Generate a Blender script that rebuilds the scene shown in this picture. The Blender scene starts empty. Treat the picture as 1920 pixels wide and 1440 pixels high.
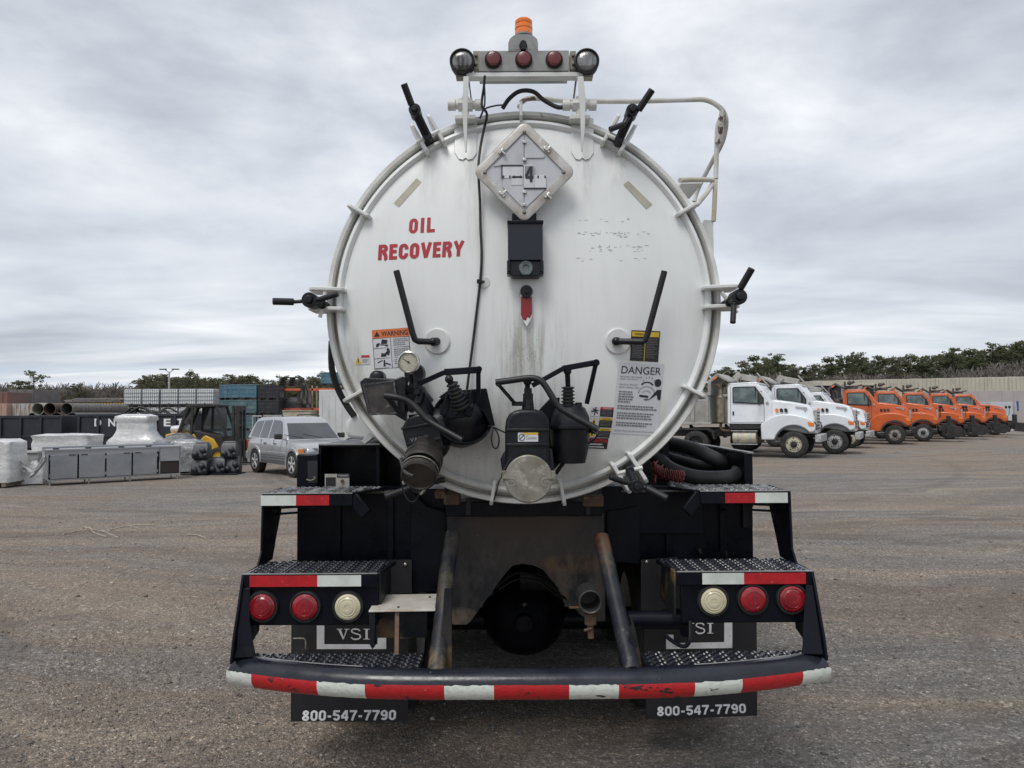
import bpy, bmesh, math, random
import numpy as np
from mathutils import Vector, Matrix, noise

random.seed(7)
R_ = math.radians
PI = math.pi
sc = bpy.context.scene
COL = sc.collection

# ------------------------------------------------------------------ camera
F = 1400.0                      # focal length in photograph pixels (1920 wide)
EYE = Vector((0, 0, 1.84))
cam = bpy.data.cameras.new('camera')
cam.sensor_width = 36.0
cam.lens = 36.0 * F / 1920.0
cam.clip_start = 0.05
cam.clip_end = 3000.0
camo = bpy.data.objects.new('camera', cam)
COL.objects.link(camo)
sc.camera = camo
CR = (Matrix.Rotation(R_(90 + 2.2), 4, 'X') @ Matrix.Rotation(R_(-0.33), 4, 'Z'))
camo.matrix_world = Matrix.Translation(EYE) @ CR

# ------------------------------------------------------------------ sky
SUN_EL, SUN_AZ = R_(58), R_(205)     # azimuth of the (veiled) sun, clockwise from +Y
w = bpy.data.worlds.new('World')
sc.world = w
w.use_nodes = True
nt = w.node_tree
for n in list(nt.nodes):
    nt.nodes.remove(n)


def N(t, kind, **kw):
    n = t.nodes.new(kind)
    for k, v in kw.items():
        if k == 'in_':
            for a, b in v.items():
                n.inputs[a].default_value = b
        else:
            setattr(n, k, v)
    return n


def ramp(t, stops, fac=None, interp='LINEAR'):
    n = t.nodes.new('ShaderNodeValToRGB')
    n.color_ramp.interpolation = interp
    el = n.color_ramp.elements
    while len(el) < len(stops):
        el.new(0.5)
    for e, (p, c) in zip(el, stops):
        e.position = p
        e.color = c if len(c) == 4 else (*c, 1)
    if fac is not None:
        t.links.new(fac, n.inputs[0])
    return n


def mth(t, op, a, b=None, clamp=False):
    n = t.nodes.new('ShaderNodeMath')
    n.operation = op
    n.use_clamp = clamp
    for i, x in enumerate((a, b)):
        if x is None:
            continue
        if isinstance(x, (int, float)):
            n.inputs[i].default_value = x
        else:
            t.links.new(x, n.inputs[i])
    return n.outputs[0]


def mixc(t, fac, a, b, mode='MIX'):
    n = t.nodes.new('ShaderNodeMix')
    n.data_type = 'RGBA'
    n.blend_type = mode
    for i, x in ((0, fac), (6, a), (7, b)):
        if isinstance(x, (int, float)):
            n.inputs[i].default_value = x
        elif isinstance(x, tuple):
            n.inputs[i].default_value = x if len(x) == 4 else (*x, 1)
        else:
            t.links.new(x, n.inputs[i])
    return n.outputs[2]


L = nt.links.new
tc = N(nt, 'ShaderNodeTexCoord')
sep = N(nt, 'ShaderNodeSeparateXYZ')
L(tc.outputs['Generated'], sep.inputs[0])
zz = mth(nt, 'ADD', mth(nt, 'MAXIMUM', sep.outputs[2], 0.0), 0.10)
ux = mth(nt, 'DIVIDE', sep.outputs[0], zz)
uy = mth(nt, 'DIVIDE', sep.outputs[1], zz)
cmb = N(nt, 'ShaderNodeCombineXYZ')
L(ux, cmb.inputs[0]); L(uy, cmb.inputs[1])
mp = N(nt, 'ShaderNodeMapping', in_={'Location': (3.1, 1.7, 0.4), 'Rotation': (0, 0, R_(24)), 'Scale': (0.8, 1.0, 1)})
L(cmb.outputs[0], mp.inputs[0])
n1 = N(nt, 'ShaderNodeTexNoise', in_={'Scale': 0.95, 'Detail': 8.0, 'Roughness': 0.5, 'Distortion': 0.35})
L(mp.outputs[0], n1.inputs[0])
mp2 = N(nt, 'ShaderNodeMapping', in_={'Location': (7.3, 2.2, 1.4), 'Rotation': (0, 0, R_(-8)), 'Scale': (0.42, 1.2, 1)})
L(cmb.outputs[0], mp2.inputs[0])
n2 = N(nt, 'ShaderNodeTexNoise', in_={'Scale': 1.5, 'Detail': 5.0, 'Roughness': 0.48, 'Distortion': 0.5})
L(mp2.outputs[0], n2.inputs[0])
mp3 = N(nt, 'ShaderNodeMapping', in_={'Location': (2.3, 0.2, 5.4), 'Scale': (1.0, 1.0, 2.3)})
L(tc.outputs['Generated'], mp3.inputs[0])
n3 = N(nt, 'ShaderNodeTexNoise', in_={'Scale': 3.0, 'Detail': 9.0, 'Roughness': 0.56, 'Distortion': 0.15})
L(mp3.outputs[0], n3.inputs[0])
hi = ramp(nt, [(0.06, (0,) * 3), (0.30, (1,) * 3)], sep.outputs[2]).outputs[0]
flatc = mth(nt, 'ADD', mth(nt, 'MULTIPLY', n1.outputs[0], 0.55), mth(nt, 'MULTIPLY', n2.outputs[0], 0.45))
puff = mth(nt, 'ADD', mth(nt, 'MULTIPLY', n3.outputs[0], 0.78), mth(nt, 'MULTIPLY', n1.outputs[0], 0.22))
cl = mth(nt, 'ADD', mth(nt, 'MULTIPLY', puff, hi), mth(nt, 'MULTIPLY', flatc, mth(nt, 'SUBTRACT', 1.0, hi)))
rc = ramp(nt, [(0.34, (3.0, 3.2, 3.6)), (0.44, (3.9, 4.1, 4.5)), (0.51, (4.6, 4.8, 5.15)),
               (0.58, (5.4, 5.55, 5.85)), (0.68, (6.6, 6.7, 6.9))], cl)
sky = N(nt, 'ShaderNodeTexSky', sky_type='NISHITA', sun_disc=False, sun_elevation=SUN_EL, sun_rotation=SUN_AZ,
        air_density=1.0, dust_density=1.5)
# a thin gap of blue sky low on the horizon
low = ramp(nt, [(0.0, (0.75,) * 3), (0.028, (0.6,) * 3), (0.07, (0.06,) * 3), (0.12, (0.0,) * 3)], sep.outputs[2])
gap = mth(nt, 'MULTIPLY', low.outputs[0], ramp(nt, [(0.38, (1,) * 3), (0.56, (0.05,) * 3)], n2.outputs[0]).outputs[0])
tot = mixc(nt, 0.92, sky.outputs[0], rc.outputs[0])
tot = mixc(nt, gap, tot, (3.4, 4.3, 5.8))
bg = N(nt, 'ShaderNodeBackground', in_={'Strength': 0.10})
L(tot, bg.inputs[0])
wo = N(nt, 'ShaderNodeOutputWorld')
L(bg.outputs[0], wo.inputs[0])

sd = bpy.data.lights.new('sun', 'SUN')
sd.energy = 1.15
sd.angle = R_(24)
sd.color = (1.0, 0.97, 0.93)
so = bpy.data.objects.new('sun', sd)
COL.objects.link(so)
_d = Vector((math.sin(SUN_AZ) * math.cos(SUN_EL), math.cos(SUN_AZ) * math.cos(SUN_EL), math.sin(SUN_EL)))
so.rotation_euler = (-_d).to_track_quat('-Z', 'Y').to_euler()

vs = sc.view_settings
sc.display_settings.display_device = 'sRGB'
vs.view_transform = 'Standard'
vs.look = 'None'
vs.exposure = 0.68
vs.gamma = 1.0
vs.use_curve_mapping = False


# ------------------------------------------------------------------ geometry helpers
def ray(px, py):
    return (CR @ Vector(((px - 960.0) / F, -(py - 720.0) / F, -1.0, 0))).xyz


def P(px, py, Y):
    """world point seen at photograph pixel (px,py) at distance Y along the yard"""
    d = ray(px, py)
    return EYE + d * (Y / d.y)


def G(px, Y):
    """ground point under pixel column px at distance Y"""
    p = P(px, 770, Y)
    return Vector((p.x, Y, 0))


def V(*a):
    return Vector(a)


def frame(d):
    d = d.normalized()
    u = d.cross(V(0, 0, 1))
    if u.length < 1e-3:
        u = d.cross(V(0, 1, 0))
    u.normalize()
    return u, u.cross(d).normalized()


class MB:
    def __init__(s):
        s.v, s.f, s.m, s.mi = [], [], [], 0

    def add(s, vs_, fs):
        b = len(s.v)
        s.v += [Vector(x) for x in vs_]
        for f in fs:
            s.f.append([b + i for i in f])
            s.m.append(s.mi)
        return s

    def box(s, x0, x1, y0, y1, z0, z1, M=None):
        vs_ = [V(x, y, z) for z in (z0, z1) for y in (y0, y1) for x in (x0, x1)]
        if M is not None:
            vs_ = [M @ q for q in vs_]
        return s.add(vs_, [(0, 1, 3, 2), (4, 6, 7, 5), (0, 4, 5, 1), (2, 3, 7, 6), (0, 2, 6, 4), (1, 5, 7, 3)])

    def cbox(s, c, sx, sy, sz, M=None):
        c = Vector(c)
        vs_ = [V(x * sx / 2, y * sy / 2, z * sz / 2) for z in (-1, 1) for y in (-1, 1) for x in (-1, 1)]
        if M is not None:
            vs_ = [M @ q for q in vs_]
        return s.add([q + c for q in vs_], [(0, 1, 3, 2), (4, 6, 7, 5), (0, 4, 5, 1), (2, 3, 7, 6), (0, 2, 6, 4), (1, 5, 7, 3)])

    def bar(s, p0, p1, w_, h_, up=None):
        p0, p1 = Vector(p0), Vector(p1)
        d = (p1 - p0).normalized()
        if up is None:
            u, v = frame(d)
        else:
            u = d.cross(Vector(up)).normalized()
            v = u.cross(d).normalized()
        q = [p + u * a * w_ / 2 + v * b * h_ / 2 for p in (p0, p1) for b in (-1, 1) for a in (-1, 1)]
        return s.add(q, [(0, 1, 3, 2), (4, 6, 7, 5), (0, 4, 5, 1), (2, 3, 7, 6), (0, 2, 6, 4), (1, 5, 7, 3)])

    def prism(s, pts, d):
        pts = [Vector(p) for p in pts]
        d = Vector(d)
        n = len(pts)
        return s.add(pts + [p + d for p in pts],
                     [tuple(range(n)), tuple(range(2 * n - 1, n - 1, -1))] +
                     [(i, (i + 1) % n, n + (i + 1) % n, n + i) for i in range(n)])

    def loft(s, rings, caps=True, closed=True):
        n = len(rings[0])
        vs_ = [q for r in rings for q in r]
        fs = []
        for a in range(len(rings) - 1):
            for i in range(n if closed else n - 1):
                j = (i + 1) % n
                fs.append((a * n + i, a * n + j, (a + 1) * n + j, (a + 1) * n + i))
        if caps:
            fs.append(tuple(range(n - 1, -1, -1)))
            fs.append(tuple((len(rings) - 1) * n + i for i in range(n)))
        return s.add(vs_, fs)

    def cyl(s, p0, p1, r0, r1=None, n=16, caps=True):
        p0, p1 = Vector(p0), Vector(p1)
        r1 = r0 if r1 is None else r1
        u, v = frame(p1 - p0)
        R = [[p + (u * math.cos(2 * PI * i / n) + v * math.sin(2 * PI * i / n)) * r for i in range(n)] for p, r in ((p0, r0), (p1, r1))]
        return s.loft(R, caps)

    def tube(s, pts, r, n=8, caps=True, smooth=0, closed=False):
        pts = [Vector(p) for p in pts]
        if smooth:
            pts = catmull(pts, smooth, closed)
        k = len(pts)
        rr = r if isinstance(r, (list, tuple)) else [r] * k
        if len(rr) != k:
            rr = [rr[min(len(rr) - 1, int(i * len(rr) / k))] for i in range(k)]
        u = None
        rings = []
        for i, p in enumerate(pts):
            if closed:
                d = pts[(i + 1) % k] - pts[i - 1]
            else:
                d = pts[min(i + 1, k - 1)] - pts[max(i - 1, 0)]
            d.normalize()
            if u is None:
                u, _ = frame(d)
            u = (u - d * u.dot(d)).normalized()
            v = d.cross(u)
            rings.append([p + (u * math.cos(2 * PI * j / n) + v * math.sin(2 * PI * j / n)) * rr[i] for j in range(n)])
        if closed:
            rings.append(rings[0])
            caps = False
        return s.loft(rings, caps)

    def lathe(s, prof, o, axis, n=32, arc=None):
        """prof: (radius, height along axis)"""
        o, axis = Vector(o), Vector(axis).normalized()
        u, v = frame(axis)
        fs, vs_ = [], []
        k = len(prof)
        for i in range(n):
            a = 2 * PI * i / n
            dv = u * math.cos(a) + v * math.sin(a)
            vs_ += [o + axis * h + dv * r for r, h in prof]
        for i in range(n):
            j = (i + 1) % n
            for q in range(k - 1):
                if prof[q][0] < 1e-6 and prof[q + 1][0] < 1e-6:
                    continue
                if prof[q][0] < 1e-6:
                    fs.append((i * k + q, i * k + q + 1, j * k + q + 1))
                elif prof[q + 1][0] < 1e-6:
                    fs.append((i * k + q, i * k + q + 1, j * k + q))
                else:
                    fs.append((i * k + q, i * k + q + 1, j * k + q + 1, j * k + q))
        return s.add(vs_, fs)

    def ball(s, c, r, n=16, sc_=(1, 1, 1)):
        c = Vector(c)
        m = n // 2
        b = len(s.v)
        prof = [(math.sin(PI * i / m), -math.cos(PI * i / m)) for i in range(m + 1)]
        s.lathe([(a * r if 0 < i < m else 0, h * r) for i, (a, h) in enumerate(prof)], (0, 0, 0), (0, 0, 1), n)
        for i in range(b, len(s.v)):
            q = s.v[i]
            s.v[i] = V(q.x * sc_[0], q.y * sc_[1], q.z * sc_[2]) + c
        return s

    def build(s, name, mats, parent=None, world=True, bev=0, seg=2, ang=34, kind=None, label=None, solid=0):
        if not isinstance(mats, (list, tuple)):
            mats = [mats]
        off = wloc(parent) if (parent is not None and world) else V(0, 0, 0)
        me = bpy.data.meshes.new(name)
        me.from_pydata([tuple(q - off) for q in s.v], [], s.f)
        bm = bmesh.new()
        bm.from_mesh(me)
        for f, m in zip(bm.faces, s.m):
            f.material_index = m
            f.smooth = True
        bmesh.ops.remove_doubles(bm, verts=bm.verts, dist=1e-5)
        bmesh.ops.recalc_face_normals(bm, faces=bm.faces)
        bm.to_mesh(me)
        bm.free()
        for m in mats:
            me.materials.append(m)
        me.set_sharp_from_angle(angle=R_(ang))
        o = bpy.data.objects.new(name, me)
        COL.objects.link(o)
        if parent is not None:
            o.parent = parent
        if solid:
            md = o.modifiers.new('solid', 'SOLIDIFY')
            md.thickness = solid
        if bev:
            md = o.modifiers.new('bevel', 'BEVEL')
            md.width = bev
            md.segments = seg
            md.limit_method = 'ANGLE'
            md.angle_limit = R_(40)
        if kind:
            o['kind'] = kind
        if label:
            o['label'] = label
        return o


def catmull(pts, k, closed=False):
    n = len(pts)
    out = []
    rng = range(n) if closed else range(n - 1)
    for i in rng:
        if closed:
            a, b, c, d = pts[i - 1], pts[i], pts[(i + 1) % n], pts[(i + 2) % n]
        else:
            a, b, c, d = pts[max(i - 1, 0)], pts[i], pts[i + 1], pts[min(i + 2, n - 1)]
        for j in range(k):
            t = j / k
            out.append(0.5 * ((2 * b) + (c - a) * t + (2 * a - 5 * b + 4 * c - d) * t * t + (3 * b - a - 3 * c + d) * t ** 3))
    if not closed:
        out.append(pts[-1].copy())
    return out


def wloc(o):
    p = V(0, 0, 0)
    while o is not None:
        p = p + o.location
        o = o.parent
    return p


def thing(name, label, cat, loc=(0, 0, 0), rz=0, group=None):
    o = bpy.data.objects.new(name, None)
    o.empty_display_size = 0.2
    COL.objects.link(o)
    o.location = loc
    o.rotation_euler = (0, 0, rz)
    o['label'] = label
    o['category'] = cat
    if group:
        o['group'] = group
    return o


def tag(o, label, cat, group=None):
    o['label'] = label
    o['category'] = cat
    if group:
        o['group'] = group
    return o


KIDS = {}


def dup(root, loc, rz=0, label=None, group=None, scale=None):
    def cp(o, par):
        c = o.copy()
        COL.objects.link(c)
        if par is not None:
            c.parent = par
        for ch in list(o.children):
            cp(ch, c)
        return c
    r = cp(root, None)
    r.location = loc
    r.rotation_euler = (0, 0, rz)
    if scale is not None:
        r.scale = scale if isinstance(scale, tuple) else (scale,) * 3
    if label:
        r['label'] = label
    if group:
        r['group'] = group
    return r


# ------------------------------------------------------------------ materials
def mat(name, c, rough=0.5, metal=0.0, c2=None, ns=6.0, lo=0.42, hi=0.62, det=5, stretch=(1, 1, 1), bump=0.0, bs=40.0,
        c3=None, ns3=2.0, lo3=0.55, hi3=0.68, st3=(1, 1, 1), spec=0.5, coat=0.0, rvar=0.0, alpha=1.0, trans=0.0, bd=0.004):
    m = bpy.data.materials.new(name)
    m.use_nodes = True
    t = m.node_tree
    b = t.nodes['Principled BSDF']
    b.inputs['Base Color'].default_value = (*c, 1)
    b.inputs['Roughness'].default_value = rough
    b.inputs['Metallic'].default_value = metal
    b.inputs['Specular IOR Level'].default_value = spec
    b.inputs['Coat Weight'].default_value = coat
    b.inputs['Alpha'].default_value = alpha
    b.inputs['Transmission Weight'].default_value = trans
    tc_ = t.nodes.new('ShaderNodeTexCoord')
    oi = t.nodes.new('ShaderNodeObjectInfo')
    cur = None

    def noise_(scale, st, detail, seed):
        mp_ = t.nodes.new('ShaderNodeMapping')
        mp_.inputs['Scale'].default_value = st
        mp_.inputs['Location'].default_value = (seed, seed * 0.7, seed * 1.3)
        t.links.new(tc_.outputs['Object'], mp_.inputs[0])
        n = t.nodes.new('ShaderNodeTexNoise')
        n.noise_dimensions = '4D'
        t.links.new(mth(t, 'MULTIPLY', oi.outputs['Random'], 20.0), n.inputs['W'])
        n.inputs['Scale'].default_value = scale
        n.inputs['Detail'].default_value = detail
        n.inputs['Roughness'].default_value = 0.6
        t.links.new(mp_.outputs[0], n.inputs[0])
        return n.outputs[0]
    if c2 is not None:
        f = ramp(t, [(lo, (0, 0, 0)), (hi, (1, 1, 1))], noise_(ns, stretch, det, 3.1)).outputs[0]
        cur = mixc(t, f, c, c2)
    if c3 is not None:
        f3 = ramp(t, [(lo3, (0, 0, 0)), (hi3, (1, 1, 1))], noise_(ns3, st3, 7, 11.7)).outputs[0]
        cur = mixc(t, f3, cur if cur is not None else c, c3)
    if cur is not None:
        t.links.new(cur, b.inputs['Base Color'])
    if rvar:
        rr = ramp(t, [(0.35, (max(rough - rvar, 0.03),) * 3), (0.65, (min(rough + rvar, 1),) * 3)], noise_(ns * 2.3, (1, 1, 1), 5, 5.5))
        t.links.new(rr.outputs[0], b.inputs['Roughness'])
    if bump:
        bn = t.nodes.new('ShaderNodeBump')
        bn.inputs['Strength'].default_value = bump
        bn.inputs['Distance'].default_value = bd
        t.links.new(noise_(bs, (1, 1, 1), 4, 1.9), bn.inputs['Height'])
        t.links.new(bn.outputs[0], b.inputs['Normal'])
    return m


M = {}
M['black'] = mat('black_paint', (0.0028, 0.0038, 0.0075), 0.36, c2=(0.0055, 0.0065, 0.011), ns=5, rvar=0.12, bump=0.15, bs=60,
                 c3=(0.022, 0.020, 0.018), ns3=9, lo3=0.64, hi3=0.84, spec=0.17)
M['blackrust'] = mat('rusty_black_paint', (0.006, 0.008, 0.013), 0.42, c2=(0.034, 0.031, 0.027), ns=7, lo=0.46, hi=0.70, stretch=(1, 1, .5),
                     c3=(0.17, 0.115, 0.060), ns3=4.2, lo3=0.54, hi3=0.66, bump=0.35, bs=50, spec=0.35)
M['cast'] = mat('black_cast_iron', (0.0038, 0.0048, 0.0085), 0.38, c2=(0.010, 0.0105, 0.014), ns=14, bump=0.3, bs=70, rvar=0.1,
                c3=(0.04, 0.035, 0.03), ns3=22, lo3=0.64, hi3=0.82, spec=0.35)
M['grip'] = mat('black_grip', (0.004, 0.005, 0.007), 0.45, c2=(0.009, 0.009, 0.011), ns=30, bump=0.2, bs=120)
M['rubber'] = mat('rubber', (0.006, 0.0065, 0.008), 0.6, c2=(0.015, 0.015, 0.015), ns=9, bump=0.2, bs=60)
M['tyre'] = mat('tyre_rubber', (0.013, 0.013, 0.014), 0.75, c2=(0.035, 0.032, 0.028), ns=6, bump=0.4, bs=40)
M['white'] = mat('white_paint', (0.66, 0.67, 0.66), 0.38, c2=(0.56, 0.565, 0.545), ns=3, c3=(0.34, 0.31, 0.26), ns3=7, lo3=0.64, hi3=0.82, rvar=0.08)
M['whitedirty'] = mat('grimy_white_paint', (0.50, 0.495, 0.47), 0.5, c2=(0.30, 0.28, 0.245), ns=5, lo=0.40, hi=0.70,
                      c3=(0.10, 0.065, 0.04), ns3=13, lo3=0.60, hi3=0.72, bump=0.2, bs=60)
M['rail'] = mat('rusty_white_pipe', (0.60, 0.60, 0.57), 0.45, c2=(0.42, 0.40, 0.34), ns=4, c3=(0.085, 0.04, 0.025), ns3=5.0, lo3=0.60, hi3=0.64, bump=0.25, bs=60)
M['alu'] = mat('weathered_aluminium', (0.50, 0.49, 0.47), 0.48, 0.35, c2=(0.36, 0.33, 0.29), ns=10, c3=(0.62, 0.61, 0.58), ns3=25, bump=0.15, bs=90, rvar=0.1)
M['alulight'] = mat('light_aluminium', (0.60, 0.61, 0.63), 0.42, 0.25, c2=(0.50, 0.50, 0.50), ns=9, rvar=0.1)
M['lightbar'] = mat('grey_paint', (0.30, 0.305, 0.30), 0.45, c2=(0.22, 0.22, 0.215), ns=8, rvar=0.1)
M['capsteel'] = mat('dull_steel_cap', (0.30, 0.285, 0.25), 0.52, 0.5, c2=(0.17, 0.155, 0.125), ns=8, lo=0.38, hi=0.66, c3=(0.40, 0.38, 0.33), ns3=20, bump=0.25, bs=80)
M['darkcap'] = mat('oily_brown_coupler', (0.050, 0.043, 0.037), 0.42, 0.3, c2=(0.018, 0.016, 0.015), ns=9, bump=0.4, bs=60)
M['chrome'] = mat('polished_steel', (0.62, 0.61, 0.58), 0.22, 0.9, c2=(0.45, 0.43, 0.40), ns=20)
M['red'] = mat('red_reflective_tape', (0.44, 0.012, 0.018), 0.38, c2=(0.33, 0.012, 0.018), ns=14, c3=(0.60, 0.10, 0.10), ns3=60, lo3=0.60, hi3=0.68, spec=0.4)
M['wtape'] = mat('white_reflective_tape', (0.62, 0.66, 0.62), 0.4, c2=(0.50, 0.53, 0.49), ns=12, c3=(0.22, 0.2, 0.17), ns3=26, lo3=0.66, hi3=0.74, spec=0.4)
M['redink'] = mat('red_lettering', (0.40, 0.020, 0.035), 0.45, c2=(0.34, 0.02, 0.03), ns=20)
M['ink'] = mat('black_ink', (0.015, 0.016, 0.02), 0.5)
M['inkgrey'] = mat('grey_print', (0.16, 0.16, 0.17), 0.5)
M['paper'] = mat('sticker_white', (0.60, 0.61, 0.64), 0.4, c2=(0.54, 0.55, 0.57), ns=8)
M['orangest'] = mat('sticker_orange', (0.62, 0.17, 0.055), 0.42)
M['yellowst'] = mat('sticker_yellow', (0.62, 0.42, 0.03), 0.42)
M['blackst'] = mat('sticker_black', (0.016, 0.015, 0.016), 0.4)
M['redst'] = mat('sticker_red', (0.45, 0.03, 0.03), 0.42)
M['tan'] = mat('masking_tape', (0.42, 0.405, 0.32), 0.6, c2=(0.36, 0.34, 0.27), ns=20)
M['tread'] = mat('grip_tread_plate', (0.008, 0.010, 0.016), 0.26, 0.1, c2=(0.020, 0.021, 0.026), ns=9, rvar=0.1, c3=(0.12, 0.11, 0.10), ns3=30, lo3=0.6, hi3=0.75)
M['treadlite'] = mat('worn_tread_plate', (0.22, 0.225, 0.23), 0.33, 0.5, c2=(0.05, 0.05, 0.055), ns=18, lo=0.45, hi=0.62, rvar=0.1)
M['bumperpaint'] = mat('scuffed_bumper_paint', (0.008, 0.010, 0.017), 0.27, c2=(0.020, 0.023, 0.031), ns=5, stretch=(0.6, 1, 2), lo=0.40, hi=0.66,
                       c3=(0.42, 0.41, 0.38), ns3=46, lo3=0.70, hi3=0.73, rvar=0.12, bump=0.12, bs=50)
M['lensred'] = mat('red_lamp_lens', (0.32, 0.007, 0.016), 0.24, c2=(0.20, 0.006, 0.013), ns=8, coat=0.6, bump=0.3, bs=90)
M['lensdark'] = mat('dark_red_lens', (0.13, 0.006, 0.014), 0.25, c2=(0.13, 0.01, 0.015), ns=9, coat=0.5, bump=0.3, bs=120)
M['lenswhite'] = mat('yellowed_white_lens', (0.60, 0.56, 0.40), 0.3, c2=(0.52, 0.47, 0.32), ns=6, coat=0.5, bump=0.2, bs=60)
M['amber'] = mat('amber_lens', (0.85, 0.20, 0.012), 0.2, c2=(0.70, 0.13, 0.01), ns=8, coat=0.7)
M['glass'] = mat('dark_glass', (0.045, 0.055, 0.060), 0.07, c2=(0.09, 0.11, 0.11), ns=1.6, spec=0.7, coat=0.3)
M['glassgreen'] = mat('cab_glass', (0.13, 0.17, 0.165), 0.08, c2=(0.05, 0.07, 0.07), ns=2.4, lo=0.40, hi=0.58, spec=0.7, coat=0.3)  # opaque grey-green stands in for light seen through the cab
M['lampglass'] = mat('clear_lamp_lens', (0.26, 0.26, 0.26), 0.14, 0.6, c2=(0.03, 0.03, 0.03), ns=26, stretch=(1, 1, 0.25), lo=0.40, hi=0.6, coat=1.0, bump=0.5, bs=80)
M['gaugeface'] = mat('gauge_face', (0.40, 0.39, 0.30), 0.35, c2=(0.34, 0.33, 0.25), ns=30, coat=0.5)
M['mudflap'] = mat('mudflap_rubber', (0.009, 0.0095, 0.013), 0.5, c2=(0.016, 0.016, 0.019), ns=4, stretch=(2, 1, 0.5), lo=0.4, hi=0.7, c3=(0.040, 0.035, 0.030), ns3=6, lo3=0.58, hi3=0.8)
M['flapwhite'] = mat('flap_print_white', (0.85, 0.86, 0.88), 0.55, c2=(0.70, 0.70, 0.71), ns=10, c3=(0.20, 0.18, 0.16), ns3=30, lo3=0.6, hi3=0.75)
M['skid'] = mat('muddy_steel_plate', (0.050, 0.038, 0.030), 0.62, c2=(0.012, 0.014, 0.016), ns=3.0, lo=0.42, hi=0.60,
                c3=(0.125, 0.075, 0.040), ns3=4.0, lo3=0.52, hi3=0.78, st3=(1, 1, 0.5), bump=0.5, bs=30)
M['rust'] = mat('rusty_steel', (0.11, 0.065, 0.038), 0.75, c2=(0.06, 0.045, 0.035), ns=9, c3=(0.22, 0.15, 0.09), ns3=14, bump=0.5, bs=60)
M['bracket'] = mat('rust_stained_white_plate', (0.56, 0.54, 0.49), 0.5, c2=(0.44, 0.41, 0.36), ns=9, c3=(0.26, 0.13, 0.06), ns3=6, lo3=0.56, hi3=0.74, bump=0.2, bs=60)
M['hose'] = mat('suction_hose_rubber', (0.040, 0.041, 0.044), 0.6, c2=(0.022, 0.022, 0.024), ns=6, bump=0.3, bs=50)
M['redhose'] = mat('red_coiled_hose', (0.22, 0.045, 0.040), 0.5, c2=(0.12, 0.03, 0.03), ns=9)
M['placard'] = mat('placard_panel', (0.50, 0.51, 0.54), 0.42, 0.15, c2=(0.42, 0.42, 0.43), ns=7, c3=(0.34, 0.31, 0.28), ns3=24, lo3=0.6, hi3=0.8)
M['navybox'] = mat('navy_box_paint', (0.005, 0.008, 0.018), 0.5, c2=(0.007, 0.010, 0.021), ns=9)
M['label'] = mat('data_plate', (0.38, 0.37, 0.34), 0.45, c2=(0.28, 0.26, 0.23), ns=14)

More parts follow.
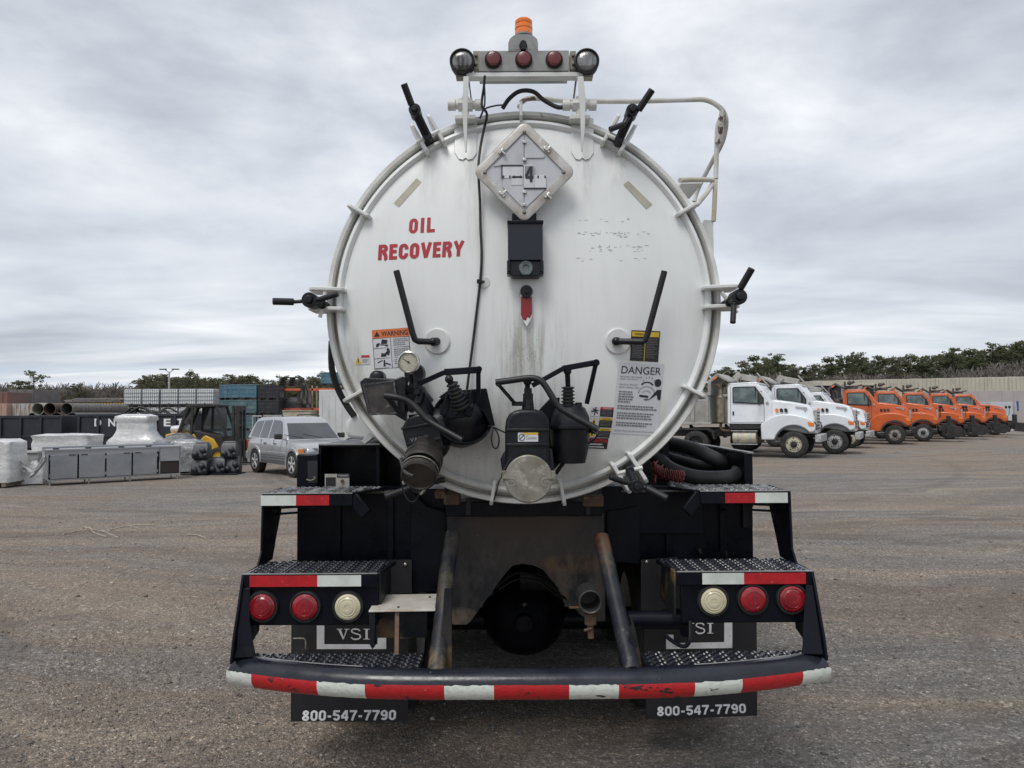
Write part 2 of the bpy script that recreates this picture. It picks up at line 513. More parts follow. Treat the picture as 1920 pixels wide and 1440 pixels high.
# ------------------------------------------------------------------ ground
def ground_mat():
    m = bpy.data.materials.new('gravel_yard')
    m.use_nodes = True
    t = m.node_tree
    b = t.nodes['Principled BSDF']
    b.inputs['Roughness'].default_value = 0.92
    b.inputs['Specular IOR Level'].default_value = 0.25
    g = t.nodes.new('ShaderNodeNewGeometry').outputs['Position']

    def mp_(sc_, rot=0.0, loc=(0, 0, 0)):
        x = N(t, 'ShaderNodeMapping', in_={'Scale': sc_, 'Rotation': (0, 0, rot), 'Location': loc})
        t.links.new(g, x.inputs[0])
        return x.outputs[0]

    def nz(vec, s_, d_=6, r_=0.6, dist=0.0):
        x = N(t, 'ShaderNodeTexNoise', in_={'Scale': s_, 'Detail': d_, 'Roughness': r_, 'Distortion': dist})
        t.links.new(vec, x.inputs[0])
        return x.outputs[0]
    warp = N(t, 'ShaderNodeTexNoise', in_={'Scale': 0.09, 'Detail': 3.0})
    t.links.new(g, warp.inputs[0])
    wv = N(t, 'ShaderNodeVectorMath', operation='MULTIPLY_ADD')
    t.links.new(warp.outputs['Color'], wv.inputs[0])
    wv.inputs[1].default_value = (9, 9, 0)
    t.links.new(g, wv.inputs[2])
    g0 = g
    g = wv.outputs[0]
    big = nz(mp_((0.55, 1, 1), 0.3), 0.22, 5, 0.55, 0.6)
    band = nz(mp_((0.13, 1.0, 1), -0.12), 0.75, 6, 0.6, 0.5)
    band2 = nz(mp_((0.22, 1.5, 1), 0.32, (4, 2, 0)), 1.0, 6, 0.65, 0.4)
    mid = nz(mp_((0.5, 1.2, 1), -0.25), 3.2, 7, 0.68, 0.3)
    track = nz(mp_((0.10, 1.0, 1), -0.18, (9, 3, 0)), 1.3, 7, 0.7, 0.5)
    g = g0
    fine = nz(mp_((1, 1, 1)), 34, 6, 0.75)
    vor = N(t, 'ShaderNodeTexVoronoi', in_={'Scale': 88.0, 'Randomness': 1.0})
    t.links.new(mp_((1, 1, 1)), vor.inputs[0])
    vor2 = N(t, 'ShaderNodeTexVoronoi', in_={'Scale': 27.0, 'Randomness': 1.0})
    t.links.new(mp_((1, 1, 1)), vor2.inputs[0])
    grey, grey2 = (0.258, 0.242, 0.225), (0.198, 0.184, 0.170)
    brown, brown2 = (0.256, 0.212, 0.176), (0.335, 0.290, 0.238)
    a = mixc(t, ramp(t, [(0.36, (0,) * 3), (0.64, (1,) * 3)], mid).outputs[0], grey, grey2)
    bmix = mth(t, 'ADD', mth(t, 'MULTIPLY', big, 0.5), mth(t, 'MULTIPLY', band, 0.5))
    a = mixc(t, mth(t, 'MULTIPLY', ramp(t, [(0.44, (0,) * 3), (0.54, (1,) * 3)], bmix).outputs[0], 0.95), a, brown)
    a = mixc(t, mth(t, 'MULTIPLY', ramp(t, [(0.54, (0,) * 3), (0.66, (1,) * 3)], band2).outputs[0], 0.55), a, brown2)
    a = mixc(t, mth(t, 'MULTIPLY', ramp(t, [(0.30, (1,) * 3), (0.42, (0,) * 3)], band2).outputs[0], 0.55), a, (0.130, 0.113, 0.100))
    # single stones: each cell its own tone, some nearly white
    sepc = N(t, 'ShaderNodeSeparateColor')
    t.links.new(vor.outputs['Color'], sepc.inputs[0])
    tone = ramp(t, [(0.0, (0.66,) * 3), (0.5, (0.97,) * 3), (0.87, (1.18,) * 3), (0.955, (1.9,) * 3), (1.0, (2.9,) * 3)], sepc.outputs[0])
    a = mixc(t, 0.75, a, tone.outputs[0], 'MULTIPLY')
    sep2 = N(t, 'ShaderNodeSeparateColor')
    t.links.new(vor2.outputs['Color'], sep2.inputs[0])
    tone2 = ramp(t, [(0.0, (0.8,) * 3), (0.6, (1.0,) * 3), (0.97, (1.15,) * 3), (0.99, (1.9,) * 3)], sep2.outputs[1])
    a = mixc(t, 0.6, a, tone2.outputs[0], 'MULTIPLY')
    a = mixc(t, 0.8, a, ramp(t, [(0.34, (0.55,) * 3), (0.66, (1.4,) * 3)], fine).outputs[0], 'MULTIPLY')
    a = mixc(t, 0.85, a, ramp(t, [(0.34, (0.74, 0.73, 0.73)), (0.48, (1.0,) * 3), (0.62, (1.2, 1.15, 1.07))], track).outputs[0], 'MULTIPLY')
    # tyre tracks: arcs pressed into the gravel
    sg = N(t, 'ShaderNodeSeparateXYZ')
    t.links.new(g0, sg.inputs[0])
    trk = None
    rip = None
    for cx, cy, R, w_, lug in ((-16.0, -3.0, 14.2, .17, 1), (-16.0, -3.0, 15.05, .15, 0), (-9.5, 15.5, 11.0, .18, 1), (-9.5, 15.5, 10.1, .16, 0), (15.5, -2.0, 13.4, .16, 1), (15.5, -2.0, 14.3, .15, 0),
                               (8.0, 27.0, 16.0, .22, 0), (8.0, 27.0, 14.2, .22, 0), (12.0, 30.0, 20.5, .2, 1), (-6, 34, 24.5, .25, 0), (-6, 34, 22.6, .25, 0), (3, 40, 27.5, .28, 0)):
        dx = mth(t, 'SUBTRACT', sg.outputs[0], cx)
        dy = mth(t, 'SUBTRACT', sg.outputs[1], cy)
        r_ = mth(t, 'SQRT', mth(t, 'ADD', mth(t, 'MULTIPLY', dx, dx), mth(t, 'MULTIPLY', dy, dy)))
        q = mth(t, 'DIVIDE', mth(t, 'SUBTRACT', r_, R), w_)
        k = mth(t, 'SUBTRACT', 1.0, mth(t, 'MULTIPLY', q, q), True)
        trk = k if trk is None else mth(t, 'ADD', trk, k)
        if lug:
            an = mth(t, 'ARCTAN2', dy, dx)
            wv_ = mth(t, 'SINE', mth(t, 'ADD', mth(t, 'MULTIPLY', an, R * 2 * PI / .105), mth(t, 'MULTIPLY', q, 1.6)))
            wv_ = mth(t, 'MULTIPLY', wv_, k)
            rip = wv_ if rip is None else mth(t, 'ADD', rip, wv_)
    brk = ramp(t, [(.38, (0,) * 3), (.55, (1,) * 3)], nz(mp_((1, 1, 1), 0, (5, 5, 5)), 0.9, 4, .6)).outputs[0]
    trk = mth(t, 'MULTIPLY', trk, brk)
    rip = mth(t, 'MULTIPLY', rip, brk)
    a = mixc(t, mth(t, 'MULTIPLY', trk, .38, True), a, (.150, .128, .112))
    t.links.new(a, b.inputs['Base Color'])
    h = mth(t, 'ADD', mth(t, 'MULTIPLY', fine, 0.9), mth(t, 'MULTIPLY', vor.outputs['Distance'], -0.55))
    h = mth(t, 'ADD', h, mth(t, 'MULTIPLY', mid, 2.2))
    h = mth(t, 'ADD', h, mth(t, 'MULTIPLY', band2, 2.5))
    h = mth(t, 'ADD', h, mth(t, 'ADD', mth(t, 'MULTIPLY', trk, -1.1), mth(t, 'MULTIPLY', rip, .8)))
    bn = N(t, 'ShaderNodeBump', in_={'Strength': 1.0, 'Distance': 0.024})
    t.links.new(h, bn.inputs['Height'])
    t.links.new(bn.outputs[0], b.inputs['Normal'])
    return m


M['ground'] = ground_mat()


def gz(x, y):
    """height of the yard surface: faint ruts and ripples, flat under the parked things"""
    a = 0.0
    a += 0.020 * noise.noise(V(x * 0.35, y * 1.1, 0.3))
    a += 0.011 * noise.noise(V(x * 1.2 + y * 0.3, y * 3.0, 4.3))
    a += 0.006 * noise.noise(V(x * 6, y * 9, 8.3))
    # tyre tread imprints left and right of the truck
    for cx, cy, ang, ln in ((-3.35, 5.9, 0.35, 1.9), (-2.75, 4.9, 0.5, 1.0), (3.55, 4.75, -0.3, 1.3), (-5.0, 7.4, 0.1, 2.0)):
        dx, dy = x - cx, y - cy
        u = dx * math.cos(ang) + dy * math.sin(ang)
        v_ = -dx * math.sin(ang) + dy * math.cos(ang)
        if abs(u) < 0.34 and abs(v_) < ln / 2:
            k = (1 - (abs(u) / 0.34) ** 4) * (1 - (abs(v_) / ln * 2) ** 4)
            a += 0.008 * k * math.sin(v_ * 2 * PI / 0.085 + 3 * abs(u))
    # low ruts running across the yard behind the truck
    for c, amp in ((8.3, .018), (9.5, .016), (10.2, .014), (12.4, .02), (14.0, .018)):
        d = y - c - 0.05 * x - 0.25 * math.sin(x * 0.5 + c)
        a += .55 * amp * (math.exp(-(d / 0.22) ** 2) * -1.0 + math.exp(-((abs(d) - 0.42) / 0.18) ** 2) * 0.7)
    k = 1.0
    if abs(x) > 7 or y > 17:
        k = 0.6
    return a * k - 0.012


def axis(near, step, far, g_):
    out = [0.0]
    s_ = step
    while out[-1] < far:
        out.append(out[-1] + s_)
        if out[-1] > near:
            s_ *= g_
    return out


_ax = axis(4.2, 0.05, 900, 1.075)
xs = sorted([-a for a in _ax[1:]] + _ax)
_ay = axis(5.0, 0.04, 1200, 1.045)
ys = sorted([2.2 + a for a in _ay] + [2.2 - a for a in axis(0.5, 0.25, 400, 1.5)[1:]])
gm = bpy.data.meshes.new('ground')
gv = []
for y in ys:
    for x in xs:
        gv.append((x, y, gz(x, y) if (abs(x) < 40 and 0 < y < 60) else -0.012))
nx = len(xs)
gf = [(j * nx + i, j * nx + i + 1, (j + 1) * nx + i + 1, (j + 1) * nx + i) for j in range(len(ys) - 1) for i in range(nx - 1)]
gm.from_pydata(gv, [], gf)
gm.materials.append(M['ground'])
gm.shade_smooth()
go = bpy.data.objects.new('ground', gm)
go['kind'] = 'structure'
COL.objects.link(go)


# loose stones, real geometry near the camera
def pebbles():
    rng = np.random.default_rng(5)
    base = np.array([(1, 0, 0), (0, 1, 0), (-1, 0, 0), (0, -1, 0), (.1, .1, .8), (0, .1, -.6)])
    tri = np.array([(0, 1, 4), (1, 2, 4), (2, 3, 4), (3, 0, 4), (1, 0, 5), (2, 1, 5), (3, 2, 5), (0, 3, 5)])
    vs_, fs, mi = [], [], []
    n = 44000
    Y = 3.5 + 9.5 * rng.random(n) ** 1.7
    X = (rng.random(n) * 2 - 1) * (0.72 * Y)
    S = 0.003 + 0.006 * rng.random(n) ** 3 + 0.016 * (rng.random(n) > .985) * rng.random(n)
    keep = []
    for i in range(n):
        q = noise.noise(V(X[i] * 0.5, Y[i] * 1.2, 3.3))
        if q < -0.18 and rng.random() < 0.7:
            continue
        keep.append(i)
    for k, i in enumerate(keep):
        a = rng.random() * 6.28
        s3 = S[i] * (0.7 + 0.6 * rng.random(3))
        p = base * (1 + 0.35 * (rng.random((6, 1)) - 0.5)) * s3
        p = np.stack([p[:, 0] * math.cos(a) - p[:, 1] * math.sin(a), p[:, 0] * math.sin(a) + p[:, 1] * math.cos(a), p[:, 2]], 1)
        p += (X[i], Y[i], gz(X[i], Y[i]) + S[i] * 0.25)
        vs_.append(p)
        fs.append(tri + 6 * k)
        mi += [0 if rng.random() < 0.62 else (1 if rng.random() < 0.72 else 2)] * 8
    vv = np.concatenate(vs_)
    ff = np.concatenate(fs)
    me = bpy.data.meshes.new('loose_stones')
    me.vertices.add(len(vv)); me.vertices.foreach_set('co', vv.ravel())
    me.loops.add(len(ff) * 3); me.loops.foreach_set('vertex_index', ff.ravel().astype(np.int32))
    me.polygons.add(len(ff))
    me.polygons.foreach_set('loop_start', np.arange(0, len(ff) * 3, 3, dtype=np.int32))
    for m_ in (mat('stone_grey', (0.115, 0.11, 0.105), 0.85), mat('stone_brown', (0.15, 0.13, 0.105), 0.85), mat('stone_pale', (0.34, 0.33, 0.31), 0.8)):
        me.materials.append(m_)
    me.polygons.foreach_set('material_index', np.array(mi, dtype=np.int32))
    me.update(calc_edges=True)
    me.validate()
    o = bpy.data.objects.new('gravel', me)
    COL.objects.link(o)
    o['kind'] = 'stuff'
    o['label'] = 'loose gravel stones scattered over the brown yard around the truck'
    o['category'] = 'gravel'


pebbles()


# ------------------------------------------------------------------ the vacuum tank truck
T = thing('tank_truck', 'white vacuum tank truck seen from behind with black step bumper and red lettering', 'tank truck', (0.055, 3.6, 0))
Y0, YR = 3.49, 3.62
C = P(982, 573, YR)
MX = YR / F                       # metres per pixel at the ring


def tb(mb, pts, rpx, n=8, smooth=0):
    """tube through (px,py,Y) points, radius in photograph pixels"""
    ym = sum(p[2] for p in pts) / len(pts)
    mb.tube([P(*p) for p in pts], rpx * ym / F, n, smooth=smooth)
    return mb


def rectp(mb, x0, y0, x1, y1, Ya, Yb):
    a, b = P(x0, y0, Ya), P(x1, y1, Ya)
    mb.box(min(a.x, b.x), max(a.x, b.x), Ya, Yb, min(a.z, b.z), max(a.z, b.z))
    return mb


def polyp(mb, pts, Ya, Yb):
    mb.prism([P(x, y, Ya) for x, y in pts], (0, Yb - Ya, 0))
    return mb


RS = (0.885 ** 2 + 0.12 ** 2) / (2 * 0.12)
SO = V(C.x, Y0 + RS, C.z)


def dpt(px, py, off=0.002):
    """point on the dished tank door seen at a photograph pixel"""
    d = ray(px, py).normalized()
    oc = EYE - SO
    r = RS + off
    b = oc.dot(d)
    q = b * b - (oc.dot(oc) - r * r)
    return EYE + d * (-b - math.sqrt(max(q, 0)))


def sheet(quad, surf, mats, name, parent, n=6, off=0.002, label=None, thick=0.0006):
    """a thin sticker whose px corners (TL,TR,BR,BL) are laid on a surface"""
    mb = MB()
    g_ = []
    for j in range(n + 1):
        for i in range(n + 1):
            u, v_ = i / n, j / n
            top = (quad[0][0] + (quad[1][0] - quad[0][0]) * u, quad[0][1] + (quad[1][1] - quad[0][1]) * u)
            bot = (quad[3][0] + (quad[2][0] - quad[3][0]) * u, quad[3][1] + (quad[2][1] - quad[3][1]) * u)
            g_.append(surf(top[0] + (bot[0] - top[0]) * v_, top[1] + (bot[1] - top[1]) * v_, off))
    mb.add(g_, [(j * (n + 1) + i, j * (n + 1) + i + 1, (j + 1) * (n + 1) + i + 1, (j + 1) * (n + 1) + i) for j in range(n) for i in range(n)])
    return mb.build(name, mats, parent, label=label)


def poly_on(polys, quad, surf, m_, name, parent, off):
    """flat print shapes: polygons in unit square coords (0,0 = bottom left)"""
    mb = MB()
    for p in polys:
        mb.add([onq(quad, u, v_, surf, off) for u, v_ in p], [tuple(range(len(p)))])
    return mb.build(name, m_, parent)


def onq(quad, u, v_, surf, off):
    bx = quad[3][0] + (quad[2][0] - quad[3][0]) * u
    by = quad[3][1] + (quad[2][1] - quad[3][1]) * u
    tx = quad[0][0] + (quad[1][0] - quad[0][0]) * u
    ty = quad[0][1] + (quad[1][1] - quad[0][1]) * u
    return surf(bx + (tx - bx) * v_, by + (ty - by) * v_, off)


def text_polys(body, bold=0.0, space=1.0, shear=0.0):
    cu = bpy.data.curves.new('txt', 'FONT')
    cu.body = body
    cu.size = 1.0
    cu.offset = bold
    cu.space_character = space
    cu.shear = shear
    cu.resolution_u = 3
    cu.align_x = 'CENTER'
    o = bpy.data.objects.new('txt', cu)
    me = bpy.data.meshes.new_from_object(o)
    vs_ = [v.co.copy() for v in me.vertices]
    fs = [tuple(p.vertices) for p in me.polygons]
    bpy.data.objects.remove(o)
    bpy.data.curves.remove(cu)
    bpy.data.meshes.remove(me)
    x0, x1 = min(v.x for v in vs_), max(v.x for v in vs_)
    y0, y1 = min(v.y for v in vs_), max(v.y for v in vs_)
    return [((v.x - x0) / (x1 - x0), (v.y - y0) / (y1 - y0)) for v in vs_], fs


def text_on(body, quad, surf, m_, name, parent, off=0.0035, bold=0.0, space=1.0, shear=0.0, bow=0.0):
    uv, fs = text_polys(body, bold, space, shear)
    mb = MB()
    mb.add([onq(quad, u, v_ + bow * (1 - (2 * u - 1) ** 2), surf, off) for u, v_ in uv], fs)
    return mb.build(name, m_, parent)


def _arc(cx, cy, rx, ry, a0, a1, n=8):
    return [(cx + rx * math.cos(R_(a0 + (a1 - a0) * i / n)), cy + ry * math.sin(R_(a0 + (a1 - a0) * i / n))) for i in range(n + 1)]


def glyph(ch, t, q):
    """strokes of a bold condensed letter in a box 0..1 by 0..1; t = stroke width (vertical strokes)"""
    h = t / 2            # half stroke horizontally; q half stroke vertically
    if ch in 'O0':
        return [_arc(.5, .70, .5 - h, .30 - q, 0, 180, 10) + _arc(.5, .30, .5 - h, .30 - q, 180, 360, 10) + [(1 - h, .70)]]
    if ch == 'C':
        return [[(1 - h, .63)] + _arc(.5, .70, .5 - h, .30 - q, 0, 180, 10) + _arc(.5, .30, .5 - h, .30 - q, 180, 360, 10) + [(1 - h, .37)]]
    if ch in 'I':
        return [[(.5, 0), (.5, 1)]]
    if ch == 'L':
        return [[(h, 0), (h, 1)], [(t, q), (1, q)]]
    if ch == 'E':
        return [[(h, 0), (h, 1)], [(t, q), (1, q)], [(t, 1 - q), (.98, 1 - q)], [(t, .52), (.92, .52)]]
    if ch == 'R':
        return [[(h, 0), (h, 1)], [(t, 1 - q), (.60, 1 - q)] + _arc(.60, .74, .40 - h, .26 - q, 90, -90, 8)[1:] + [(t, .48)], [(.52, .44), (.72, .38), (.80, .25), (.82, .06), (.90, 0)]]
    if ch == 'V':
        return [[(h * .8, 1), (.5, .02)], [(1 - h * .8, 1), (.5, .02)]]
    if ch == 'Y':
        return [[(h * .8, 1), (.5, .42)], [(1 - h * .8, 1), (.5, .42)], [(.5, .46), (.5, 0)]]
    if ch == '8':
        return [_arc(.5, .74, .44 - h, .26 - q, 0, 360, 16), _arc(.5, .27, .5 - h, .27 - q, 0, 360, 16)]
    if ch == '9':
        return [_arc(.5, .68, .5 - h, .32 - q, 0, 360, 16), [(1 - h, .68), (1 - h, .40)] + _arc(.5, .33, .5 - h, .33 - q, 0, -150, 8)]
    if ch == '5':
        return [[(.94, 1 - q), (.16, 1 - q)], [(.20, .96), (.12, .48)], [(.13, .50), (.30, .60)] + _arc(.5, .325, .5 - h, .325 - q, 90, -160, 12)]
    if ch == '4':
        return [[(.72, 0), (.72, 1)], [(.64, .96), (.06, .36)], [(0, .30), (1, .30)]]
    if ch == '7':
        return [[(0, 1 - q), (1, 1 - q)], [(.92, .92), (.58, .50), (.36, 0)]]
    if ch == '-':
        return [[(.12, .40), (.88, .40)]]
    return []


def block_text(body, quad, surf, m_, name, parent, off=.0014, t=.30, gap=.16, widths=None, shear=0.0):
    widths = widths or {}
    ws = [widths.get(c, 1.0) for c in body]
    tot = sum(ws) + gap * (len(ws) - 1)
    mb = MB()
    x = 0.0
    k = 0
    Wpx = math.hypot(quad[2][0] - quad[3][0], quad[2][1] - quad[3][1])
    Hpx = math.hypot(quad[0][0] - quad[3][0], quad[0][1] - quad[3][1])
    for c, w_ in zip(body, ws):
        A = w_ * Wpx / tot / Hpx          # glyph box width in letter heights
        for st_ in glyph(c, t / A, t * .46):
            n = len(st_)
            L_, Rr = [], []
            loop = n > 8 and (st_[0][0] - st_[-1][0]) ** 2 + (st_[0][1] - st_[-1][1]) ** 2 < 1e-4
            for i, (a, b) in enumerate(st_):
                pv = st_[i - 1] if i else (st_[-2] if loop else None)
                nx2 = st_[i + 1] if i < n - 1 else (st_[1] if loop else None)
                ds = []
                for u, v_ in ((pv, (a, b)), ((a, b), nx2)):
                    if u is None or v_ is None:
                        continue
                    dx, dy = (v_[0] - u[0]) * A, v_[1] - u[1]
                    l_ = math.hypot(dx, dy)
                    if l_ > 1e-6:
                        ds.append((dx / l_, dy / l_))
                dx, dy = sum(d[0] for d in ds), sum(d[1] for d in ds)
                l_ = math.hypot(dx, dy) or 1
                dx, dy = dx / l_, dy / l_
                mit = 1 / max(.6, dx * ds[0][0] + dy * ds[0][1])
                th = t * .5 * mit * (1 - .08 * abs(dx))
                nx_, ny_ = -dy * th / A, dx * th
                L_.append((a + nx_, b + ny_)); Rr.append((a - nx_, b - ny_))
            o = off + .00012 * k
            k = (k + 1) % 9
            V_ = []
            for (a, b), (c_, d_) in zip(L_, Rr):
                V_.append(onq(quad, (x + a * w_) / tot + shear * (b - .5), b, surf, o))
                V_.append(onq(quad, (x + c_ * w_) / tot + shear * (d_ - .5), d_, surf, o))
            mb.add(V_, [(2 * i, 2 * i + 1, 2 * i + 3, 2 * i + 2) for i in range(n - 1)])
        x += w_ + gap
    return mb.build(name, m_, parent)


def R4(x0, y0, x1, y1):
    return ((x0, y0), (x1, y0), (x1, y1), (x0, y1))


def flat(Y):
    return lambda px, py, off: P(px, py, Y - off)


# paint of the tank door: faint run-off streaks, grime and oil spatter that sit where they do on the door
def door_mat():
    m = bpy.data.materials.new('tank_door_paint')
    m.use_nodes = True
    t = m.node_tree
    b = t.nodes['Principled BSDF']
    tco = t.nodes.new('ShaderNodeTexCoord').outputs['Object']
    sp = N(t, 'ShaderNodeSeparateXYZ')
    t.links.new(tco, sp.inputs[0])

    def nz(scale, st, d=6, r=0.6):
        x = N(t, 'ShaderNodeMapping', in_={'Scale': st})
        t.links.new(tco, x.inputs[0])
        n = N(t, 'ShaderNodeTexNoise', in_={'Scale': scale, 'Detail': d, 'Roughness': r})
        t.links.new(x.outputs[0], n.inputs[0])
        return n.outputs[0]
    streak = nz(26, (1, 1, 0.07), 6, 0.7)
    cloud = nz(2.2, (1, 1, 0.8), 5)
    speck = nz(75, (1, 1, 1), 5, 0.7)
    a = mixc(t, ramp(t, [(0.4, (0,) * 3), (0.65, (1,) * 3)], cloud).outputs[0], (0.745, 0.765, 0.755), (0.69, 0.71, 0.695))
    a = mixc(t, mth(t, 'MULTIPLY', ramp(t, [(0.50, (0,) * 3), (0.72, (1,) * 3)], streak).outputs[0], 0.12), a, (0.45, 0.44, 0.39))

    def spot(px, py, rx, ry, amt, col, tex, lo, hi):
        nonlocal a
        p = dpt(px, py) - T.location
        dx = mth(t, 'DIVIDE', mth(t, 'SUBTRACT', sp.outputs[0], p.x), rx * MX)
        dz = mth(t, 'DIVIDE', mth(t, 'SUBTRACT', sp.outputs[2], p.z), ry * MX)
        r2 = mth(t, 'ADD', mth(t, 'MULTIPLY', dx, dx), mth(t, 'MULTIPLY', dz, dz))
        k = mth(t, 'SUBTRACT', 1.0, r2, True)
        k = mth(t, 'MULTIPLY', k, ramp(t, [(lo, (0,) * 3), (hi, (1,) * 3)], tex).outputs[0])
        a = mixc(t, mth(t, 'MULTIPLY', k, amt), a, col)
    dirt = (0.17, 0.155, 0.12)
    spot(985, 660, 62, 75, 0.55, dirt, streak, 0.40, 0.66)
    spot(985, 650, 40, 70, 0.8, (0.10, 0.09, 0.07), speck, 0.55, 0.72)
    spot(985, 700, 110, 190, 0.38, dirt, streak, 0.42, 0.70)
    spot(885, 860, 120, 110, 0.45, (0.22, 0.20, 0.16), cloud, 0.25, 0.7)
    spot(885, 840, 90, 90, 0.7, (0.10, 0.09, 0.07), speck, 0.58, 0.72)
    spot(1080, 880, 150, 90, 0.40, (0.24, 0.22, 0.18), cloud, 0.3, 0.7)
    spot(982, 860, 330, 150, 0.35, (0.30, 0.28, 0.24), streak, 0.3, 0.7)
    for px, py in ((800, 320), (1160, 310), (873, 330), (1092, 320), (735, 800), (1230, 800), (895, 420)):
        spot(px, py, 26, 75, 0.30, (0.36, 0.33, 0.25), streak, 0.42, 0.6)
    spot(668, 720, 40, 130, 0.4, (0.35, 0.32, 0.27), streak, 0.4, 0.6)
    t.links.new(a, b.inputs['Base Color'])
    b.inputs['Roughness'].default_value = 0.36
    rr = ramp(t, [(0.35, (0.28,) * 3), (0.7, (0.5,) * 3)], cloud)
    t.links.new(rr.outputs[0], b.inputs['Roughness'])
    bn = N(t, 'ShaderNodeBump', in_={'Strength': 0.12, 'Distance': 0.01})
    t.links.new(nz(5, (1, 1, 1), 3), bn.inputs['Height'])
    t.links.new(bn.outputs[0], b.inputs['Normal'])
    return m


M['door'] = door_mat()
M['groove'] = mat('grimy_ring_paint', (0.52, 0.515, 0.485), 0.5, c2=(0.34, 0.325, 0.29), ns=7, lo=0.38, hi=0.66, c3=(0.09, 0.07, 0.05), ns3=17, lo3=0.62, hi3=0.74, bump=0.25, bs=50)  # darker than the ring paint, with random brown specks
M['ring'] = mat('ring_paint', (0.68, 0.685, 0.66), 0.42, c2=(0.57, 0.56, 0.53), ns=6, c3=(0.16, 0.12, 0.08), ns3=16, lo3=0.66, hi3=0.76)

YA = V(0, 1, 0)
CA = V(C.x, 0, C.z)
# dished door
prof = []
for i in range(17):
    r = 0.872 * i / 16
    prof.append((r, SO.y - math.sqrt(RS * RS - r * r)))
prof += [(0.878, 3.612), (0.884, 3.598), (0.893, 3.590), (0.904, 3.592), (0.910, 3.602), (0.910, 3.632)]
MB().lathe(prof, CA, YA, 128).build('tank_door', M['door'], T, ang=50)
MB().lathe([(0.905, 3.628), (0.914, 3.632), (0.930, 3.650), (0.934, 3.655)], CA, YA, 128).build('ring_groove', M['groove'], T)
MB().lathe([(0.932, 3.655), (0.934, 3.622), (0.940, 3.612), (0.957, 3.612), (0.962, 3.622), (0.962, 3.66), (0.93, 3.70), (0.88, 3.70)], CA, YA, 128).build('tank_flange', M['ring'], T, ang=50)
mb = MB()
mb.lathe([(0.87, 3.69), (0.87, 9.3), (0.6, 9.52), (0.0, 9.58)], CA, YA, 72)
mb.build('tank_shell', M['white'], T)
for y_ in (5.1, 6.6, 8.1):
    MB().lathe([(0.868, y_ - .03), (0.905, y_ - .03), (0.905, y_ + .03), (0.868, y_ + .03)], CA, YA, 72).build('stiffening_ring', M['white'], T)


def rad(a, r, y, tan=0.0):
    a = R_(a)
    return V(C.x + math.cos(a) * r - math.sin(a) * tan, y, C.z + math.sin(a) * r + math.cos(a) * tan)


def lug(a, tan, r0, r1, ya, yb, th=0.016, nm='clamp_lug', m_=None):
    h = th / 2
    # tapered, rounded toe on the door
    pts = [(r0, yb), (r0, ya + .012), (r0 + .012, ya), (r1 - .02, ya), (r1, ya + .02), (r1, yb)]
    m0 = MB()
    q = [rad(a, r, y, tan - h) for r, y in pts]
    t_ = V(-math.sin(R_(a)), 0, math.cos(R_(a))) * th
    m0.prism(q, t_)
    return m0.build(nm, m_ or M['white'], T, bev=0.004)


for a in (119, 60.5, 178.2, 1.8, -58.5, -121.5):
    for s_ in (-1, 1):
        lug(a, s_ * 0.047, 0.862, 1.035, 3.545, 3.70, 0.018)
for a in (150, 30, -27.5, 208, -99.6, -78.9):
    lug(a, 0, 0.855, 0.985 if a > -90 else 0.975, 3.56, 3.68, 0.017, 'ring_gusset')
lug(90.5, 0, 0.90, 0.985, 3.55, 3.68, 0.014, 'ring_gusset')

# swing clamps between the lugs, each with a T handle
CL = [  # grip, rod, head, head radius px, second grip, body end
    ((757, 157), (772, 197), (779, 210), 11.5, None, (802, 258)),
    ((1223, 168), (1197, 207), (1184, 211), 12, ((1143, 243), (1170, 233)), (1160, 264)),
    ((511, 565), (551, 566), (583, 564), 14.5, ((634, 551), (598, 562)), (606, 572)),
    ((1410, 503), (1388, 541), (1383, 558), 14.5, ((1374, 606), (1376, 572)), (1366, 568)),
    ((1251, 935), (1212, 915), (1192, 911), 13, ((1143, 894), (1175, 905)), (1180, 882)),
    ((722, 932), (765, 917), (783, 912), 12, ((834, 899), (800, 906)), (800, 888)),
]
for g0, g1, hd, hr, g2, be in CL:
    Yc = 3.47
    m0 = MB()
    h = P(*hd, Yc)
    b_ = P(*be, 3.56)
    d_ = (b_ - h).normalized()
    m0.cyl(h - V(0, 0.035, 0), h + V(0, 0.05, 0), hr * Yc / F, hr * Yc / F * 0.96, 20)
    m0.cyl(h - V(0, 0.038, 0), h - V(0, 0.052, 0), hr * Yc / F * 0.55, hr * Yc / F * 0.5, 12)
    m0.tube([h, h + (b_ - h) * 0.5, b_], 0.022, 12)
    m0.cyl(b_ - V(0, .03, 0), b_ + V(0, 0.06, 0), 0.022, n=12)
    sw = m0.build('swing_clamp', M['cast'], T, bev=0.003)
    m1 = MB()
    m1.tube([h, P(*g1, Yc - 0.03)], 0.0095, 8)
    m1.tube([P(*g1, Yc - 0.03), P(*g0, Yc - 0.07)], 0.0165, 12)
    m1.build('handle', M['grip'], sw, bev=0.004)
    if g2:
        m1 = MB()
        m1.tube([h, P(*g2[1], Yc - 0.03)], 0.011, 8)
        m1.tube([P(*g2[1], Yc - .03), P(*g2[0], Yc - 0.05)], 0.0135, 12)
        m1.build('handle', M['grip'], sw, bev=0.004)
    m1 = MB()
    e = d_.cross(V(0, 1, 0)).normalized()
    q = b_ + V(0, -0.01, 0)
    m1.cyl(q - e * 0.062, q + e * 0.062, 0.010, n=8)
    m1.build('pivot_pin', M['ring'], sw)

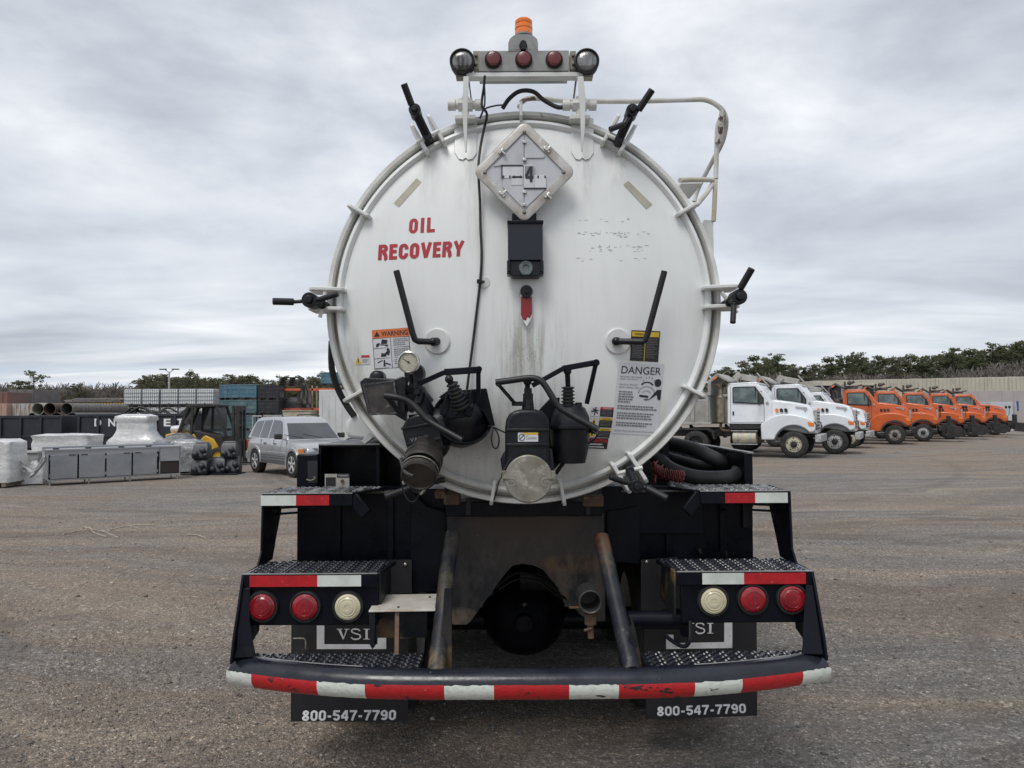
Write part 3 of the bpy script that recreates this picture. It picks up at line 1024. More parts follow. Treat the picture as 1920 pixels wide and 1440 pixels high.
# crank handles on round pads
for sx, a, b_, c_, pad in ((1, (743, 507), (776, 636), (812, 641), (820, 640)), (-1, (1246, 508), (1212, 637), (1155, 640), (1158, 640))):
    p_ = dpt(*pad, 0.0)
    n_ = (p_ - SO).normalized()
    m0 = MB()
    m0.lathe([(0, 0.010), (0.057, 0.010), (0.062, 0.006), (0.062, -0.004)], p_, n_, 40)
    m0.build('handle_pad', M['white'], T)
    m0 = MB()
    hub = P(c_[0], c_[1], p_.y - 0.035)
    m0.tube([hub, p_], 0.020, 14)
    m0.ball(hub, 0.0205, 14)
    m0.build('handle_socket', M['cast'], T)
    m0 = MB()
    y1 = p_.y - 0.04
    m0.tube([hub, P(b_[0] - sx * -8, b_[1] + 3, y1 - .01)] if 0 else [hub, P(b_[0] + sx * 8, b_[1] + 4, y1 - 0.015), P(b_[0] + sx * 2, b_[1] + 1, y1 - 0.02),
             P(b_[0] - sx * 2, b_[1] - 10, y1 - 0.025), P(a[0], a[1], y1 - 0.05)], 0.0148, 14)
    m0.build('crank_handle', M['grip'], T, bev=0.003)

# lettering and stickers on the door
block_text('OIL', ((768, 410), (816, 407), (815, 435), (766, 438)), dpt, M['redink'], 'lettering', T, t=.235, gap=.30, widths={'I': .42, 'L': .9}, shear=0.0)
block_text('RECOVERY', ((710, 459), (871, 451), (869, 480), (708.5, 488)), dpt, M['redink'], 'lettering', T, t=.235, gap=.16, widths={'E': .84, 'V': 1.12, 'Y': 1.12}, shear=0.0)
sheet(((738, 381), (781, 334), (790, 341), (748, 388)), dpt, M['tan'], 'masking_tape', T)
sheet(((1169, 346), (1178, 339), (1223, 383), (1212, 392)), dpt, M['tan'], 'masking_tape', T)

# orange warning sticker
W = ((697, 619), (766, 614), (771, 687), (702, 692))
st = sheet(W, dpt, M['paper'], 'warning_sticker', T)


def sub(q, u0, v0, u1, v1):
    f = lambda u, v_: (q[3][0] + (q[2][0] - q[3][0]) * u + ((q[0][0] + (q[1][0] - q[0][0]) * u) - (q[3][0] + (q[2][0] - q[3][0]) * u)) * v_,
                       q[3][1] + (q[2][1] - q[3][1]) * u + ((q[0][1] + (q[1][1] - q[0][1]) * u) - (q[3][1] + (q[2][1] - q[3][1]) * u)) * v_)
    return (f(u0, v1), f(u1, v1), f(u1, v0), f(u0, v0))


sheet(sub(W, 0, 0.78, 1, 1), dpt, M['orangest'], 'header', st, off=0.0028)
text_on('WARNING', sub(W, .25, .82, .97, .95), dpt, M['ink'], 'header_text', st, off=0.0034, bold=0.02)
poly_on([[(.05, .82), (.21, .82), (.13, .96)]], W, dpt, M['ink'], 'triangle', st, 0.0034)


def grid_lines(us, vs_, th=0.006, v1=0.78):
    out = []
    for u in us:
        out.append([(u - th, 0), (u + th, 0), (u + th, v1), (u - th, v1)])
    for v_ in vs_:
        out.append([(0, v_ - th), (1, v_ - th), (1, v_ + th), (0, v_ + th)])
    return out


poly_on(grid_lines((0.008, .49, 0.992), (.008, .26, .52, .775)), W, dpt, M['ink'], 'table_lines', st, 0.0032)
poly_on([[(.08, .55), (.14, .56), (.20, .64), (.17, .66), (.10, .64)], [(.20, .60), (.40, .58), (.40, .60), (.20, .62)],
         [(.22, .63), (.38, .62), (.41, .72), (.26, .75)], [(.34, .56), (.40, .56), (.42, .60), (.34, .60)],
         [(.20, .30), (.34, .30), (.36, .36), (.22, .40)], [(.30, .38), (.42, .32), (.46, .44), (.40, .46)], [(.36, .46), (.44, .45), (.44, .50), (.38, .51)],
         [(.10, .14), (.24, .20), (.24, .22), (.10, .17)], [(.25, .05), (.31, .05), (.30, .22), (.27, .22)], [(.30, .12), (.46, .06), (.44, .10), (.32, .15)]],
        W, dpt, M['ink'], 'pictogram', st, 0.0032)


def fakelines(q, rows, u0, u1, par, m_, seed=0, th=0.32):
    """blocks of small print too small to read in the photograph"""
    rg = random.Random(seed)
    mb_ = MB()
    n = len(rows)
    for v_, h in rows:
        u = u0
        while u < u1 - 0.02:
            wd = rg.uniform(0.02, 0.07)
            e = min(u + wd, u1)
            mb_.add([onq(q, *p, dpt, 0.0036) for p in ((u, v_), (e, v_), (e, v_ + h), (u, v_ + h))], [(0, 1, 2, 3)])
            u = e + 0.013
            if u > u1 - 0.12 and rg.random() < 0.3:
                break
    return mb_.build('small_print', m_, par)


fakelines(W, [(.72, .022), (.67, .022), (.62, .022), (.57, .022), (.46, .022), (.41, .022), (.36, .022), (.31, .022), (.20, .022), (.15, .022), (.10, .022)], .56, .96, st, M['inkgrey'], 1)

S2 = ((664, 666), (693, 665), (694, 683), (665, 684))
st = sheet(S2, dpt, M['paper'], 'warning_sticker', T)
sheet(sub(S2, .45, .72, .97, .96), dpt, M['redst'], 'header', st, off=.003)
poly_on([[(.04, .08), (.44, .08), (.24, .9)]], S2, dpt, M['yellowst'], 'triangle', st, .003)
poly_on([[(.22, .2), (.27, .2), (.27, .62), (.22, .62)]], S2, dpt, M['ink'], 'pictogram', st, .0036)
fakelines(S2, [(.5, .05), (.36, .05), (.22, .05)], .5, .95, st, M['inkgrey'], 3)

# black and yellow plate behind the right crank handle
B = ((1184, 619), (1238, 621), (1234, 679), (1181, 676))
st = sheet(B, dpt, M['blackst'], 'instruction_sticker', T)
sheet(sub(B, .03, .80, .97, .96), dpt, M['yellowst'], 'header', st, off=.0028)
text_on('WARNING', sub(B, .12, .84, .43, .92), dpt, M['ink'], 'header_text', st, bold=0.01)
poly_on([[(.49, 0), (.51, 0), (.51, .79), (.49, .79)]], B, dpt, M['yellowst'], 'divider', st, .003)
fakelines(B, [(.72 - .055 * i, .018) for i in range(12)], .06, .45, st, M['inkgrey'], 5)
fakelines(B, [(.72 - .055 * i, .018) for i in range(12)], .55, .94, st, M['inkgrey'], 6)

# DANGER sheet
D = ((1161, 679), (1246, 683), (1232, 817), (1146, 812))
st = sheet(D, dpt, M['paper'], 'danger_sticker', T)
text_on('DANGER', sub(D, .07, .845, .94, .95), dpt, M['ink'], 'heading', st, bold=0.0)
for tx, v_, u1 in (('PRESSURE CAN CAUSE', .79, .54), ('INJURY OR DEATH', .755, .44), ('RELIEVE ALL PRESSURE', .68, .46), ('BEFORE OPENING DOOR', .64, .50),
                   ('DOOR MUST BE SEALED WITH LOCK', .03, .92)):
    text_on(tx, sub(D, .06, v_, u1, v_ + .022), dpt, M['inkgrey'], 'small_print', st)
fakelines(D, [(.58, .02), (.545, .02), (.51, .02), (.475, .02), (.44, .02)], .07, .46, st, M['inkgrey'], 7)
fakelines(D, [(.38, .02), (.345, .02)], .07, .93, st, M['inkgrey'], 8)
fakelines(D, [(.28, .02), (.245, .02), (.21, .02)], .08, .92, st, M['inkgrey'], 9)
fakelines(D, [(.145, .02), (.11, .02)], .08, .86, st, M['inkgrey'], 10)


def circ(cx, cy, rx, ry, n=14, a0=0, a1=360):
    return [(cx + rx * math.cos(R_(a0 + (a1 - a0) * i / n)), cy + ry * math.sin(R_(a0 + (a1 - a0) * i / n))) for i in range(n + (0 if a1 - a0 == 360 else 1))]


arc_ = lambda cx, cy, r0, r1, k, a0, a1: circ(cx, cy, r1, r1 * k, 10, a0, a1) + circ(cx, cy, r0, r0 * k, 10, a0, a1)[::-1]
rays_ = [[(.70 + .16 * math.cos(R_(a)) * .8, .68 + .10 * math.sin(R_(a))), (.70 + .22 * math.cos(R_(a - 2)) * .8, .68 + .14 * math.sin(R_(a - 2))),
          (.70 + .22 * math.cos(R_(a + 3)) * .8, .68 + .14 * math.sin(R_(a + 3)))] for a in (40, 65, 90, 115, 140)]
poly_on([circ(.90, .735, .075, .055), [(.66, .51), (.74, .50), (.90, .64), (.99, .64), (.99, .50), (.93, .50), (.90, .57), (.74, .49)],
         arc_(.67, .69, .10, .14, .4, 10, 170), [(.52, .56), (.72, .55), (.72, .52), (.52, .53)], [(.62, .50), (.74, .50), (.70, .485), (.64, .485)],
         arc_(.67, .58, .17, .18, .55, 0, 180), arc_(.67, .57, .09, .10, .5, 20, 160)] + rays_,
        D, dpt, M['ink'], 'pictogram', st, .0036)

# stack of small hazard stickers
for q, hdr, hm in ((((1126, 763), (1151, 764), (1149, 782), (1125, 781)), 'DANGER', 'redst'),
                   (((1125, 783), (1149, 784), (1146, 802), (1122, 801)), 'CAUTION', 'yellowst'),
                   (((1122, 803), (1146, 804), (1142, 821), (1119, 820)), 'CAUTION', 'yellowst')):
    st = sheet(q, dpt, M['blackst'], 'hazard_sticker', T, n=3)
    sheet(sub(q, 0, .75, 1, 1), dpt, M[hm], 'header', st, off=.0028, n=3)
    text_on(hdr, sub(q, .2, .78, .85, .96), dpt, M['paper'] if hm == 'redst' else M['ink'], 'header_text', st)
    fakelines(q, [(.6, .06), (.45, .06), (.3, .06), (.15, .06)], .08, .92, st, M['inkgrey'], 11)
for k, (q, f_) in enumerate(((((1108, 762), (1125, 763), (1124, 781), (1106, 780)), 0), (((1106, 782), (1124, 783), (1121, 801), (1103, 800)), 1),
                            (((1103, 802), (1121, 803), (1118, 820), (1100, 819)), 1))):
    st = sheet(q, dpt, M['paper'], 'hazard_symbol_sticker', T, n=3)
    if f_:
        poly_on([[(.1, .1), (.9, .1), (.5, .92)]], q, dpt, M['yellowst'], 'triangle', st, .003)
        poly_on([[(.42, .2), (.58, .2), (.58, .65), (.42, .65)]], q, dpt, M['ink'], 'pictogram', st, .0036)
    else:
        poly_on([[(.1, .4), (.9, .6), (.9, .72), (.1, .55)], [(.4, .1), (.5, .1), (.66, .95), (.5, .95)], [(.2, .75), (.8, .25), (.85, .35), (.3, .85)]], q, dpt, M['ink'], 'pictogram', st, .003)
A_ = ((1099, 821), (1141, 822), (1138, 842), (1096, 840))
st = sheet(A_, dpt, M['blackst'], 'attention_sticker', T)
text_on('ATTENTION', sub(A_, .1, .60, .95, .92), dpt, M['redst'], 'heading', st, bold=0.03)
fakelines(A_, [(.34, .14), (.10, .12)], .2, .85, st, M['paper'], 13)

# ghost of removed lettering
rg = random.Random(4)
mb = MB()
for i in range(60):
    row = rg.choice((412, 437, 438, 462, 470, 486))
    x = rg.uniform(1080, 1215)
    y = row + rg.uniform(-3, 3)
    ln = rg.uniform(1.5, 7)
    q = R4(x, y, x + ln, y + rg.uniform(.7, 1.5))
    mb.add([dpt(*p, .001) for p in q], [(0, 1, 2, 3)])
for cx, cy in ((1160, 440), (1172, 441), (1124, 462)):
    for k in range(5):
        x, y = cx + rg.uniform(-4, 4), cy + rg.uniform(-4, 4)
        q = ((x, y), (x + 3, y + rg.uniform(-3, 3)), (x + 3, y + 1.4), (x, y + 1.4))
        mb.add([dpt(*p, .001) for p in q], [(0, 1, 2, 3)])
mb.build('scuff_marks', mat('scuff_mark', (0.42, 0.435, 0.435), 0.5), T)

# diamond placard holder
PY = 3.435


def rdiamond(cx, cy, r, rc, n=5):
    out = []
    for k in range(4):
        a = 90 + 90 * k
        ax, ay = math.cos(R_(a)), math.sin(R_(a))
        ccx, ccy = cx + ax * (r - rc * 1.414), cy - ay * (r - rc * 1.414)
        for i in range(n + 1):
            b = R_(a - 45 + 90 * i / n)
            out.append((ccx + rc * math.cos(b), ccy - rc * math.sin(b)))
    return out


cxp, cyp = 983, 322.5
o1, o2, o3 = rdiamond(cxp, cyp, 98, 15), rdiamond(cxp, cyp, 93, 12), rdiamond(cxp, cyp, 76, 5)
o4 = rdiamond(cxp, cyp, 73, 3)
mb = MB()
mb.loft([[P(x, y, PY + .028) for x, y in o1], [P(x, y, PY + .010) for x, y in o1], [P(x, y, PY + .002) for x, y in rdiamond(cxp, cyp, 96, 14)],
         [P(x, y, PY) for x, y in o2], [P(x, y, PY) for x, y in o3], [P(x, y, PY + .008) for x, y in o4]], caps=False)
fr = mb.build('placard_frame', M['alu'], T)
mb = MB()
mb.prism([P(x, y, PY + .008) for x, y in rdiamond(cxp, cyp, 74, 3)], (0, .006, 0))
mb.build('placard_back', M['placard'], fr)
for x, y in ((983, 247), (1057, 323), (983, 398), (909, 323)):
    mb = MB()
    p = P(x, y, PY)
    mb.cyl(p, p - V(0, .006, 0), .010, .006, 10)
    mb.cyl(p - V(0, .006, 0), p - V(0, .010, 0), .0045, n=8)
    mb.build('bolt', M['capsteel'], fr)
for x, y, a in ((940, 283, 45), (1025, 281, -45), (941, 364, -45), (1026, 366, 45)):
    mb = MB()
    Mx = Matrix.Rotation(R_(-a), 3, 'Y')
    mb.cbox(P(x, y, PY - .004), .034, .008, .012, Mx)
    mb.cbox(P(x + 4, y + 3 * (1 if a > 0 else -1), PY - .010), .010, .008, .030, Mx)
    mb.build('clip', M['chrome'], fr, bev=.002)
# hinged flip panels
for q in ([(984, 254), (984, 296), (1020, 296), (1022, 291)], [(982, 254), (982, 311), (944, 311), (941, 310), (925, 312)],
          [(984, 353), (984, 391), (1026, 351)], [(982, 391), (982, 334), (943, 334), (942, 350)]):
    mb = MB()
    polyp(mb, q, PY + .003, PY + .006)
    mb.build('flip_panel', M['placard'], fr, bev=.001)
for q in (R4(942, 311, 981, 334), R4(1001, 328, 1024, 352), R4(959, 330, 980, 347)):
    mb = MB()
    rectp(mb, *q[0], *q[2], PY + .001, PY + .004)
    mb.build('number_slot', M['alulight'], fr, bev=.001)
mb = MB(); rectp(mb, 940, 309, 981, 311.5, PY - .001, PY + .003); rectp(mb, 940, 309, 942, 334, PY - .001, PY + .003)
rectp(mb, 984, 352, 1024, 354, PY - .001, PY + .003); mb.build('slot_edge', M['ink'], fr)
for x in (944, 956, 964, 976, 1009, 1022):
    mb = MB(); rectp(mb, x - 1.4, 329, x + 1.4, 333, PY - .002, PY + .002); mb.build('rivet', M['ink'], fr)
for y in (266, 299, 360, 384):
    mb = MB(); rectp(mb, 980, y - 3, 987, y + 2, PY - .006, PY + .004); mb.build('hinge', M['chrome'], fr, bev=.0015)
mb = MB(); rectp(mb, 982, 309, 1002, 352, PY - .003, PY + .002)
pl = mb.build('number_plate', M['alulight'], fr, bev=.001)
mb = MB(); rectp(mb, 984, 311, 1001, 334, PY - .0045, PY - .003); mb.build('number_grey_half', mat('dark_grey_half', (.24, .25, .25), .5), pl)  # darker grey on the upper half of the number plate
block_text('4', ((985.5, 312), (1000, 312), (1000, 341), (985.5, 341)), flat(PY - .006), M['ink'], 'numeral', pl, off=0, t=.17)

# dark box with camera under it
mb = MB()
rectp(mb, 960, 400, 1006, 416, 3.44, 3.50)
mb.build('mount_bracket', M['black'], T, bev=.003)
mb = MB()
rectp(mb, 952, 416, 1018, 488, 3.405, 3.49)
bx = mb.build('navy_cover_box', M['navybox'], T, bev=.004)
mb = MB()
rectp(mb, 951, 413, 1019, 418, 3.398, 3.50)
mb.build('hood', M['black'], bx, bev=.002)
mb = MB()
polyp(mb, [(956, 489), (1014, 489), (1016, 512), (1010, 518), (960, 518), (955, 512)], 3.415, 3.49)
cm = mb.build('camera_housing', M['cast'], bx, bev=.004)
mb = MB()
p = P(986, 503, 3.412)
mb.lathe([(0, -.002), (.014, -.004), (.016, -.010), (.030, -.012), (.034, -.006), (.034, .01)], p, YA, 28)
mb.build('camera_lens', M['glass'], cm)
for x in (953.5, 1016.5):
    mb = MB(); rectp(mb, x - 3, 488, x + 3, 514, 3.40, 3.47); p = P(x, 508, 3.40); mb.cyl(p, p - V(0, .008, 0), .006, n=6)
    mb.build('side_ear', M['cast'], cm, bev=.002)

# red level lever
p = dpt(987, 549, 0)
mb = MB(); mb.lathe([(0, -.006), (.036, -.006), (.040, 0), (.040, .01)], p, YA, 28)
lv = mb.build('lever_pad', M['white'], T)
mb = MB()
polyp(mb, [(976, 552), (998, 552), (998, 592), (997, 596), (988, 613), (977, 596)], p.y - .022, p.y - .012)
mb.build('lever_blade', M['white'], lv, bev=.002)
mb = MB()
polyp(mb, [(976.6, 556), (997.6, 556), (997.8, 588), (993, 597), (989, 594), (986, 601), (980, 599), (976.8, 590)], p.y - .0235, p.y - .022)
mb.build('red_paint_patch', mat('worn_red_paint', (.26, .014, .018), .5, c2=(.16, .02, .02), ns=20), lv)
mb = MB(); q = P(987, 547, p.y - .02); mb.cyl(q - V(0, .012, 0), q + V(0, .02, 0), .029, n=24); mb.cyl(q - V(0, .02, 0), q - V(0, .012, 0), .012, n=6)
mb.build('lever_knob', M['cast'], lv, bev=.002)

# wiring
mb = MB()
tb(mb, [(909, 142, 3.47), (907, 165, 3.48), (904, 185, 3.50), (904, 200, 3.50), (913, 214, 3.51), (908, 240, 3.545), (901, 275, 3.54), (897, 318, 3.505), (900, 380, 3.50), (901, 430, 3.493),
        (903, 475, 3.49), (901, 520, 3.487), (893, 590, 3.488), (887, 640, 3.49), (880, 695, 3.49), (872, 760, 3.50)], 2.5, 8, 4)
wr = mb.build('wiring', M['rubber'], T)
mb = MB(); tb(mb, [(907, 150, 3.48), (909, 175, 3.485), (908, 200, 3.50), (900, 222, 3.53), (908, 205, 3.55), (930, 198, 3.60), (948, 197, 3.64)], 1.6, 6, 4)
mb.build('thin_wire', M['rubber'], wr)
p = dpt(908, 530, 0)
mb = MB(); mb.lathe([(0, -.004), (.026, -.004), (.028, 0), (.028, .01)], p, YA, 24); mb.build('wire_pad', M['white'], T)
mb = MB(); p = P(899, 528, 3.475); mb.cyl(p - V(.012, 0, 0), p + V(.024, 0, 0), .007, n=8); mb.box(p.x - .012, p.x + .012, p.y - .008, p.y + .012, p.z - .008, p.z + .010)
mb.build('wire_clamp', M['cast'], T)
mb = MB(); tb(mb, [(942, 204, 3.60), (955, 185, 3.58), (975, 171, 3.57), (1000, 172, 3.57), (1020, 188, 3.57), (1045, 201, 3.56), (1060, 200, 3.56)], 4.2, 10, 5)
mb.build('black_arched_hose', M['rubber'], T)

# ---- light bar on its posts
LY = 3.50
mb = MB()
rectp(mb, 897, 95, 1067, 133, LY, LY + .14)
lb = mb.build('light_bar', M['lightbar'], T, bev=.003)
mb = MB(); rectp(mb, 874, 136, 1093, 143, LY - .005, LY + .045); mb.build('mounting_rail', M['white'], lb, bev=.002)
for x in (925, 982, 1039):
    p = P(x, 113, LY)
    mb = MB(); mb.lathe([(.041, .005), (.041, -.012), (.036, -.016), (.034, -.012)], p, YA, 32)
    g_ = mb.build('marker_lamp', M['rubber'], lb)
    mb = MB(); mb.lathe([(.0345, -.008), (.0345, -.018), (.030, -.026), (.016, -.030), (0, -.030)], p, YA, 32); mb.build('lens', M['lensdark'], g_)
for x, s_ in ((867, 1), (1099.5, -1)):
    p = P(x, 118, LY)
    mb = MB(); mb.lathe([(.050, -.022), (.054, -.030), (.059, -.028), (.060, -.010), (.058, .02), (.050, .06), (.025, .085), (0, .09)], p, YA, 40)
    g_ = mb.build('work_lamp', M['rubber'], T)
    mb = MB(); mb.lathe([(.0515, -.020), (.045, -.027), (.025, -.033), (0, -.035)], p, YA, 40); mb.build('lens', M['lampglass'], g_)
    mb = MB(); q = P(x + 26 * s_, 118, LY + .03)
    mb.box(q.x - .014, q.x + .014, q.y - .03, q.y + .03, q.z - .045, q.z + .045)
    mb.cyl(q - V(0, .03, .02), q - V(0, .045, .02), .008, n=6); mb.cyl(q + V(0, -.03, .02), q + V(0, -.045, .02), .008, n=6)
    q2 = P(x, 143, LY + .02); mb.cyl(q2, q2 + V(0, 0, .03), .012, n=8); mb.box(q2.x - .03, q2.x + .03, q2.y - .02, q2.y + .03, q2.z - .012, q2.z)
    mb.build('lamp_bracket', M['capsteel'], g_, bev=.002)
# beacon
p = P(981, 95, LY + .07)
mb = MB()
pr = [(953, 96), (953, 80), (956, 72), (963, 66), (974, 64), (990, 64), (1001, 67), (1007, 73), (1009, 81), (1009, 96)]
mb.prism([P(x, y, LY) for x, y in pr], (0, .006, 0))
mb.prism([P(x, y, LY) for x, y in [(953, 90), (1009, 90), (1009, 96), (953, 96)]], (0, .14, 0))
mb.build('beacon_bracket', M['lightbar'], lb, bev=.002)
mb = MB(); q = P(981, 86, LY - .002); mb.cyl(q, q - V(0, .025, 0), .020, .016, 10); mb.box(q.x - .012, q.x + .012, q.y - .03, q.y, q.z - .03, q.z)
mb.build('plug', M['cast'], lb)
pb = P(982, 73, LY + .07)
s_ = (LY + .07) / F
mb = MB()
mb.lathe([(0, 0), (.030, 0), (.030, .006), (.044, .008), (.044, .016), (.0, .016)], pb, (0, 0, 1), 32)
bc = mb.build('beacon', M['lightbar'], T)
mb = MB()
prf = [(.0435, .016), (.0435, .034), (.041, .037), (.041, .042), (.0435, .045), (.0435, .062), (.040, .066), (.0425, .070), (.0425, .084), (.036, .092), (.034, .091), (.0, .094)]
mb.lathe(prf, pb, (0, 0, 1), 36); mb.build('amber_lens', M['amber'], bc)

# posts, pads and pipes of the light bar
for pts, pad in (([(869, 143), (879, 143), (877, 200), (875, 285), (872, 285), (868, 230), (867, 190)], (873, 258)),
                 ([(1083, 143), (1094, 143), (1098, 185), (1097, 240), (1093, 283), (1090, 283), (1088, 210)], (1092, 258))):
    mb = MB()
    polyp(mb, pts, 3.47, 3.482)
    mb.build('light_bar_post', M['white'], T, bev=.002)
    for k in (0, 1):
        pass
    cx = pad[0]
    sh = [(cx - 21, 214), (cx - 21, 285), (cx - 13, 298), (cx - 5, 300), (cx, 296), (cx + 5, 300), (cx + 13, 298), (cx + 21, 287), (cx + 21, 222)]
    mb = MB()
    mb.loft([[dpt(x, y, 0.0) for x, y in sh], [dpt(x, y, .007) for x, y in sh]])
    mb.build('weld_pad', M['door'], T, bev=.002)
for x0, x1, rot in ((840, 905, 1), (1055, 1118, -1)):
    Yp = 3.56
    a, b = P(x0, 197, Yp), P(x1, 197, Yp)
    mb = MB()
    mb.cyl(a, b, .020, n=20)
    mb.cyl(a, a + (b - a) * .22, .027, n=20)
    mb.cyl(b, b + (a - b) * .22, .027, n=20)
    c_ = a + (b - a) * .5
    mb.cyl(c_ - V(.035, 0, 0), c_ - V(-.035, 0, 0), .031, n=6)
    mb.cyl(c_ + V(0, 0, -.06), c_ + V(0, 0, .04), .018, n=14)
    mb.box(c_.x - .05, c_.x + .05, c_.y - .02, c_.y + .05, c_.z - .075, c_.z - .055)
    mb.build('pipe_fitting', M['ring'], T, bev=.002)
# thin struts behind
mb = MB()
tb(mb, [(1081, 143, 3.6), (1075, 190, 3.62)], 2, 6); tb(mb, [(878, 143, 3.6), (884, 190, 3.62)], 1.6, 6)
mb.build('rear_strut', M['lightbar'], T)

# ---- hand rail on the right of the tank
HR = [[(974, 200, 3.95), (980, 190, 4.0), (1000, 184, 4.02), (1060, 189, 4.1), (1180, 190, 4.15), (1290, 187, 4.2), (1325, 188, 4.2), (1350, 202, 4.2), (1361, 222, 4.2), (1359, 250, 4.25), (1352, 272, 4.3),
       (1337, 300, 4.45), (1318, 335, 4.6), (1306, 362, 4.65), (1302, 378, 4.65)],
      [(1356, 212, 4.2), (1346, 235, 4.2), (1344, 270, 4.2), (1342, 335, 4.2)],
      [(1275, 338, 4.0), (1300, 337, 4.1), (1337, 338, 4.2), (1341, 345, 4.2), (1338, 415, 4.2)],
      [(1336, 345, 4.2), (1325, 362, 4.15), (1307, 384, 4.1)]]
for i, h_ in enumerate(HR):
    mb = MB(); tb(mb, h_, 4.6, 10, 4)
    mb.build('hand_rail', M['rail'] if i != 2 else mat('yellowed_rail', (.55, .55, .52), .45, c2=(.42, .36, .24), ns=2.2, st3=(1, 1, 1)), T)
mb = MB()
tb(mb, [(1355, 210, 4.18), (1351, 232, 4.18), (1346, 268, 4.18)], 6.0, 10)
mb.build('rail_wrap', mat('peeling_rust_wrap', (.05, .025, .018), .7, c2=(.40, .38, .34), ns=18, lo=.50, hi=.54, bump=.4), T)
mb = MB(); rectp(mb, 1320, 412, 1340, 560, 4.2, 4.24)
ls = mb.build('ladder_side', M['white'], T, bev=.003)
for k in range(6):
    y = 1.9 + .25 * k
    mb = MB(); mb.box(.98, 1.10, 4.245, 4.55, y, y + .02); mb.build('ladder_rung', M['white'], ls)

# things seen left of the tank: black hose and white tank end of the fluid box
mb = MB(); tb(mb, [(622, 640, 3.9), (622, 690, 3.95), (634, 730, 3.98), (650, 760, 4.0), (664, 780, 4.0)], 6, 10, 3); mb.build('vent_hose', M['rubber'], T)
mb = MB()
polyp(mb, [(648, 792), (655, 780), (672, 775), (740, 775), (740, 825), (690, 826), (655, 822), (648, 812)], 4.0, 4.9)
mb.build('fluid_tank', M['white'], T, bev=.02, seg=3)
mb = MB(); polyp(mb, [(678, 828), (688, 812), (700, 820), (684, 833)], 3.86, 3.95); mb.build('white_tab', M['white'], T, bev=.003)
mb = MB(); mb.lathe([(0, -.12), (.30, -.12), (.36, -.05), (.36, .12), (.3, .2), (0, .2)], P(668, 838, 4.9) - V(0, 0, .30), V(1, 0, 0), 32); mb.build('spare_tyre', M['tyre'], T)

# ------------------------------------------------------------------ manifold and valves on the door
def polyd(mb, pts, Ya, Yb, r=None):
    return polyp(mb, pts, Ya, Yb)


def ribbed(mb, p0, p1, r0, r1, ribs):
    p0, p1 = Vector(p0), Vector(p1)
    L_ = (p1 - p0).length
    pr = []
    for i in range(ribs):
        t0, t1 = i / ribs, (i + .5) / ribs
        ra, rb = r0 + (r1 - r0) * t0, r0 + (r1 - r0) * t1
        pr += [(ra * .72, t0 * L_), (rb, (t0 + t1) / 2 * L_), (rb, t1 * L_), (ra * .74, (t1 + .12 / ribs) * L_)]
    mb.lathe([(0, 0)] + pr + [(r1 * .7, L_), (0, L_)], p0, p1 - p0, 24)
    return mb


# --- square sight frame
mb = MB()
polyp(mb, [(674, 716), (684, 708), (742, 710), (755, 705), (762, 715), (760, 790), (740, 778), (690, 777)], 3.40, 3.47)
sf = mb.build('sight_box', M['cast'], T, bev=.005)
mb = MB()
o_ = [(679, 719), (741, 715), (756, 785), (692, 777)]
o_ = [(679, 720), (740, 712), (748, 776), (692, 779)]
i_ = [(683, 723), (737, 716), (744, 773), (695, 775)]
mb.loft([[P(x, y, 3.395) for x, y in o_], [P(x, y, 3.385) for x, y in o_], [P(x, y, 3.385) for x, y in i_], [P(x, y, 3.393) for x, y in i_]], caps=False)
mb.build('sight_frame', mat('worn_dark_frame', (.03, .032, .036), .4, c2=(.16, .155, .15), ns=24, lo=.5, hi=.66), sf)
mb = MB(); mb.prism([P(x, y, 3.3925) for x, y in i_], (0, .004, 0))
mb.build('sight_glass', mat('scratched_dark_window', (.022, .018, .017), .25, c2=(.06, .05, .046), ns=16, c3=(.26, .24, .21), ns3=28, lo3=.64, hi3=.70), sf)
mb = MB(); p = P(706, 708, 3.43); mb.cyl(p, p + V(0, .06, 0), .033, .036, 24); mb.ball(p, .031, 20, (1, .5, 1)); mb.build('round_cap', M['cast'], sf)
mb = MB(); p = P(776, 700, 3.45); mb.cyl(p, p + V(0, .05, 0), .045, .05, 24); mb.build('round_cap', M['cast'], sf)

# --- pressure gauge
gp = P(766, 679, 3.30)
mb = MB()
mb.lathe([(.041, -.008), (.044, -.012), (.0485, -.010), (.049, 0), (.0475, .022), (.040, .03), (0, .03)], gp, (0.08, 1, 0), 44)
ga = mb.build('pressure_gauge', M['chrome'], T)
mb = MB(); mb.lathe([(0, -.004), (.043, -.004), (.043, .0)], gp, (.08, 1, 0), 40); mb.build('gauge_dial', M['gaugeface'], ga)
mb = MB()
ax_ = V(.08, 1, 0).normalized()
e1 = V(1, -.08, 0).normalized()
e3 = V(0, 0, 1)
for a, l0, l1, wd in ((148, -.012, .031, .0012),):
    d_ = e1 * math.cos(R_(a)) + e3 * math.sin(R_(a))
    mb.bar(gp - ax_ * .0055 + d_ * l0, gp - ax_ * .0055 + d_ * l1, .0022, .0008, up=ax_)
    mb.cyl(gp - ax_ * .0075 - d_ * .0, gp - ax_ * .0045, .0045, n=12)
mb.build('needle', M['ink'], ga)
mb = MB()
for k in range(25):
    a = -45 + 270 * k / 24
    d_ = e1 * math.cos(R_(a)) + e3 * math.sin(R_(a))
    mb.bar(gp - ax_ * .0045 + d_ * (.031 if k % 4 == 0 else .034), gp - ax_ * .0045 + d_ * .038, .0009, .0004, up=ax_)
mb.build('dial_marks', M['ink'], ga)
mb = MB()
tb(mb, [(771, 700, 3.34), (773, 715, 3.36), (775, 735, 3.38)], 4.5, 10)
p = P(775, 722, 3.37); mb.cyl(p - V(0, 0, .012), p + V(0, 0, .012), .019, n=6)
mb.build('gauge_stem', M['cast'], ga)

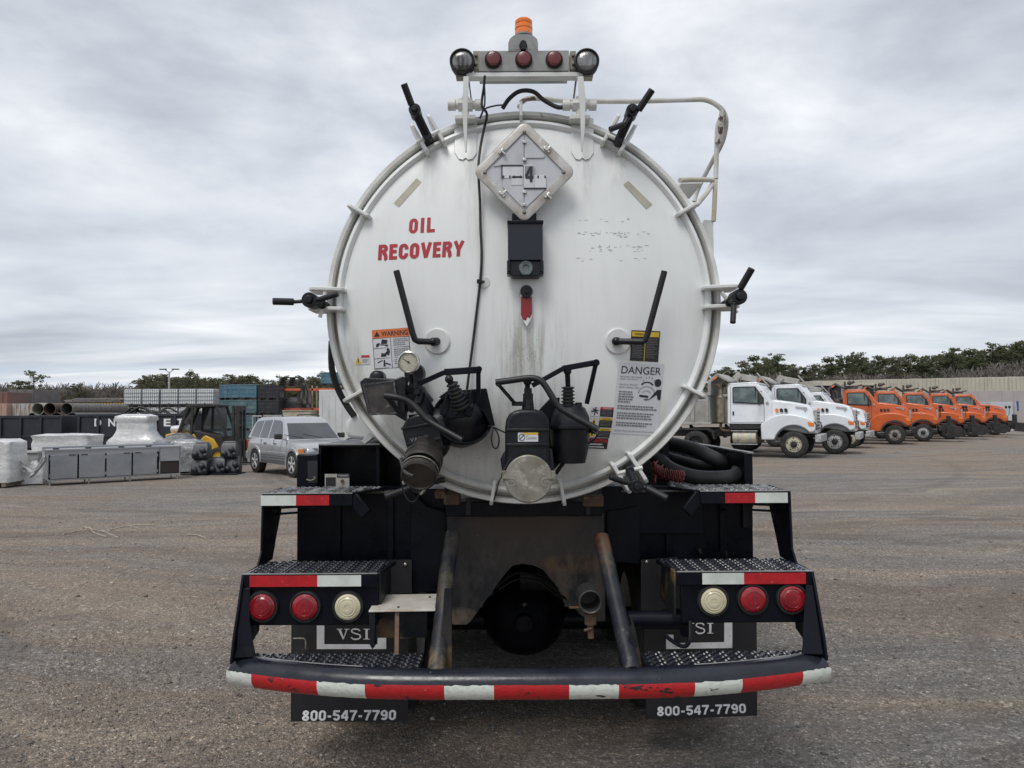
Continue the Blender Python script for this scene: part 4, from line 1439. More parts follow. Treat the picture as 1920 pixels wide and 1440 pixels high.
# --- left angled valve (leans to the lower left, coupler towards the camera)
mb = MB()
tb(mb, [(775, 735, 3.42), (785, 760, 3.43), (800, 790, 3.44), (815, 830, 3.46)], 24, 20)
tb(mb, [(770, 720, 3.42), (800, 760, 3.44)], 17, 16)
mb.ball(P(824, 800, 3.44), .085, 20, (1, .7, 1))
mb.ball(P(812, 832, 3.45), .080, 20, (1, .7, 1))
lm = mb.build('left_manifold', M['cast'], T)
mb = MB()


def arch_body(pts_lo, w_, d_, c0, c1):
    pass


def slanted(mb, a, b, w_, Ya, Yb, top=True):
    """rounded-top plate from px a (top centre) to b (bottom centre), half width w_ px"""
    ax, ay = a; bx_, by_ = b
    L_ = math.hypot(bx_ - ax, by_ - ay)
    dx, dy = (bx_ - ax) / L_, (by_ - ay) / L_
    nx_, ny_ = -dy, dx
    pts = []
    for i in range(13):
        t_ = PI * i / 12
        pts.append((ax + nx_ * w_ * math.cos(t_) - dx * w_ * .8 * math.sin(t_), ay + ny_ * w_ * math.cos(t_) - dy * w_ * .8 * math.sin(t_)))
    pts += [(bx_ - nx_ * w_, by_ - ny_ * w_), (bx_ + nx_ * w_, by_ + ny_ * w_)]
    return polyp(mb, pts, Ya, Yb)


slanted(mb, (787, 803), (802, 852), 34, 3.33, 3.43)
kv = mb.build('left_gate_valve', M['cast'], T, bev=.012, seg=3)
for y0_ in (797, 826):
    mb = MB()
    x0_ = 787 + (y0_ - 803) * .3
    mb.bar(P(x0_ - 33, y0_ + 7, 3.325), P(x0_ + 33, y0_ - 4, 3.325), .014, .012)
    mb.build('rib', M['cast'], kv, bev=.003)
text_on('VALVE', ((768, 822), (802, 816), (803, 823), (769, 829)), flat(3.321), M['inkgrey'], 'cast_mark', kv, bold=.02)
# coupler with dust cap, pointing down and backwards
a, b = P(800, 842, 3.36), P(785, 892, 3.20)
d_ = (b - a).normalized()
mb = MB()
mb.cyl(a, a + (b - a) * .55, .072, .080, 36)
mb.lathe([(.078, 0), (.086, .004), (.086, .02), (.080, .024), (.080, .04), (.084, .045), (.084, .062), (.078, .07)], a + (b - a) * .32, d_, 36)
cp = mb.build('coupler', M['darkcap'], kv)
mb = MB()
mb.lathe([(.070, .0), (.078, .006), (.078, .03), (.070, .036), (.066, .030), (0, .028)], b - d_ * .03, d_, 36)
mb.build('dust_cap', M['darkcap'], cp)
mb = MB(); mb.lathe([(.081, 0), (.0825, .001), (.0825, .006), (.081, .007)], b - d_ * .035, d_, 36); mb.build('bright_band', M['capsteel'], cp)
mb = MB(); tb(mb, [(752, 860, 3.25), (760, 885, 3.18), (775, 893, 3.16)], 4, 8, 3); mb.bar(P(822, 848, 3.3), P(808, 880, 3.19), .02, .012); mb.build('cam_arm', M['darkcap'], cp)
mb = MB(); tb(mb, [(757, 868, 3.3), (752, 890, 3.3), (756, 920, 3.32), (768, 940, 3.32), (782, 935, 3.32), (790, 905, 3.3)], 1.2, 6, 5); mb.build('tether', M['rubber'], cp)
mb = MB(); tb(mb, [(797, 901, 3.28), (803, 911, 3.28)], 5, 8); mb.build('white_plug', M['ring'], cp)

# lever of the left valve
mb = MB()
tb(mb, [(722, 742, 3.27), (738, 744, 3.26), (755, 748, 3.26), (772, 757, 3.26), (790, 775, 3.25), (808, 792, 3.24), (866, 825, 3.2)], 6.0, 12, 3)
lv2 = mb.build('left_lever', M['grip'], T)
mb = MB(); tb(mb, [(727, 745, 3.29), (742, 766, 3.30), (758, 783, 3.31)], 4.5, 8); mb.build('link', M['cast'], lv2)
mb = MB()
p = P(775, 778, 3.35); q = P(768, 735, 3.34)
tb(mb, [(776, 785, 3.36), (770, 755, 3.35)], 8, 12); tb(mb, [(783, 757, 3.37), (790, 735, 3.38)], 9, 12)
mb.cyl(p - V(.02, 0, 0), p + V(.022, 0, .004), .017, n=6)
p = P(782, 735, 3.34); mb.cyl(p - V(0, 0, .01), p + V(0, 0, .014), .020, n=6)
p = P(781, 715, 3.34); mb.cyl(p - V(0, 0, .03), p + V(0, 0, .012), .015, n=10)
mb.build('valve_stem', M['cast'], lv2)

# left vent valve: linkage frame, rubber bellows, domed body
mb = MB()
dm = P(868, 782, 3.45)
mb.lathe([(.110, .10), (.128, .02), (.128, .015), (.122, .0), (.110, -.012), (.088, -.055), (.055, -.085), (0, -.095)], dm, V(-.25, 1, -.55), 40)
vv = mb.build('left_vent_valve', M['cast'], T)
mb = MB(); mb.lathe([(.127, .0), (.137, -.004), (.140, .006), (.137, .018), (.127, .022)], dm, V(-.25, 1, -.55), 48); mb.build('flange_ring', M['cast'], vv)
mb = MB(); polyp(mb, [(822, 745), (838, 733), (912, 728), (928, 798), (920, 800), (905, 772)], 3.41, 3.46); mb.build('back_plate', M['black'], vv, bev=.003)
mb = MB()
polyp(mb, [(829, 779), (843, 738), (884, 735), (872, 783), (840, 785)], 3.345, 3.355)
mb.bar(P(830, 779, 3.34), P(843, 740, 3.35), .012, .03)
mb.bar(P(876, 780, 3.34), P(890, 732, 3.35), .014, .035)
mb.build('guide_bracket', M['black'], vv, bev=.003)
for x, y in ((855, 773), (873, 737), (885, 760)):
    mb = MB(); p = P(x, y, 3.345); mb.cyl(p, p - V(0, .014, 0), .011, n=6); mb.build('bolt', M['cast'], vv)
mb = MB(); ribbed(mb, P(847, 718, 3.30), P(866, 766, 3.345), .026, .042, 7); mb.build('bellows', M['rubber'], vv)
mb = MB(); tb(mb, [(841, 709, 3.29), (848, 722, 3.30)], 6, 10); p = P(842, 711, 3.29); mb.ball(p, .019, 14); mb.build('rod_end', M['cast'], vv)
mb = MB()
mb.bar(P(787, 719, 3.33), P(834, 698, 3.31), .022, .018, up=(0, 1, 0)); mb.bar(P(833, 698, 3.31), P(902, 693, 3.31), .030, .018, up=(0, 1, 0))
mb.bar(P(897, 692, 3.30), P(897, 760, 3.33), .020, .030, up=(0, 1, 0))
mb.cyl(P(898, 692, 3.28), P(898, 692, 3.33), .014, n=12)
mb.build('linkage', M['black'], vv, bev=.003)
mb = MB(); tb(mb, [(915, 798, 3.4), (924, 803, 3.38), (921, 822, 3.37), (925, 838, 3.37), (932, 840, 3.37), (936, 825, 3.37), (931, 808, 3.37), (925, 801, 3.37), (940, 808, 3.38), (950, 812, 3.38)], 1.5, 6, 4)
mb.build('tether', M['rubber'], vv)

# --- right gate valve with steel dust cap
Yv = 3.30
mb = MB()
mb.prism([P(x, y, Yv) for x, y in [(947, 880), (947, 800), (949, 787), (955, 776), (965, 770), (978, 767), (1003, 767), (1016, 771), (1025, 778), (1030, 789), (1031, 800), (1031, 880)]], (0, .09, 0))
gv_ = mb.build('right_gate_valve', M['cast'], T, bev=.016, seg=3)
for y in (806, 834):
    mb = MB(); rectp(mb, 949, y - 2.5, 1030, y + 2.5, Yv - .008, Yv + .02); mb.build('rib', M['cast'], gv_, bev=.003)
mb = MB(); rectp(mb, 971, 811, 1009, 828, Yv - .002, Yv + .003); lbp = mb.build('maker_label', M['paper'], gv_)
text_on('Caution', ((986, 817), (1006, 817), (1006, 824), (986, 824)), flat(Yv - .003), M['inkgrey'], 'small_print', lbp, off=0)
mb = MB(); polyp(mb, [(980, 811), (1009, 811), (1009, 815), (980, 815)], Yv - .003, Yv - .002); mb.build('label_band', M['yellowst'], lbp)
mb = MB()
mb.add([P(x, y, Yv - .0035) for x, y in circ(978.5, 820, 6, 6.5, 16)] + [P(x, y, Yv - .0035) for x, y in circ(978.5, 820, 5, 5.4, 16)], [(i, (i + 1) % 16, 16 + (i + 1) % 16, 16 + i) for i in range(16)])
mb.add([P(x, y, Yv - .0035) for x, y in ((974, 823), (982, 815), (983, 816), (975, 824))], [(0, 1, 2, 3)])
mb.build('label_symbol', M['ink'], lbp)
mb = MB(); polyp(mb, [(938, 862), (945, 848), (1036, 840), (1040, 886), (1030, 900), (944, 900)], Yv + .02, Yv + .14); mb.build('valve_base', M['cast'], gv_, bev=.01)
mb = MB()
p = P(990, 767, Yv + .04)
mb.cyl(p, P(990, 745, Yv + .04), .028, .022, 20)
mb.cyl(P(990, 748, Yv + .04), P(990, 738, Yv + .04), .026, n=6)
mb.cyl(P(990, 738, Yv + .04), P(990, 728, Yv + .04), .020, n=6)
mb.cyl(P(989, 730, Yv + .04), P(989, 712, Yv + .03), .012, n=12)
mb.ball(P(989, 715, Yv + .03), .020, 12)
mb.build('valve_stem', M['cast'], gv_)
# steel cap
mb = MB()
cpt = P(991, 898, 3.235)
mb.lathe([(0, 0), (.098, 0), (.103, .004), (.104, .012), (.104, .034), (.100, .036), (.100, .08)], cpt, V(0, 1, -.05), 48)
cap = mb.build('steel_cap', M['capsteel'], gv_)
mb = MB(); mb.lathe([(.085, .02), (.095, .03), (.092, .12), (.085, .14)], cpt, V(0, 1, -.05), 32); mb.build('coupler', M['darkcap'], cap)
for s_ in (-1, 1):
    x = 991 + s_ * 46
    mb = MB()
    mb.cbox(P(x, 890, 3.255), .016, .04, .035)
    tb(mb, [(991 + s_ * 44, 900, 3.24), (991 + s_ * 36, 897, 3.22), (991 + s_ * 28, 898, 3.215), (991 + s_ * 24, 904, 3.215), (991 + s_ * 28, 911, 3.215), (991 + s_ * 34, 912, 3.22)], 1.6, 6, 4)
    mb.bar(P(991 + s_ * 48, 900, 3.25), P(991 + s_ * 36, 908, 3.235), .004, .02)
    mb.build('cam_arm', M['capsteel'], cap, bev=.002)
mb = MB(); tb(mb, [(944, 890, 3.28), (936, 902, 3.27), (930, 925, 3.30), (926, 938, 3.35)], 1.2, 6, 4); tb(mb, [(958, 858, 3.3), (945, 880, 3.28), (940, 892, 3.28)], 1.2, 6, 3); mb.build('tether', M['rubber'], cap)
# lever
mb = MB()
tb(mb, [(929, 717, 3.26), (960, 713, 3.26), (990, 709, 3.255), (1008, 711, 3.25), (1020, 720, 3.245), (1034, 742, 3.235), (1047, 762, 3.23), (1068, 776, 3.22), (1122, 806, 3.19)], 6.2, 12, 3)
lv3 = mb.build('right_lever', M['grip'], T)
mb = MB()
mb.bar(P(932, 718, 3.27), P(965, 756, 3.30), .016, .012, up=(0, 1, 0)); mb.bar(P(960, 757, 3.30), P(984, 757, 3.32), .020, .012, up=(0, 1, 0))
p = P(934, 719, 3.25); mb.cyl(p, p + V(0, .03, 0), .013, n=10); mb.build('link', M['cast'], lv3, bev=.002)

# right vent valve
mb = MB()
c_ = P(1068, 798, 3.43)
s_ = 3.43 / F
mb.lathe([(0, .105), (.04, .100), (.072, .080), (.088, .045), (.093, .005), (.105, .004), (.107, -.006), (.105, -.014), (.093, -.018), (.088, -.10), (.07, -.17)], c_, (0, 0, 1), 44)
v2 = mb.build('right_vent_valve', M['cast'], T)
mb = MB(); mb.prism([P(x, y, 3.44) for x, y in [(1024, 806), (1098, 812), (1085, 828), (1040, 880), (1030, 886)]], (0, .07, 0)); mb.build('support_gusset', M['black'], v2, bev=.003)
mb = MB(); mb.bar(P(1095, 812, 3.43), P(1042, 888, 3.43), .014, .05, up=(0, 1, 0)); mb.build('brace', M['black'], v2, bev=.002)
mb = MB(); polyp(mb, [(1008, 772), (1030, 748), (1050, 745), (1045, 800), (1015, 800)], 3.44, 3.48); mb.build('back_plate', M['black'], v2, bev=.004)
mb = MB(); p = P(1065, 767, 3.42); mb.cyl(p - V(0, 0, .014), p, .052, .046, 28)
p = P(1085, 762, 3.40); mb.cyl(p - V(0, 0, .012), p + V(0, 0, .018), .017, .015, 12); mb.build('top_collar', M['cast'], v2)
mb = MB(); ribbed(mb, P(1065, 725, 3.40), P(1065, 764, 3.40), .030, .032, 6); mb.build('bellows', M['rubber'], v2)
mb = MB(); mb.cyl(P(1065, 726, 3.40), P(1064, 698, 3.38), .012, n=12); mb.ball(P(1064, 696, 3.37), .019, 14); mb.build('rod_end', M['cast'], v2)
mb = MB()
mb.bar(P(998, 723, 3.34), P(1058, 690, 3.36), .022, .018, up=(0, 1, 0)); mb.bar(P(1055, 691, 3.36), P(1122, 679, 3.36), .026, .018, up=(0, 1, 0))
mb.bar(P(1118, 678, 3.35), P(1100, 757, 3.38), .020, .026, up=(0, 1, 0)); mb.cyl(P(1118, 680, 3.33), P(1118, 680, 3.38), .016, n=12)
mb.build('linkage', M['black'], v2, bev=.003)
mb = MB(); mb.bar(P(1100, 806, 3.42), P(1118, 810, 3.40), .014, .02); tb(mb, [(1106, 806, 3.4), (1118, 812, 3.38), (1116, 822, 3.38), (1102, 833, 3.4)], 1.5, 6, 3); mb.build('drain_cock', M['cast'], v2)

def spotmat(name, c, c2, spots, rough=.5):
    """worn paint with rust and scraped areas that sit at their own places on the part"""
    m = bpy.data.materials.new(name)
    m.use_nodes = True
    t = m.node_tree
    b = t.nodes['Principled BSDF']
    b.inputs['Roughness'].default_value = rough
    b.inputs['Specular IOR Level'].default_value = .35
    tco = t.nodes.new('ShaderNodeTexCoord').outputs['Object']
    sp = N(t, 'ShaderNodeSeparateXYZ')
    t.links.new(tco, sp.inputs[0])

    def nz(scale, st, d=7, r=.68):
        x = N(t, 'ShaderNodeMapping', in_={'Scale': st})
        t.links.new(tco, x.inputs[0])
        n = N(t, 'ShaderNodeTexNoise', in_={'Scale': scale, 'Detail': d, 'Roughness': r})
        t.links.new(x.outputs[0], n.inputs[0])
        return n.outputs[0]
    n1_, n2_, n3_ = nz(11, (1, 1, .45)), nz(30, (1, 1, .6)), nz(95, (1, 1, 1))
    a = mixc(t, ramp(t, [(.42, (0,) * 3), (.66, (1,) * 3)], n1_).outputs[0], c, c2)
    for pos, rx, rz, col, lo, hi in spots:
        q = P(*pos) - T.location
        dx = mth(t, 'DIVIDE', mth(t, 'SUBTRACT', sp.outputs[0], q.x), rx)
        dz = mth(t, 'DIVIDE', mth(t, 'SUBTRACT', sp.outputs[2], q.z), rz)
        k = mth(t, 'SUBTRACT', 1.0, mth(t, 'ADD', mth(t, 'MULTIPLY', dx, dx), mth(t, 'MULTIPLY', dz, dz)), True)
        k = mth(t, 'MULTIPLY', mth(t, 'POWER', k, .6), ramp(t, [(lo, (0,) * 3), (hi, (1,) * 3)], mth(t, 'ADD', mth(t, 'MULTIPLY', n1_, .5), mth(t, 'MULTIPLY', n2_, .5))).outputs[0])
        a = mixc(t, k, a, col)
    a = mixc(t, ramp(t, [(.685, (0,) * 3), (.72, (.8,) * 3)], n3_).outputs[0], a, (.30, .29, .27))
    t.links.new(a, b.inputs['Base Color'])
    bn = N(t, 'ShaderNodeBump', in_={'Strength': .4, 'Distance': .004})
    t.links.new(n2_, bn.inputs['Height'])
    t.links.new(bn.outputs[0], b.inputs['Normal'])
    return m


# ------------------------------------------------------------------ rear frame, trays and steps
BX = 0.0667       # truck centre line
# dark chassis blocks
mb = MB(); rectp(mb, 835, 942, 1130, 968, 3.80, 4.0); mb.build('cross_member', M['black'], T, bev=.004)
for q in ((557, 918, 835, 1052), (1128, 915, 1413, 1048)):
    mb = MB(); rectp(mb, *q, 3.97, 4.6)
    fp = mb.build('fender_box', M['black'], T, bev=.006)
    x0, x1 = P(q[0], 0, 3.97).x, P(q[2], 0, 3.97).x
    for f_ in ((.27, .285), (.62, .63)) if q[0] < 900 else ((.37, .38), (.73, .715)):
        mb = MB(); mb.box(x0 + (x1 - x0) * min(f_), x0 + (x1 - x0) * max(f_) + .02, 3.945, 3.968, .98, 1.42); mb.build('frame_rib', M['black'], fp, bev=.002)
for pts in ([(775, 925), (800, 950), (835, 960), (835, 1108), (770, 1112), (770, 950)], [(1190, 950), (1165, 955), (1138, 958), (1138, 1052), (1200, 1058), (1200, 950)]):
    mb = MB(); polyp(mb, pts, 3.90, 3.965); mb.build('inner_panel', M['black'], T, bev=.003)
# inner flat panel pieces beside the steps
mb = MB(); polyp(mb, [(700, 1050), (772, 1050), (772, 1112), (700, 1112)], 3.86, 3.87); mb.build('splash_panel', M['mudflap'], T)
mb = MB(); polyp(mb, [(1202, 1050), (1270, 1045), (1285, 1150), (1202, 1150)], 3.86, 3.87); mb.build('splash_panel', M['mudflap'], T)
for x, y in ((760, 1058), (1212, 1053)):
    mb = MB(); p = P(x, y, 3.855); mb.ball(p, .010, 12); mb.build('bolt', M['chrome'], T)
# left tool tray (open box)
mb = MB()
YT = 4.02
rectp(mb, 597, 833, 755, 838, YT, YT + .9)
rectp(mb, 597, 836, 602, 918, YT, YT + .9)
rectp(mb, 602, 912, 755, 918, YT, YT + .9)
rectp(mb, 705, 838, 712, 912, YT, YT + .5)
a, b = P(597, 836, YT + .25), P(755, 918, YT + .25)
mb.box(a.x, b.x, YT + .25, YT + .27, b.z, a.z)
mb.build('tool_tray', M['black'], T, bev=.003)
mb = MB(); rectp(mb, 597, 831.5, 712, 834.5, YT - .01, YT + .02); mb.build('tray_lip', M['lightbar'], T, bev=.002)
mb = MB(); rectp(mb, 640, 921, 752, 925, 3.93, 4.02); mb.build('tray_lip', mat('dull_grey_lip', (.12, .11, .10), .5), T, bev=.002)
mb = MB(); rectp(mb, 556, 852, 596, 918, YT - .04, YT + .5); sb_ = mb.build('side_box', M['black'], T, bev=.008)
mb = MB(); rectp(mb, 577, 864, 595, 905, YT - .043, YT - .04); mb.build('recess_shade', M['ink'], sb_)  # flat dark sheet standing in for the shade of a hollow
mb = MB(); tb(mb, [(575, 899, YT - .05), (583, 901, YT - .06), (591, 897, YT - .06), (588, 894, YT - .06)], 1.4, 6, 3); mb.build('latch', M['capsteel'], sb_)
for x in (649, 683):
    mb = MB(); p = P(x, 853, YT + .25); mb.ball(p, .006, 8); mb.build('bolt', M['chrome'], T)
mb = MB(); rectp(mb, 609, 889, 655, 919, 3.93, 3.936); dp = mb.build('data_plate', M['label'], T, bev=.001)
mb = MB(); rectp(mb, 611, 895, 629, 911, 3.927, 3.93); mb.build('plate_print', M['blackst'], dp)
mb = MB(); rectp(mb, 632, 889, 655, 895, 3.927, 3.93); mb.build('plate_print', M['blackst'], dp)
text_on('WARNING', ((634, 890), (653, 890), (653, 893.5), (634, 893.5)), flat(3.925), M['paper'], 'print', dp, off=0)
mb = MB(); p = P(642, 902, 3.93); mb.cyl(p, p - V(0, .01, 0), .009, n=10); mb.build('rivet', M['rust'], dp)
# right hose tray
mb = MB()
xo = P(1410, 850, 3.98).x
z0_, z1_ = P(1410, 915, 3.98).z, P(1410, 850, 3.98).z
mb.box(xo - .02, xo, 3.98, 7.2, z0_, z1_)
mb.box(xo - .045, xo, 3.97, 3.985, z0_ - .1, z1_)
tr = mb.build('hose_tray', M['black'], T, bev=.004)
mb = MB(); mb.box(xo - .03, xo + .004, 3.96, 7.2, z1_, z1_ + .008); mb.build('tray_rim', mat('worn_rim', (.30, .30, .29), .4, c2=(.10, .10, .10), ns=9), tr)
mb = MB(); mb.box(P(1150, 0, 4.0).x, xo - .02, 3.90, 7.0, z0_ - .01, z0_); mb.build('tray_floor', mat('grimy_tray_floor', (.12, .115, .105), .55, c2=(.05, .05, .05), ns=5), tr)
mb = MB(); rectp(mb, 1128, 912, 1320, 1000, 3.92, 3.965); mb.build('tray_front', M['black'], tr, bev=.003)
mb = MB(); mb.box(.86, .90, 4.3, 7.0, z0_, z1_ + .1); mb.build('inner_wall', M['black'], tr)
mb = MB(); rectp(mb, 1392, 912, 1412, 990, 3.94, 3.965); mb.build('hinge_strip', M['cast'], tr, bev=.003)
for x, y in ((1353, 952), (1357, 1035), (1310, 1030)):
    mb = MB(); p = P(x, y, 3.965); mb.cyl(p, p - V(0, .03, 0), .02, .014, 8); mb.cyl(p - V(0, .03, 0), p - V(0, .045, .015), .01, n=8); mb.build('latch', M['cast'], tr)

# skid plate and rear lower frame
mb = MB()
arc = [(905 + 60 - 60 * math.cos(R_(a)) * 1.0, 0) for a in range(0, 1)]
sk = [(838, 966), (1132, 966), (1135, 1165), (1108, 1165), (1085, 1150), (1030, 1082), (1018, 1068), (1000, 1060), (980, 1057), (962, 1060), (952, 1070), (940, 1085), (882, 1165), (875, 1171), (850, 1171), (845, 1165)]
polyp(mb, sk, 3.84, 3.852)
mb.build('skid_plate', spotmat('muddy_skid_plate', (.016, .017, .019), (.040, .036, .032), [((985, 1015, 3.84), .42, .20, (.050, .039, .031), .2, .6), ((985, 975, 3.84), .34, .10, (.050, .034, .025), .1, .5), ((1075, 1058, 3.84), .20, .055, (.13, .065, .030), .36, .62), ((1050, 1085, 3.84), .10, .12, (.10, .06, .032), .44, .64), ((1095, 1100, 3.84), .17, .22, (.075, .069, .060), .44, .62), ((905, 1100, 3.84), .17, .20, (.055, .057, .058), .46, .64), ((862, 1160, 3.84), .11, .06, (.15, .12, .09), .3, .5)]), T)  # brown smear at top centre includes a lit streak put into the colour
mb = MB(); rectp(mb, 838, 964, 1132, 969, 3.82, 3.84); mb.build('plate_lip', M['rust'], T)
for q in ((832, 925, 862, 947), (1093, 930, 1132, 950), (815, 920, 835, 935)):
    mb = MB(); rectp(mb, *q, 3.74, 3.82); mb.build('saddle_block', M['rust'], T, bev=.006)
for x0, x1 in ((873, 883), (1098, 1108)):
    mb = MB(); rectp(mb, x0, 935, x1, 966, 3.78, 3.84); mb.build('saddle_post', M['blackrust'], T, bev=.003)
# sloping tubes
for pts in ([(849, 1000, 3.66), (838, 1075, 3.5), (818, 1262, 3.19)], [(1127, 1006, 3.66), (1146, 1090, 3.5), (1184, 1258, 3.19)]):
    mb = MB(); mb.tube([P(*p) for p in pts], 0.037, 20)
    lf = pts[0][0] < 1000
    mb.build('sloping_tube', spotmat('worn_tube_left' if lf else 'worn_tube_right', (.007, .009, .015), (.022, .024, .029),
             [((836, 1085, 3.5), .10, .11, (.075, .066, .038), .44, .62), ((830, 1140, 3.4), .10, .12, (.055, .038, .026), .46, .64), ((818, 1240, 3.22), .08, .06, (.16, .12, .065), .42, .58), ((848, 1010, 3.6), .10, .08, (.06, .05, .04), .4, .6)] if lf else
             [((1128, 1012, 3.64), .10, .055, (.11, .050, .025), .34, .52), ((1134, 1035, 3.6), .05, .10, (.10, .078, .05), .46, .62), ((1175, 1215, 3.24), .09, .12, (.13, .13, .12), .52, .64)]), T, bev=.003)
mb = MB(); polyp(mb, [(833, 1105), (847, 1105), (847, 1252), (826, 1252)], 3.26, 3.28); mb.build('gusset', M['blackrust'], T)
for q in ((1176, 1156, 1200, 1252), ):
    mb = MB(); polyp(mb, [(1186, 1160), (1196, 1200), (1204, 1252), (1190, 1252), (1180, 1200)], 3.24, 3.26); mb.build('gusset', M['blackrust'], T)
# chassis rails + axle + differential
for x in (838, 1122):
    p = P(x, 0, 3.86)
    mb = MB(); mb.box(p.x - .04, p.x + .04, 3.86, 11.6, .86, 1.12); mb.build('chassis_rail', M['black'], T, bev=.004)
for ya in (4.85, 6.2):
    mb = MB(); mb.tube([V(-.95, ya, .52), V(1.07, ya, .52)], .07, 16); ax2 = mb.build('axle', M['black'], T)
    mb = MB(); mb.ball((BX, ya, .55), .27, 28, (1, .85, .95)); mb.lathe([(0, -.31), (.05, -.31), (.06, -.27), (.10, -.25)], (BX, ya, .57), YA, 18); mb.build('differential', M['black'], ax2)
    mb = MB(); mb.ball((BX + .0, ya - .235, .66), .02, 10); mb.build('fill_plug', M['capsteel'], ax2)
    for s_ in (-1, 1):
        for k in (0, 1):
            xw = BX + s_ * (1.10 - .32 * k)
            mb = MB()
            mb.lathe([(.30, -.13), (.42, -.135), (.49, -.12), (.515, -.09), (.52, 0), (.515, .09), (.49, .12), (.42, .135), (.30, .13)], (xw, ya, .51), V(1, 0, 0), 40)
            wh = mb.build('wheel', M['tyre'], T)
            mb = MB(); mb.lathe([(.30, -.12), (.27, -.10), (.26, .0), (.10, .02), (.10, .08), (0, .08)], (xw, ya, .51), V(s_, 0, 0), 32); mb.build('rim', M['whitedirty'], wh)
mb = MB()
tb(mb, [(930, 1100, 4.3), (965, 1075, 4.3), (1000, 1078, 4.3), (1035, 1100, 4.3)], 3, 8, 4); tb(mb, [(935, 1105, 4.3), (970, 1086, 4.25), (1010, 1090, 4.25), (1040, 1112, 4.2), (1080, 1130, 4.0)], 2.4, 8, 4)
tb(mb, [(1000, 1070, 4.3), (1025, 1085, 4.2), (1050, 1115, 4.1)], 2.4, 8, 4)
mb.build('brake_lines', M['rubber'], T)
mb = MB(); mb.cyl(P(975, 1080, 4.5), P(1035, 1080, 4.5), .09, n=20); mb.build('brake_chamber', M['cast'], T)
# boxes added under the truck to block light and the view through
mb = MB(); mb.box(BX - .50, BX + .50, 7.2, 8.6, .32, 1.05); mb.build('light_block_box', M['black'], T, bev=.03)
for s_ in (-1, 1):
    a_, b_ = sorted((BX + s_ * .70, BX + s_ * 1.18))
    mb = MB(); mb.box(a_, b_, 7.2, 9.4, .38, 1.40); mb.build('light_block_side', M['black'], T, bev=.02)
    mb = MB(); mb.box(a_, b_, 4.15, 7.15, 1.10, 1.14); mb.build('light_block_panel', M['black'], T, bev=.01)
mb = MB(); mb.box(BX - .9, BX + .9, 4.0, 9.6, 1.14, 1.22); mb.build('light_block_floor', M['black'], T)
mb = MB(); mb.box(BX - .42, BX + .42, 5.2, 5.9, .62, .95); mb.build('light_block_core', M['black'], T, bev=.03)
# front axle, cab (out of sight behind the tank)
for s_ in (-1, 1):
    xw = BX + s_ * 1.03
    mb = MB(); mb.lathe([(.30, -.15), (.42, -.155), (.49, -.14), (.52, -.1), (.525, 0), (.52, .1), (.49, .14), (.42, .155), (.30, .15)], (xw, 11.2, .52), V(1, 0, 0), 36)
    wh = mb.build('wheel', M['tyre'], T); mb = MB(); mb.lathe([(.30, .1), (.25, .06), (.1, .05), (.1, .14), (0, .14)], (xw, 11.2, .52), V(s_, 0, 0), 28); mb.build('rim', M['whitedirty'], wh)
mb = MB()
mb.prism([V(BX - .98, 9.75, .95), V(BX - .98, 9.75, 2.75), V(BX - .98, 11.0, 2.75), V(BX - .98, 11.45, 2.0), V(BX - .98, 12.6, 1.75), V(BX - .98, 12.75, .8), V(BX - .98, 11.9, .8), V(BX - .98, 11.7, 1.15), V(BX - .98, 10.7, 1.15), V(BX - .98, 10.5, .8)], (1.96, 0, 0))
cb = mb.build('cab', M['white'], T, bev=.05, seg=3)
mb = MB(); mb.box(BX - .6, BX + .6, 9.735, 9.745, 2.0, 2.5); mb.build('rear_window', M['glass'], cb)

# exhaust-like pipe stub, valve and horizontal tube on the right
mb = MB()
c_ = P(1107, 1129, 3.46)
mb.lathe([(.050, .30), (.050, .0), (.053, -.004), (.053, .012), (.044, .012)][0:0] + [(.053, .16), (.053, .0), (.050, -.004), (.046, .0), (.046, .155), (0, .155)], c_, V(0, 1, .0), 36)
ps = mb.build('drain_pipe', mat('grey_pipe_steel', (.09, .085, .08), .45, .3, c2=(.04, .04, .042), ns=9, bump=.2), T)
mb = MB(); tb(mb, [(1107, 1150, 3.52), (1107, 1170, 3.52)], 11, 14); tb(mb, [(1106, 1165, 3.52), (1108, 1196, 3.52)], 6, 12); tb(mb, [(1096, 1182, 3.51), (1110, 1178, 3.5)], 3, 8)
tb(mb, [(1068, 1139, 3.6), (1088, 1139, 3.56)], 2.4, 8)
mb.build('drain_valve', M['rust'], ps)
mb = MB(); tb(mb, [(1176, 1161, 3.5), (1290, 1161, 3.5)], 15.5, 24); hp = mb.build('cross_tube', M['black'], T, bev=.004)
mb = MB(); tb(mb, [(1246, 1190, 3.42), (1262, 1203, 3.40), (1282, 1212, 3.38), (1293, 1200, 3.38), (1294, 1165, 3.42)], 4, 8, 4); mb.build('hook', M['black'], hp)
mb = MB(); polyp(mb, [(1246, 1146), (1280, 1145), (1292, 1152), (1296, 1195), (1280, 1195), (1276, 1180), (1200, 1180), (1196, 1175)], 3.52, 3.56); mb.build('bracket', M['black'], hp, bev=.003)
